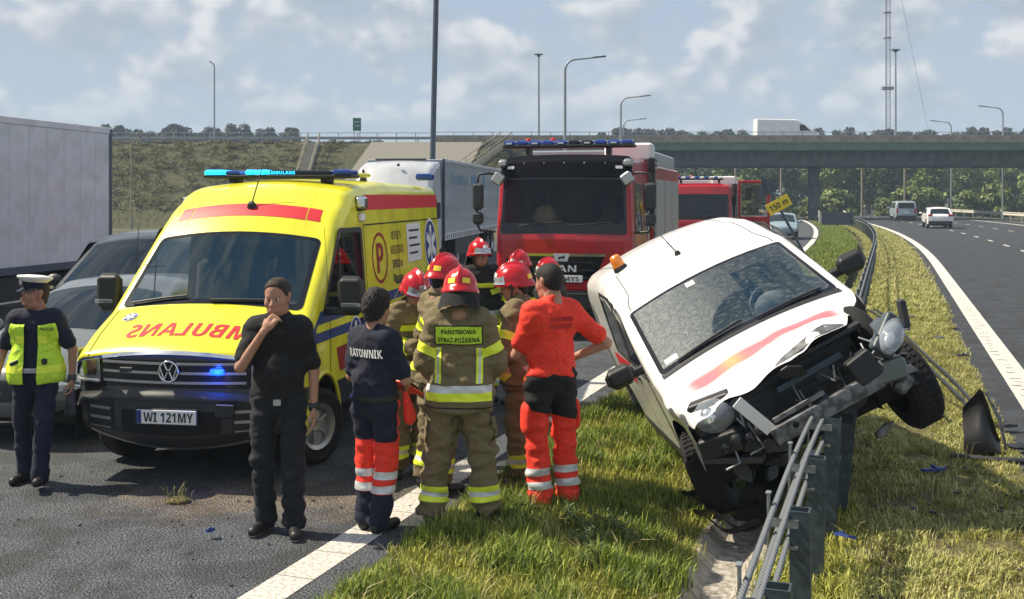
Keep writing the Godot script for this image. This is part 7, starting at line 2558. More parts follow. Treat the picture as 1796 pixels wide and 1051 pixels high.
# a fireman: tan or dark suit with bands, boots, helmet
func fireman(sp: Dictionary) -> Dictionary:
	var P := figure(sp)
	var k: float = P.k
	var suit: Material = M[sp.get("suit", "fire_tan")]
	var leg := trousers(P, suit, "trousers", 0.038, P.hip.y + 0.06, 0.10 * k, 0.020, 0.014)
	var hem: float = P.hip.y - 0.13 * k
	var jk := jacket(P, suit, "jacket", 0.030, hem, 1.0, 0.014, 0.017, 0.015, Vector3(8, 15, 8))
	boots(P, M.leather, 0.16, 0.066)
	var J: Dictionary = P.J
	for n in ["l", "r"]:
		var dn: Vector3 = J["ankle" + n] - J["knee" + n]
		var c: Vector3 = J["knee" + n] + dn * 0.66
		band(P, leg, "leg_band", M.yellow_band, c, dn, 0.055, 0.16)
		band(P, leg, "leg_band_silver", M.silver_band, c, dn, 0.018, 0.16, 0.007)
		var up: Vector3 = J["el" + n] - J["sh" + n]
		band(P, jk, "sleeve_band", M.yellow_band, J["sh" + n] + up * 0.62, up, 0.034, 0.125)
		if sp.get("fore_bands", true):
			var fo: Vector3 = J["wr" + n] - J["el" + n]
			band(P, jk, "cuff_band", M.yellow_band, J["el" + n] + fo * 0.72, fo, 0.028, 0.10)
	var big := 0.6
	var by: float = P.hip.y + sp.get("band_y", 0.0) * k
	if sp.get("bands", true):
		var ax: Vector3 = (P.chest - P.hip).normalized()
		part(shear(jk, [[Vector3(0, by + 0.04, 0), ax], [Vector3(0, by - 0.022, 0), -ax], [Vector3(0.235, 0, 0), Vector3.RIGHT], [Vector3(-0.235, 0, 0), Vector3.LEFT]], 0.004), "waist_band", M[sp.get("low_band", "yellow_band")], P.o)
		part(shear(jk, [[Vector3(0, by + 0.092, 0), ax], [Vector3(0, by + 0.040, 0), -ax], [Vector3(0.235, 0, 0), Vector3.RIGHT], [Vector3(-0.235, 0, 0), Vector3.LEFT]], 0.004), "waist_band_silver", M[sp.get("high_band", "silver_band")], P.o)
		if sp.get("chest_band", true):
			for z in [-1.0, 1.0]:
				part(shear(jk, [[Vector3(0, P.chest.y + 0.02, 0), Vector3.UP], [Vector3(0, P.chest.y - 0.035, 0), Vector3.DOWN], [Vector3(0.15, 0, 0), Vector3.RIGHT], [Vector3(-0.15, 0, 0), Vector3.LEFT]], 0.004, Vector3(0, 0, z), 0.2), "chest_band", M.yellow_band, P.o)
	# cargo pockets, hem seam, collar
	for z in [-1.0, 1.0]:
		var ty: float = lerpf(J.hipl.y, J.kneel.y, 0.62)
		part(shear(leg, [[Vector3(0, ty + 0.10, 0), Vector3.UP], [Vector3(0, ty - 0.11, 0), Vector3.DOWN]], 0.012, Vector3(z, 0, 0), 0.72), "cargo_pocket", suit, P.o)
		part(shear(leg, [[Vector3(0, ty + 0.105, 0), Vector3.UP], [Vector3(0, ty + 0.05, 0), Vector3.DOWN]], 0.017, Vector3(z, 0, 0), 0.68), "pocket_flap", suit, P.o)
	part(shear(jk, [[Vector3(0, hem + 0.045, 0), Vector3.UP], [Vector3(0, hem + 0.036, 0), Vector3.DOWN]], 0.002), "hem_seam", M.black_cloth, P.o)
	var cl := []
	for i in 25: cl.append(P.neck + Vector3(cos(TAU * i / 24.0) * 0.088, 0.035 - 0.02 * sin(TAU * i / 24.0), sin(TAU * i / 24.0) * 0.088) * k)
	part(MB.new().tube(cl, 0.022, 8, false), "collar", suit, P.o)
	hair_on(P, M.hair, [[Vector3(0, -0.02, 0.0), Vector3(0, -0.6, 1)]], 0.004)
	helmet(P, sp.get("hat", {}))
	P["jk"] = jk
	P["leg"] = leg
	return P


func build_people() -> void:
	make_head()
	make_hand("loose", 0.35)
	make_hand("grip", 1.0)
	make_hand("flat", 0.10)
	policeman()
	man_in_black()
	navy_paramedic()
	red_paramedic()
	firemen()


func policeman() -> void:
	var sp := {"label": "traffic policeman in white cap and yellow vest, walking at the left edge", "at": Vector3(-3.97, 0, -9.03), "h": 1.72, "turn": 0.10, "seed": 3,
		"look": Vector3(0.06, -0.85, 0), "foot_r": Vector3(-0.13, 0.0, -0.10), "foot_l": Vector3(0.09, 0.02, 0.20), "toe_pitch_l": -0.25, "toe_l": 0.15, "toe_r": -0.3,
		"knee_l": Vector3(0.105, 0.51, 0.14), "elbow_r": Vector3(-0.29, 1.16, -0.03), "wrist_r": Vector3(-0.30, 0.93, 0.10), "elbow_l": Vector3(0.30, 1.17, -0.04), "wrist_l": Vector3(0.31, 0.91, 0.02), "grip_r": "grip", "grip_l": "grip", "skin": "skin_tan", "wide": 1.05}
	var P := figure(sp)
	var k: float = P.k
	var leg := trousers(P, M.navy_cloth, "trousers", 0.012, P.hip.y + 0.09, 0.05, 0.010, 0.010)
	var shirt := jacket(P, M.navy_cloth, "shirt", 0.014, P.hip.y + 0.06, 0.78, 0.0, 0.008)
	boots(P, M.shoe_black, 0.02, 0.046, M.decal_black)
	# vest, open in front
	var v := []
	for t in P.torso:
		var q: Array = t.duplicate()
		q[2] += 0.036; q[3] += 0.036
		v.append(q)
	v.append([P.hip + Vector3(-0.07, 0.03, 0), P.hip + Vector3(0.07, 0.03, 0), 0.15, 0.15, 0.08, Vector3(1, 1, 0.92)])
	var f := Field.new(v, 0.012)
	f.cut(Vector3(0, P.hip.y - 0.05, 0), Vector3.DOWN)
	f.cut(P.neck + Vector3(0, -0.03, 0), Vector3(0, 1, 0.5))
	for s in [-1.0, 1.0]: f.cut(Vector3(0.19 * s, P.chest.y, 0), Vector3(s, 0.12, 0))
	f.rumple(0.010, Vector3(9, 12, 9), 5)
	var arr := f.mesh()
	# two front panels and the back
	for s in [-1.0, 1.0]:
		part(shear(arr, [[Vector3(0.055 * s, P.chest.y, 0), Vector3(-s, -0.10 * 0, 0)]], 0.0, Vector3(0, 0, 1), -0.45), "vest_front", M.hi_vis, P.o)
		part(shear(arr, [[Vector3(0.055 * s, 0, 0), Vector3(-s, 0, 0)], [Vector3(0, P.hip.y + 0.10, 0), Vector3.UP], [Vector3(0, P.hip.y + 0.04, 0), Vector3.DOWN]], 0.004, Vector3(0, 0, 1), -0.3), "reflective_band", M.yellow_band, P.o)
		part(shear(arr, [[Vector3(0.055 * s, 0, 0), Vector3(-s, 0, 0)], [Vector3(0, P.chest.y - 0.02, 0), Vector3.UP], [Vector3(0, P.chest.y - 0.08, 0), Vector3.DOWN], [Vector3(0.12 * s, 0, 0), Vector3(s, 0, 0)]], 0.004, Vector3(0, 0, 1), 0.2), "reflective_band", M.yellow_band, P.o)
	part(shear(arr, [], 0.0, Vector3(0, 0, -1), 0.45), "vest_back", M.hi_vis, P.o)
	var chest_patch := shear(arr, [[Vector3(0.055, 0, 0), Vector3(-1, 0, 0)], [Vector3(0, P.chest.y + 0.12, 0), Vector3.UP], [Vector3(0, P.chest.y - 0.02, 0), Vector3.DOWN]], 0.004, Vector3(0, 0, 1), 0.2)
	part(cloth_letters(chest_patch, "POLICJA", 0.105, 0.030, Transform3D(Basis.IDENTITY, Vector3(0.125, P.chest.y + 0.035, 0))), "lettering", M.decal_black, P.o)
	part(MB.new().box(Vector3(-0.12, P.hip.y + 0.13, 0.165), Vector3(0.07, 0.035, 0.03), 0.01, Basis(Vector3.BACK, 0.4)), "radio_clip", M.black_plastic, P.o)
	part(MB.new().box(Vector3(0.12, P.hip.y + 0.14, 0.165), Vector3(0.045, 0.05, 0.03), 0.01), "whistle_clip", M.black_plastic, P.o)
	# belt with a pale buckle
	part(shear(leg, [[Vector3(0, P.hip.y + 0.085, 0), Vector3.UP], [Vector3(0, P.hip.y + 0.035, 0), Vector3.DOWN]], 0.006), "belt", M.leather, P.o)
	part(MB.new().box(Vector3(0, P.hip.y + 0.062, 0.150), Vector3(0.11, 0.042, 0.014), 0.006), "belt_plate", M.visor, P.o)
	hair_on(P, M.hair_brown, [[Vector3(0, 0.0, 0.0), Vector3(0, -0.4, 1)]], 0.003)
	part(MB.new().ball(P.hd * Vector3(0, -0.075, 0.045), Vector3(0.056, 0.045, 0.056), 14, P.hd.basis.orthonormalized()), "beard", M.hair_brown, P.o)
	# cap
	var cx: Transform3D = P.hd * Transform3D(Basis(Vector3.RIGHT, -0.05), Vector3(0, 0.075, -0.005))
	var cap := part(MB.new().lathe([Vector2(0.094, -0.02), Vector2(0.097, 0.028)], cx, 28, 0.94, 1.08), "cap_band", M.navy_cloth, P.o)
	part(MB.new().lathe([Vector2(0.097, 0.026), Vector2(0.134, 0.058), Vector2(0.138, 0.066), Vector2(0.13, 0.076), Vector2(0.06, 0.086), Vector2(0.001, 0.088)], cx * Transform3D(Basis(Vector3.RIGHT, -0.12), Vector3(0, 0, 0.006)), 32, 0.95, 1.06), "cap_crown", M.cap_white, cap)
	part(MB.new().grid(func(u, q):
		var a = PI * (0.12 + 0.76 * u)
		return cx * Vector3(cos(a) * (0.094 + 0.012 * q), -0.018 - 0.024 * q, sin(a) * (0.102 + 0.058 * q * sin(PI * u))), 16, 4, cx.origin), "cap_peak", M.black_gloss, cap)
	part(MB.new().prism(pv([-0.022, 0.035, 0.022, 0.035, 0.022, 0.005, 0.0, -0.018, -0.022, 0.005]), 0.006, cx * Transform3D(Basis.IDENTITY, Vector3(0, 0.02, 0.116))), "cap_badge", M.alloy, cap)
	glove_thing(P, "l")
	part(MB.new().tube([P.J.wrl + Vector3(-0.03, 0.02, 0), P.J.wrl + Vector3(0.03, 0.02, 0)], 0.030, 10), "wristwatch", M.grey_plastic, P.o)


func glove_thing(P: Dictionary, n: String) -> void:
	# a bunch of gloves held in the hand
	var o := thing("work_gloves", "dark pair of gloves held in the policeman's left hand", "gloves", P.o.transform * (P.J["wr" + n] + Vector3(0.0, -0.12, 0.03)))
	var b := [[Vector3(0, 0.03, 0), Vector3(0, -0.08, 0), 0.03, 0.035, 0.02, Vector3(1.2, 1, 0.7)]]
	for i in 4: b.append([Vector3(-0.035 + 0.022 * i, -0.08, 0), Vector3(-0.045 + 0.028 * i, -0.17 + 0.01 * absf(i - 1.5), 0.01), 0.012, 0.010, 0.008])
	part(soft([Field.new(b, 0.008).mesh()]), "glove", M.grey_plastic, o)


func man_in_black() -> void:
	var sp := {"label": "man in black T-shirt and dark jeans holding a hand to his mouth", "at": Vector3(-1.67, 0, -7.74), "h": 1.82, "turn": 0.02, "seed": 13, "wide": 1.02, "belly": 0.105,
		"look": Vector3(0.10, -0.18, 0.06), "foot_r": Vector3(-0.10, 0.0, -0.02), "foot_l": Vector3(0.12, 0.0, 0.08), "toe_l": 0.22, "toe_r": -0.32,
		"elbow_r": Vector3(-0.235, 1.19, 0.14), "wrist_r": Vector3(-0.055, 1.455, 0.20), "palm_r": Vector3(0.5, 0.3, -0.8), "hand_dir_r": Vector3(0.55, 0.80, -0.25), "grip_r": "grip", "thumb_r": Vector3(0, 0.8, 0.3),
		"elbow_l": Vector3(0.245, 1.14, -0.03), "wrist_l": Vector3(0.255, 0.88, 0.03), "skin": "skin", "hair": "hair_brown"}
	var P := figure(sp)
	trousers(P, M.dark_jeans, "jeans", 0.016, P.hip.y + 0.075, 0.05, 0.014, 0.012)
	var sh := jacket(P, M.black_cloth, "shirt", 0.018, P.hip.y + 0.005, 0.80, 0.0, 0.010)
	boots(P, M.shoe_black, 0.02, 0.046, M.sole)
	part(MB.new().box(Vector3(0.02, P.hip.y - 0.005, 0.152), Vector3(0.055, 0.045, 0.012), 0.004), "belt_buckle", M.alloy, P.o)
	hair_on(P, M.hair_brown, [[Vector3(0, 0.052, 0.062), Vector3(0, -0.62, 1)], [Vector3(0, -0.03, 0), Vector3(0, -1, 0.5)]], 0.006)
	part(MB.new().tube([P.J.wrl + Vector3(-0.035, 0.015, 0.0), P.J.wrl + Vector3(0.035, 0.02, 0.0)], 0.030, 10), "wristwatch", M.black_plastic, P.o)


func navy_paramedic() -> void:
	var sp := {"label": "dark-haired paramedic in navy shirt lettered RATOWNIK, red lower trouser legs", "at": Vector3(-0.99, 0, -7.80), "h": 1.72, "turn": turn_to(148), "seed": 23, "wide": 0.92,
		"look": Vector3(0.12, 0.12, 0), "foot_r": Vector3(-0.075, 0.0, 0.0), "foot_l": Vector3(0.075, 0.0, 0.03), "toe_l": 0.2, "toe_r": -0.1,
		"elbow_r": Vector3(-0.25, 1.14, 0.06), "wrist_r": Vector3(-0.10, 1.06, 0.27), "elbow_l": Vector3(0.26, 1.13, 0.04), "wrist_l": Vector3(0.12, 1.06, 0.27), "grip_r": "grip", "grip_l": "grip", "hair": "hair"}
	var P := figure(sp)
	var k: float = P.k
	var leg := trousers(P, M.navy_cloth, "trousers", 0.020, P.hip.y + 0.10, 0.03, 0.012, 0.012)
	var sh := jacket(P, M.navy_cloth, "shirt", 0.018, P.hip.y + 0.03, 0.80, 0.0, 0.010)
	boots(P, M.leather, 0.14, 0.056)
	# red lower legs with silver bands
	part(shear(leg, [[Vector3(0, 0.655, 0), Vector3(0, 1, 0.0)], [Vector3(0, 0.285, 0), Vector3.DOWN]], 0.003), "red_panel", M.orange_cloth, P.o)
	for y in [0.415, 0.318]:
		part(shear(leg, [[Vector3(0, y + 0.028, 0), Vector3.UP], [Vector3(0, y - 0.028, 0), Vector3.DOWN]], 0.006), "silver_band", M.silver_band, P.o)
	part(shear(leg, [[Vector3(-0.075, 0, 0), Vector3(1, 0, 0)], [Vector3(0, P.hip.y + 0.05, 0), Vector3.UP], [Vector3(0, 0.62, 0), Vector3.DOWN], [Vector3(0, 0, 0.02), Vector3(0, 0, -1)]], 0.004), "red_side_panel", M.orange_cloth, P.o)
	# red bag at the hip
	part(soft([Field.new([[Vector3(-0.18, P.hip.y + 0.06, 0.13), Vector3(-0.20, P.hip.y - 0.10, 0.16), 0.03, 0.06, 0.03, Vector3(0.6, 1, 1)]], 0.01).mesh()]), "hip_pouch", M.orange_cloth, P.o)
	var back := shear(sh, [[Vector3(0, P.chest.y + 0.10, 0), Vector3.UP], [Vector3(0, P.chest.y - 0.06, 0), Vector3.DOWN]], 0.002, Vector3(0, 0, -1), 0.1)
	part(cloth_letters(back, "RATOWNIK", 0.29, 0.062, Transform3D(Basis(Vector3.UP, PI), Vector3(0.0, P.chest.y + 0.015, 0))), "lettering", M.decal_white, P.o)
	part(shear(sh, [[Vector3(0, P.hip.y + 0.075, 0), Vector3.UP], [Vector3(0, P.hip.y + 0.035, 0), Vector3.DOWN]], 0.008), "belt", M.leather, P.o)
	hair_on(P, M.hair, [[Vector3(0, 0.035, 0.05), Vector3(0, -0.8, 1)], [Vector3(0, -0.075, 0), Vector3(0, -1, 0.2)]], 0.016, "hair", [[Vector3(0, 0.09, -0.03), Vector3(0, 0.09, 0.03), 0.05, 0.045, 0.03]])
	# notepad in the hands
	var n := thing("notepad", "small red folder held by the navy paramedic", "folder", P.o.transform * Vector3(0.0, 1.02 * k, 0.36 * k), sp.turn)
	part(MB.new().box(Vector3(0, 0, 0), Vector3(0.20, 0.012, 0.27), 0.004, Basis(Vector3.RIGHT, 0.5)), "cover", M.orange_cloth, n)
	part(MB.new().box(Vector3(0, 0.009, 0), Vector3(0.18, 0.004, 0.25), 0.0, Basis(Vector3.RIGHT, 0.5)), "paper", M.decal_white, n)


func red_paramedic() -> void:
	var sp := {"label": "paramedic in bright red uniform with one hand on his hip, back to camera", "at": Vector3(0.30, 0.0, -8.38), "h": 1.88, "turn": turn_to(205), "seed": 33, "wide": 1.0,
		"look": Vector3(0.18, 0.25, 0), "foot_r": Vector3(-0.14, 0.0, 0.03), "foot_l": Vector3(0.10, 0.0, 0.0), "toe_l": 0.25, "toe_r": -0.3,
		"elbow_r": Vector3(-0.42, 1.20, -0.10), "wrist_r": Vector3(-0.215, 1.08, 0.07), "hand_dir_r": Vector3(0.6, -0.5, 0.4), "palm_r": Vector3(0.4, 0.3, -0.6), 
		"elbow_l": Vector3(0.245, 1.13, 0.08), "wrist_l": Vector3(0.10, 1.20, 0.28), "grip_l": "grip", "hair": "hair_brown"}
	var P := figure(sp)
	var k: float = P.k
	var leg := trousers(P, M.orange_cloth, "trousers", 0.024, P.hip.y + 0.10, 0.05, 0.014, 0.016)
	var sh := jacket(P, M.orange_cloth, "shirt", 0.020, P.hip.y + 0.03, 0.74, 0.0, 0.010)
	boots(P, M.leather, 0.14, 0.056)
	part(shear(leg, [[Vector3(0, P.hip.y + 0.2, 0), Vector3.UP], [Vector3(0, P.hip.y - 0.27, 0), Vector3(0.25, -1, 0)]], 0.004, Vector3(-0.15, 0, -1), -0.35), "black_seat_panel", M.black_cloth, P.o)
	part(shear(sh, [[Vector3(0.105, 0, 0), Vector3(-1, 0.12, 0)], [Vector3(0, P.chest.y + 0.05, 0), Vector3.UP], [Vector3(0.22, 0, 0), Vector3(1, 0, 0)]], 0.004, Vector3(0.3, 0, -1), 0.15), "black_side_panel", M.black_cloth, P.o)
	part(shear(sh, [[Vector3(-0.165, 0, 0), Vector3(1, 0.25, 0)], [Vector3(0, P.chest.y + 0.12, 0), Vector3.UP], [Vector3(0, P.chest.y - 0.01, 0), Vector3.DOWN]], 0.004, Vector3(0, 0, -1), 0.0), "black_sleeve_panel", M.black_cloth, P.o)
	for n in ["l", "r"]:
		var d: Vector3 = P.J["ankle" + n] - P.J["knee" + n]
		for y in [0.56, 0.78]:
			band(P, leg, "silver_band", M.silver_band, P.J["knee" + n] + d * y, d, 0.028, 0.13)
		part(soft([Field.new([[P.J["hip" + n].lerp(P.J["knee" + n], 0.62) + Vector3(0.10 * (1 if n == "l" else -1), 0.04, 0), P.J["hip" + n].lerp(P.J["knee" + n], 0.72) + Vector3(0.10 * (1 if n == "l" else -1), -0.02, 0), 0.07, 0.07, 0.02, Vector3(0.45, 1.1, 1)]], 0.01).mesh()]), "cargo_pocket", M.orange_cloth, P.o)
	var back := shear(sh, [[Vector3(0, P.chest.y + 0.14, 0), Vector3.UP], [Vector3(0, P.chest.y - 0.05, 0), Vector3.DOWN]], 0.002, Vector3(0, 0, -1), 0.1)
	part(cloth_letters(back, "RATOWNIK", 0.19, 0.036, Transform3D(Basis(Vector3.UP, PI), Vector3(-0.03, P.chest.y + 0.075, 0))), "lettering", M.decal_dark_red, P.o)
	part(cloth_letters(back, "MEDYCZNY", 0.19, 0.036, Transform3D(Basis(Vector3.UP, PI), Vector3(-0.03, P.chest.y + 0.02, 0))), "lettering", M.decal_dark_red, P.o)
	hair_on(P, M.hair, [[Vector3(0, 0.045, 0.055), Vector3(0, -0.75, 1)], [Vector3(0, -0.055, 0), Vector3(0, -1, 0.2)]], 0.004)


func firemen() -> void:
	# the one in the middle with his back to us
	var P := fireman({"label": "fireman in tan suit seen from behind, yellow back patch with black lettering", "at": Vector3(-0.38, 0.0, -7.92), "h": 1.84, "turn": turn_to(178), "seed": 41, "wide": 1.04, "gloves": false,
		"look": Vector3(0.35, 0.0, 0), "foot_r": Vector3(-0.19, 0.0, 0.02), "foot_l": Vector3(0.20, 0.0, 0.0), "band_y": -0.02, "chest_band": false,
		"elbow_r": Vector3(-0.262, 1.16, 0.03), "wrist_r": Vector3(-0.19, 1.02, 0.24), "elbow_l": Vector3(0.262, 1.16, 0.03), "wrist_l": Vector3(0.20, 1.02, 0.24), "grip_l": "grip", "grip_r": "grip", "fore_bands": false})
	var c: Vector3 = P.chest
	var jk: Array = P.jk
	var pt := shear(jk, [[Vector3(0, c.y + 0.105, 0), Vector3.UP], [Vector3(0, c.y - 0.02, 0), Vector3.DOWN], [Vector3(0.165, 0, 0), Vector3.RIGHT], [Vector3(-0.165, 0, 0), Vector3.LEFT]], 0.004, Vector3(0, 0, -1), 0.15)
	part(shear(jk, [[Vector3(0, c.y + 0.115, 0), Vector3.UP], [Vector3(0, c.y - 0.03, 0), Vector3.DOWN], [Vector3(0.175, 0, 0), Vector3.RIGHT], [Vector3(-0.175, 0, 0), Vector3.LEFT]], 0.002, Vector3(0, 0, -1), 0.1), "patch_border", M.decal_black, P.o)
	var pp := part(pt, "back_patch", M.hi_vis, P.o)
	part(cloth_letters(pt, "PAŃSTWOWA", 0.25, 0.044, Transform3D(Basis(Vector3.UP, PI), Vector3(0, c.y + 0.072, 0))), "lettering", M.decal_black, pp)
	part(cloth_letters(pt, "STRAŻ POŻARNA", 0.305, 0.046, Transform3D(Basis(Vector3.UP, PI), Vector3(0, c.y + 0.013, 0))), "lettering", M.decal_black, pp)
	for s in [-1.0, 1.0]:
		var a: float = minf(0.125 * s, 0.172 * s)
		var b: float = maxf(0.125 * s, 0.172 * s)
		part(shear(jk, [[Vector3(b, 0, 0), Vector3.RIGHT], [Vector3(a, 0, 0), Vector3.LEFT], [Vector3(0, c.y - 0.05, 0), Vector3.UP], [Vector3(0, P.hip.y + 0.085, 0), Vector3.DOWN]], 0.004, Vector3(0, 0, -1), 0.1), "back_strap", M.yellow_band, P.o)
		part(shear(jk, [[Vector3(b - 0.016, 0, 0), Vector3.RIGHT], [Vector3(a + 0.016, 0, 0), Vector3.LEFT], [Vector3(0, c.y - 0.05, 0), Vector3.UP], [Vector3(0, P.hip.y + 0.085, 0), Vector3.DOWN]], 0.006, Vector3(0, 0, -1), 0.1), "back_strap_silver", M.silver_band, P.o)
	# tall one behind him, half hidden
	fireman({"label": "fireman in tan suit standing half hidden behind the one with the back patch", "at": Vector3(-0.62, 0.0, -8.85), "h": 1.88, "turn": turn_to(120), "seed": 51, "wide": 1.04,
		"look": Vector3(0.25, 0.25, 0), "lean": Vector3(0, 0, 0.04), "elbow_r": Vector3(-0.27, 1.15, 0.05), "wrist_r": Vector3(-0.16, 0.98, 0.22), "elbow_l": Vector3(0.27, 1.16, 0.03), "wrist_l": Vector3(0.16, 1.02, 0.25), "hat": {"curtain": false}, "grip_l": "grip", "grip_r": "grip"})
	# the one who looks down at a telephone
	var Q := fireman({"label": "fireman with silver visor looking down at a phone, beside the ambulance", "at": Vector3(-0.88, 0.0, -9.35), "h": 1.78, "turn": turn_to(28), "seed": 61, "wide": 1.02,
		"look": Vector3(0.50, 0.0, 0), "lean": Vector3(0, -0.02, 0.05), "head_shift": Vector3(0, -0.02, 0.03), "elbow_r": Vector3(-0.29, 1.12, 0.08), "wrist_r": Vector3(-0.10, 1.16, 0.32), "elbow_l": Vector3(0.29, 1.12, 0.08), "wrist_l": Vector3(0.10, 1.16, 0.32), "grip_l": "grip", "grip_r": "grip", "hat": {"badge": M.visor}})
	var ph := thing("phone", "black telephone in the hands of the fireman beside the ambulance", "phone", Q.o.transform * Vector3(0.0, 1.12, 0.42), turn_to(28))
	part(MB.new().box(Vector3.ZERO, Vector3(0.075, 0.15, 0.01), 0.004, Basis(Vector3.RIGHT, -0.9)), "case", M.phone, ph)
	part(MB.new().box(Basis(Vector3.RIGHT, -0.9) * Vector3(0, 0, -0.0055), Vector3(0.068, 0.14, 0.002), 0.0, Basis(Vector3.RIGHT, -0.9)), "screen", M.black_gloss, ph)
	# the one in profile before the red paramedic
	fireman({"label": "fireman with yellow mark on his helmet, facing left beside the red paramedic", "at": Vector3(0.08, 0.0, -9.05), "h": 1.80, "turn": turn_to(-100), "seed": 71, "wide": 1.08, "low_band": "amber_band", "high_band": "pink_band", "band_y": -0.03,
		"look": Vector3(0.22, 0.20, 0), "lean": Vector3(0, 0, 0.03), "elbow_l": Vector3(0.26, 1.14, 0.10), "wrist_l": Vector3(0.12, 1.28, 0.30), "elbow_r": Vector3(-0.26, 1.14, 0.10), "wrist_r": Vector3(-0.06, 1.26, 0.30), "grip_l": "grip", "grip_r": "grip", "hat": {"side_mark": true, "curtain": false}})
	# three farther back by the fire engine
	fireman({"label": "fireman in black suit facing the camera before the fire engine's left corner", "at": Vector3(-0.39, 0.0, -12.7), "h": 1.86, "turn": turn_to(18), "seed": 81, "suit": "fire_dark", "bands": true, "look": Vector3(0.10, 0.25, 0), "wide": 1.08})
	fireman({"label": "fireman in black suit with white-striped helmet before the fire engine's grille", "at": Vector3(0.10, 0.0, -12.5), "h": 1.74, "turn": turn_to(-35), "seed": 91, "suit": "fire_dark", "look": Vector3(0.30, 0.0, 0), "wide": 1.08, "hat": {"visor": M.decal_white}})
	fireman({"label": "fireman whose red helmet shows just above the red paramedic's head", "at": Vector3(0.42, 0.0, -12.0), "h": 1.68, "turn": turn_to(-60), "seed": 95, "suit": "fire_dark", "look": Vector3(0.30, 0.0, 0), "wide": 1.05})


# ---------------------------------------------------------------- things lying about
func build_debris() -> void:
	# torn-off bumper corner on the verge
	var o := thing("torn_bumper", "black torn-off bumper corner standing on the dry verge at right", "bumper piece", Vector3(4.36, 0.0, -10.05), -0.3)
	var m := MB.new()
	m.grid(func(u, v):
		var w := lerpf(-0.16, 0.16, u)
		var top := 0.42 + 0.32 * (1.0 - absf(u - 0.42) / 0.58) - 0.25 * smoothstep(0.5, 1.0, u)
		return Vector3(w, top * v * 0.86, 0.10 * sin(PI * u) + 0.05 * sin(v * 6.0)), 14, 10, Vector3(0, 0.2, -1.0))
	part(m, "bumper_skin", M.black_plastic, o)
	part(MB.new().tube([Vector3(0.02, 0.60, 0.09), Vector3(0.14, 0.36, 0.10), Vector3(0.20, 0.08, 0.06)], [0.01, 0.022, 0.014], 6), "bright_edge", M.scrap, o)
	part(MB.new().tube([Vector3(-0.28, 0.02, 0.20), Vector3(0.05, 0.03, 0.30), Vector3(0.42, 0.03, 0.24)], 0.03, 8), "bumper_lip", M.grey_plastic, o)
	var bits := [[1637, 836, 0.10, "blue plastic shard lying on the dry verge below the torn bumper", "decal_blue"], [1482, 955, 0.08, "blue plastic shard in the grass right of the barrier posts", "decal_blue"], [1690, 630, 0.09, "dark blue car fragment lying at the edge of the right carriageway", "decal_navy"], [1648, 598, 0.08, "small blue-grey fragment on the dry verge beyond the wreck's wheel", "scrap"], [370, 945, 0.035, "tiny blue scrap lying on the asphalt in the left foreground", "decal_blue"], [1585, 497, 0.09, "black fragment on the dry verge near the bent barrier", "black_plastic"], [1636, 547, 0.07, "small black fragment beside the right edge line", "black_plastic"], [1600, 560, 0.07, "grey fragment between slack ropes and right edge line", "scrap"], [1676, 583, 0.08, "dark fragment at the grass edge before the right edge line", "black_plastic"], [1622, 488, 0.07, "farthest dark fragment at the grass edge", "black_plastic"], [1770, 758, 0.12, "black strip lying on the asphalt right of the torn bumper", "black_plastic"], [1785, 795, 0.12, "black strip nearest the right edge of the picture", "black_plastic"]]
	for b in bits:
		var d: float = 4560.0 / (b[1] - 345.0)
		var t := thing("car_fragment", b[3], "fragment", Vector3((b[0] - 898.0) / 1900.0 * d, 0.03, -d), rng.randf() * TAU, "fragments of the wrecked car")
		var s: float = b[2]
		var q := MB.new()
		var poly := PackedVector2Array()
		for i in 6: poly.push_back(Vector2(cos(TAU * i / 6.0), sin(TAU * i / 6.0)) * s * rng.randf_range(0.5, 1.1) * (Vector2(1.4, 0.7) if s > 0.05 else Vector2.ONE))
		q.prism(poly, 0.02, Transform3D(Basis(Vector3.RIGHT, -PI / 2 + rng.randf_range(-0.4, 0.4)), Vector3(0, 0.02, 0)))
		part(q, "shard", M[b[4]], t)
		q = MB.new().box(Vector3(s * 0.3, 0.04, 0), Vector3(s * 0.9, 0.025, s * 0.3), 0.004, Basis(Vector3.UP, rng.randf() * 3.0) * Basis(Vector3.BACK, 0.3))
		part(q, "broken_rib", M[b[4]], t)
	# churned soil and a lump of grass
	var tb := blade_tuft(5, 26, 0.17, 0.10, lin_c(0.07, 0.09, 0.02), lin_c(0.30, 0.28, 0.11))
	var g := thing("grass_clump", "uprooted clump of grass lying on the asphalt before the ambulance", "grass clump", Vector3(-2.62, 0.01, -8.50))
	part(tb, "blades", M.blade, g)
	part(MB.new().ball(Vector3(0, 0.0, 0), Vector3(0.10, 0.035, 0.08), 10), "soil_lump", M.dry_soil, g)
	# black scraps in the drain by the wreck's wheel
	for q in [[1268, 905, 0.30, "black torn plastic sheet lying in the drain under the wreck"], [1285, 940, 0.26, "black curled plastic strip lying in the drain nearest the camera"]]:
		var d: float = 4560.0 * 1.08 / (q[1] - 345.0)
		var t := thing("torn_liner", q[3], "plastic scrap", Vector3((q[0] - 898.0) / 1900.0 * d, -0.15, -d), -0.5)
		for k in 2:
			var kk := float(k)
			part(MB.new().grid(func(u, v): return Vector3(q[2] * (u * 2 - 1), 0.05 + 0.05 * sin(u * 7.0 + kk) + 0.07 * v * v, (v - 0.5) * 0.13 + kk * 0.10 + 0.05 * sin(u * 3.0)), 14, 4, Vector3(0, -1, 0)), "liner", M.black_plastic, t)


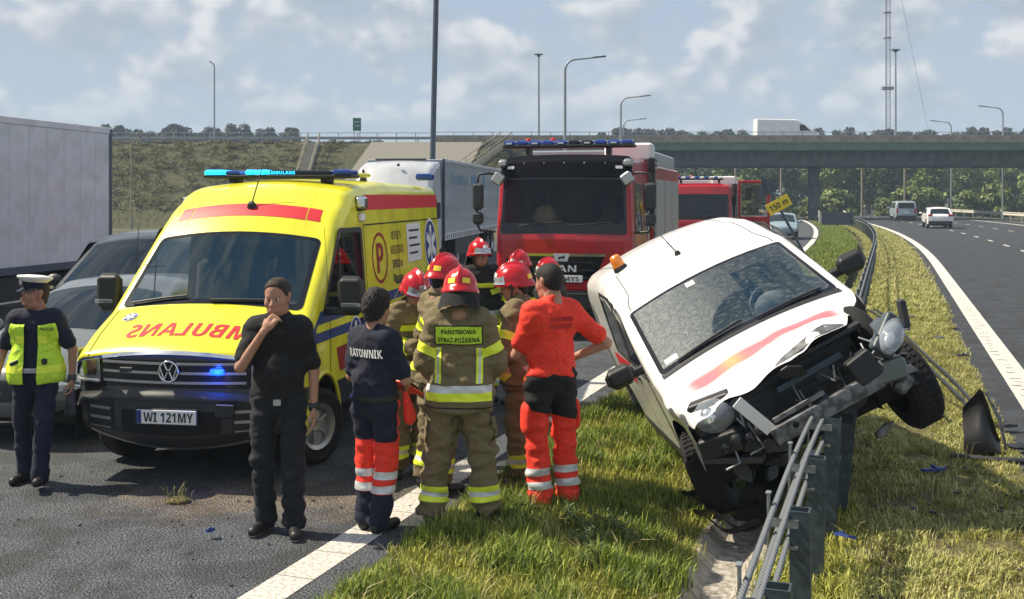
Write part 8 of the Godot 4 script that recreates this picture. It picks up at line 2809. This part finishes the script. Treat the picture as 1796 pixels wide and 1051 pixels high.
# ---------------------------------------------------------------- grass
func blade_tuft(sd: int, n: int, h: float, w: float, dark: Color, pale: Color) -> MB:
	var r := RandomNumberGenerator.new()
	r.seed = sd
	var mb := MB.new()
	mb.tinted = true
	for i in n:
		var a := r.randf() * TAU
		var root := Vector3(cos(a), 0, sin(a)) * w * sqrt(r.randf())
		var b := r.randf() * TAU
		var out := Vector3(cos(b), 0, sin(b))
		var l := h * r.randf_range(0.45, 1.15)
		var bend := r.randf_range(0.15, 0.85)
		var sd2 := Vector3(-out.z, 0, out.x) * r.randf_range(0.0028, 0.0052)
		var p1 := root + Vector3.UP * l * 0.55 + out * l * 0.18 * bend
		var p2 := root + Vector3.UP * l * (0.98 - 0.35 * bend) + out * l * 0.62 * bend
		mb.col = dark.lerp(pale, pow(r.randf(), 1.3))
		mb.flat([root - sd2, root + sd2, p1 + sd2 * 0.8, p1 - sd2 * 0.8])
		mb.flat([p1 - sd2 * 0.8, p1 + sd2 * 0.8, p2])
	return mb


func scatter(called: String, label: String, meshes: Array, place: Array) -> void:
	for k in meshes.size():
		var mm := MultiMesh.new()
		mm.transform_format = MultiMesh.TRANSFORM_3D
		mm.mesh = meshes[k]
		var mine := []
		for i in place.size():
			if i % meshes.size() == k: mine.append(place[i])
		mm.instance_count = mine.size()
		for i in mine.size(): mm.set_instance_transform(i, mine[i])
		var o := MultiMeshInstance3D.new()
		o.name = numbered(called)
		o.multimesh = mm
		o.material_override = M.blade
		add_child(o)
		tag(o, label, "grass", "", "stuff")


func build_grass() -> void:
	var nz := FastNoiseLite.new()
	nz.seed = 14; nz.frequency = 0.9; nz.fractal_octaves = 3
	# lush turf on the left of the drain
	var lush := []
	var lush2 := []
	var dry := []
	var dry2 := []
	var n := 0
	while n < 26000:
		n += 1
		var s := 2.6 + pow(rng.randf(), 1.7) * 24.0
		var off := rng.randf_range(-3.17, -1.30)
		if off > -1.36 and rng.randf() < 0.4: continue
		var p := road(s, off, median_y(off) - 0.01)
		var v := nz.get_noise_2d(p.x * 1.3, p.z * 1.3)
		var edge := smoothstep(-3.18, -2.95, off)
		if edge < rng.randf() * 0.9 and off < -3.0: continue
		var sc := (0.60 + 0.55 * v + rng.randf() * 0.45) * lerpf(0.55, 1.0, edge) * (1.0 + 0.5 * smoothstep(12, 26, s))
		var t := Transform3D(Basis(Vector3.UP, rng.randf() * TAU) * Basis(Vector3.RIGHT, rng.randf_range(-0.2, 0.2)) * Basis.from_scale(Vector3(1.15, 1.0, 1.15) * maxf(sc, 0.3)), p)
		if v + rng.randf_range(-0.25, 0.25) > 0.02: lush.append(t)
		else: lush2.append(t)
	n = 0
	while n < 22000:
		n += 1
		var s := 2.2 + pow(rng.randf(), 1.8) * 30.0
		var off := rng.randf_range(-0.84, 1.10)
		var v := nz.get_noise_2d(s * 1.1 + 40.0, off * 2.0)
		if v < -0.16 and rng.randf() < 0.75: continue
		var p := road(s, off, median_y(off) - 0.01)
		var sc := (0.55 + 0.5 * v + rng.randf() * 0.4) * (1.0 + 0.6 * smoothstep(14, 30, s)) * lerpf(1.1, 0.8, smoothstep(-0.6, 0.9, off))
		var t := Transform3D(Basis(Vector3.UP, rng.randf() * TAU) * Basis(Vector3.RIGHT, rng.randf_range(-0.25, 0.25)) * Basis.from_scale(Vector3(1.2, 0.85, 1.2) * maxf(sc, 0.3)), p)
		if off < -0.2 and rng.randf() < 0.75 and s < 9: lush2.append(t)
		elif v + rng.randf_range(-0.2, 0.2) > 0.0: dry.append(t)
		else: dry2.append(t)
	# farther along the median
	n = 0
	while n < 9000:
		n += 1
		var s := rng.randf_range(24, 100)
		var off := rng.randf_range(-3.15, 1.08)
		if off > -1.36 and off < -0.84: continue
		var t := Transform3D(Basis(Vector3.UP, rng.randf() * TAU) * Basis.from_scale(Vector3(2.2, 1.25, 2.2) * rng.randf_range(0.7, 1.2)), road(s, off, median_y(off)))
		if off < -0.87: (lush if rng.randf() < 0.6 else dry2).append(t)
		else: dry.append(t)
	var green0 := lin_c(0.04, 0.075, 0.010)
	var green1 := lin_c(0.34, 0.43, 0.05)
	var yel0 := lin_c(0.10, 0.12, 0.02)
	var yel1 := lin_c(0.56, 0.56, 0.11)
	scatter("grass", "lush green grass of the median left of the drain", [blade_tuft(1, 20, 0.20, 0.07, green0, green1).commit(), blade_tuft(2, 20, 0.17, 0.08, green0, green1).commit()], lush)
	scatter("yellowish_grass", "yellowish grass mixed into the median turf", [blade_tuft(3, 18, 0.17, 0.08, yel0, yel1).commit(), blade_tuft(4, 18, 0.20, 0.08, yel0, yel1).commit()], lush2)
	scatter("dry_grass", "short dry pale grass of the verge right of the barrier", [blade_tuft(5, 18, 0.12, 0.08, lin_c(0.12, 0.14, 0.035), lin_c(0.54, 0.54, 0.18)).commit(), blade_tuft(6, 18, 0.10, 0.09, lin_c(0.18, 0.17, 0.06), lin_c(0.68, 0.61, 0.28)).commit()], dry)
	scatter("short_grass", "greener short grass of the verge right of the barrier", [blade_tuft(7, 18, 0.11, 0.08, yel0, yel1).commit(), blade_tuft(8, 18, 0.13, 0.08, yel0, lin_c(0.50, 0.46, 0.15)).commit()], dry2)
	# dead stalks
	var stalks := []
	for i in 900:
		var s := 3.0 + pow(rng.randf(), 1.5) * 40.0
		var off := rng.randf_range(-3.05, -0.55) if rng.randf() < 0.8 else rng.randf_range(-0.5, 1.0)
		if off > -1.36 and off < -0.84: continue
		stalks.append(Transform3D(Basis(Vector3.UP, rng.randf() * TAU) * Basis(Vector3.RIGHT, rng.randf_range(-0.3, 0.3)) * Basis.from_scale(Vector3.ONE * rng.randf_range(0.6, 1.2)), road(s, off, median_y(off) - 0.01)))
	scatter("dead_stalks", "thin pale dead stalks standing up out of the median grass", [blade_tuft(15, 5, 0.34, 0.05, lin_c(0.30, 0.25, 0.12), lin_c(0.55, 0.48, 0.26)).commit()], stalks)
	# crumbs of glass, plastic and soil round the wreck
	var cm := MB.new()
	cm.tinted = true
	cm.col = lin_c(0.05, 0.05, 0.055)
	cm.box(Vector3(0, 0.3, 0), Vector3(1.0, 0.6, 0.7), 0.1)
	var crumbs := []
	for i in 700:
		var s := 9.0 + rng.randfn() * 3.2
		var off := rng.randf_range(-3.4, 2.6) if i % 3 else rng.randf_range(-7.0, -3.2)
		if off > -1.36 and off < -0.84: continue
		var on_tar := off < -3.18 or off > 1.1
		var z := rng.randf_range(0.006, 0.022) * (1.0 if on_tar else 1.8)
		crumbs.append(Transform3D(Basis(Vector3(rng.randfn(), rng.randfn() + 1.5, rng.randfn()).normalized(), rng.randf() * TAU).scaled(Vector3(z, z, z) * Vector3(rng.randf_range(0.6, 2.0), 0.7, 1)), road(maxf(s, 3.0), off, 0.004 if on_tar else median_y(off) + 0.03)))
	scatter("debris_crumbs", "scattered crumbs of plastic and soil on asphalt and verge round the wreck", [cm.commit()], crumbs)
	# a few broad-leaved weeds at the paramedic's feet
	var wd := MB.new()
	wd.tinted = true
	for i in 40:
		var a := rng.randf() * TAU
		var out := Vector3(cos(a), 0, sin(a))
		var y := rng.randf_range(0.03, 0.26)
		var p := out * rng.randf_range(0.0, 0.06) + Vector3.UP * y
		var q := p + out * rng.randf_range(0.04, 0.08) + Vector3.UP * rng.randf_range(-0.01, 0.04)
		var sd := Vector3(-out.z, 0.2, out.x) * 0.014
		wd.col = lin_c(0.03, 0.06, 0.015).lerp(lin_c(0.09, 0.14, 0.04), rng.randf())
		wd.flat([p, p.lerp(q, 0.5) + sd, q, p.lerp(q, 0.5) - sd])
	var wm := wd.commit()
	var wp := []
	for i in 24:
		var s := 8.0 + rng.randfn() * 0.35
		var off := -2.05 + rng.randfn() * 0.25
		wp.append(Transform3D(Basis(Vector3.UP, rng.randf() * TAU).scaled(Vector3.ONE * rng.randf_range(0.5, 0.8)), road(s - 0.7, off, median_y(off))))
	scatter("broad_weeds", "dark broad-leaved weeds in the median grass by the red paramedic's feet", [wm], wp)
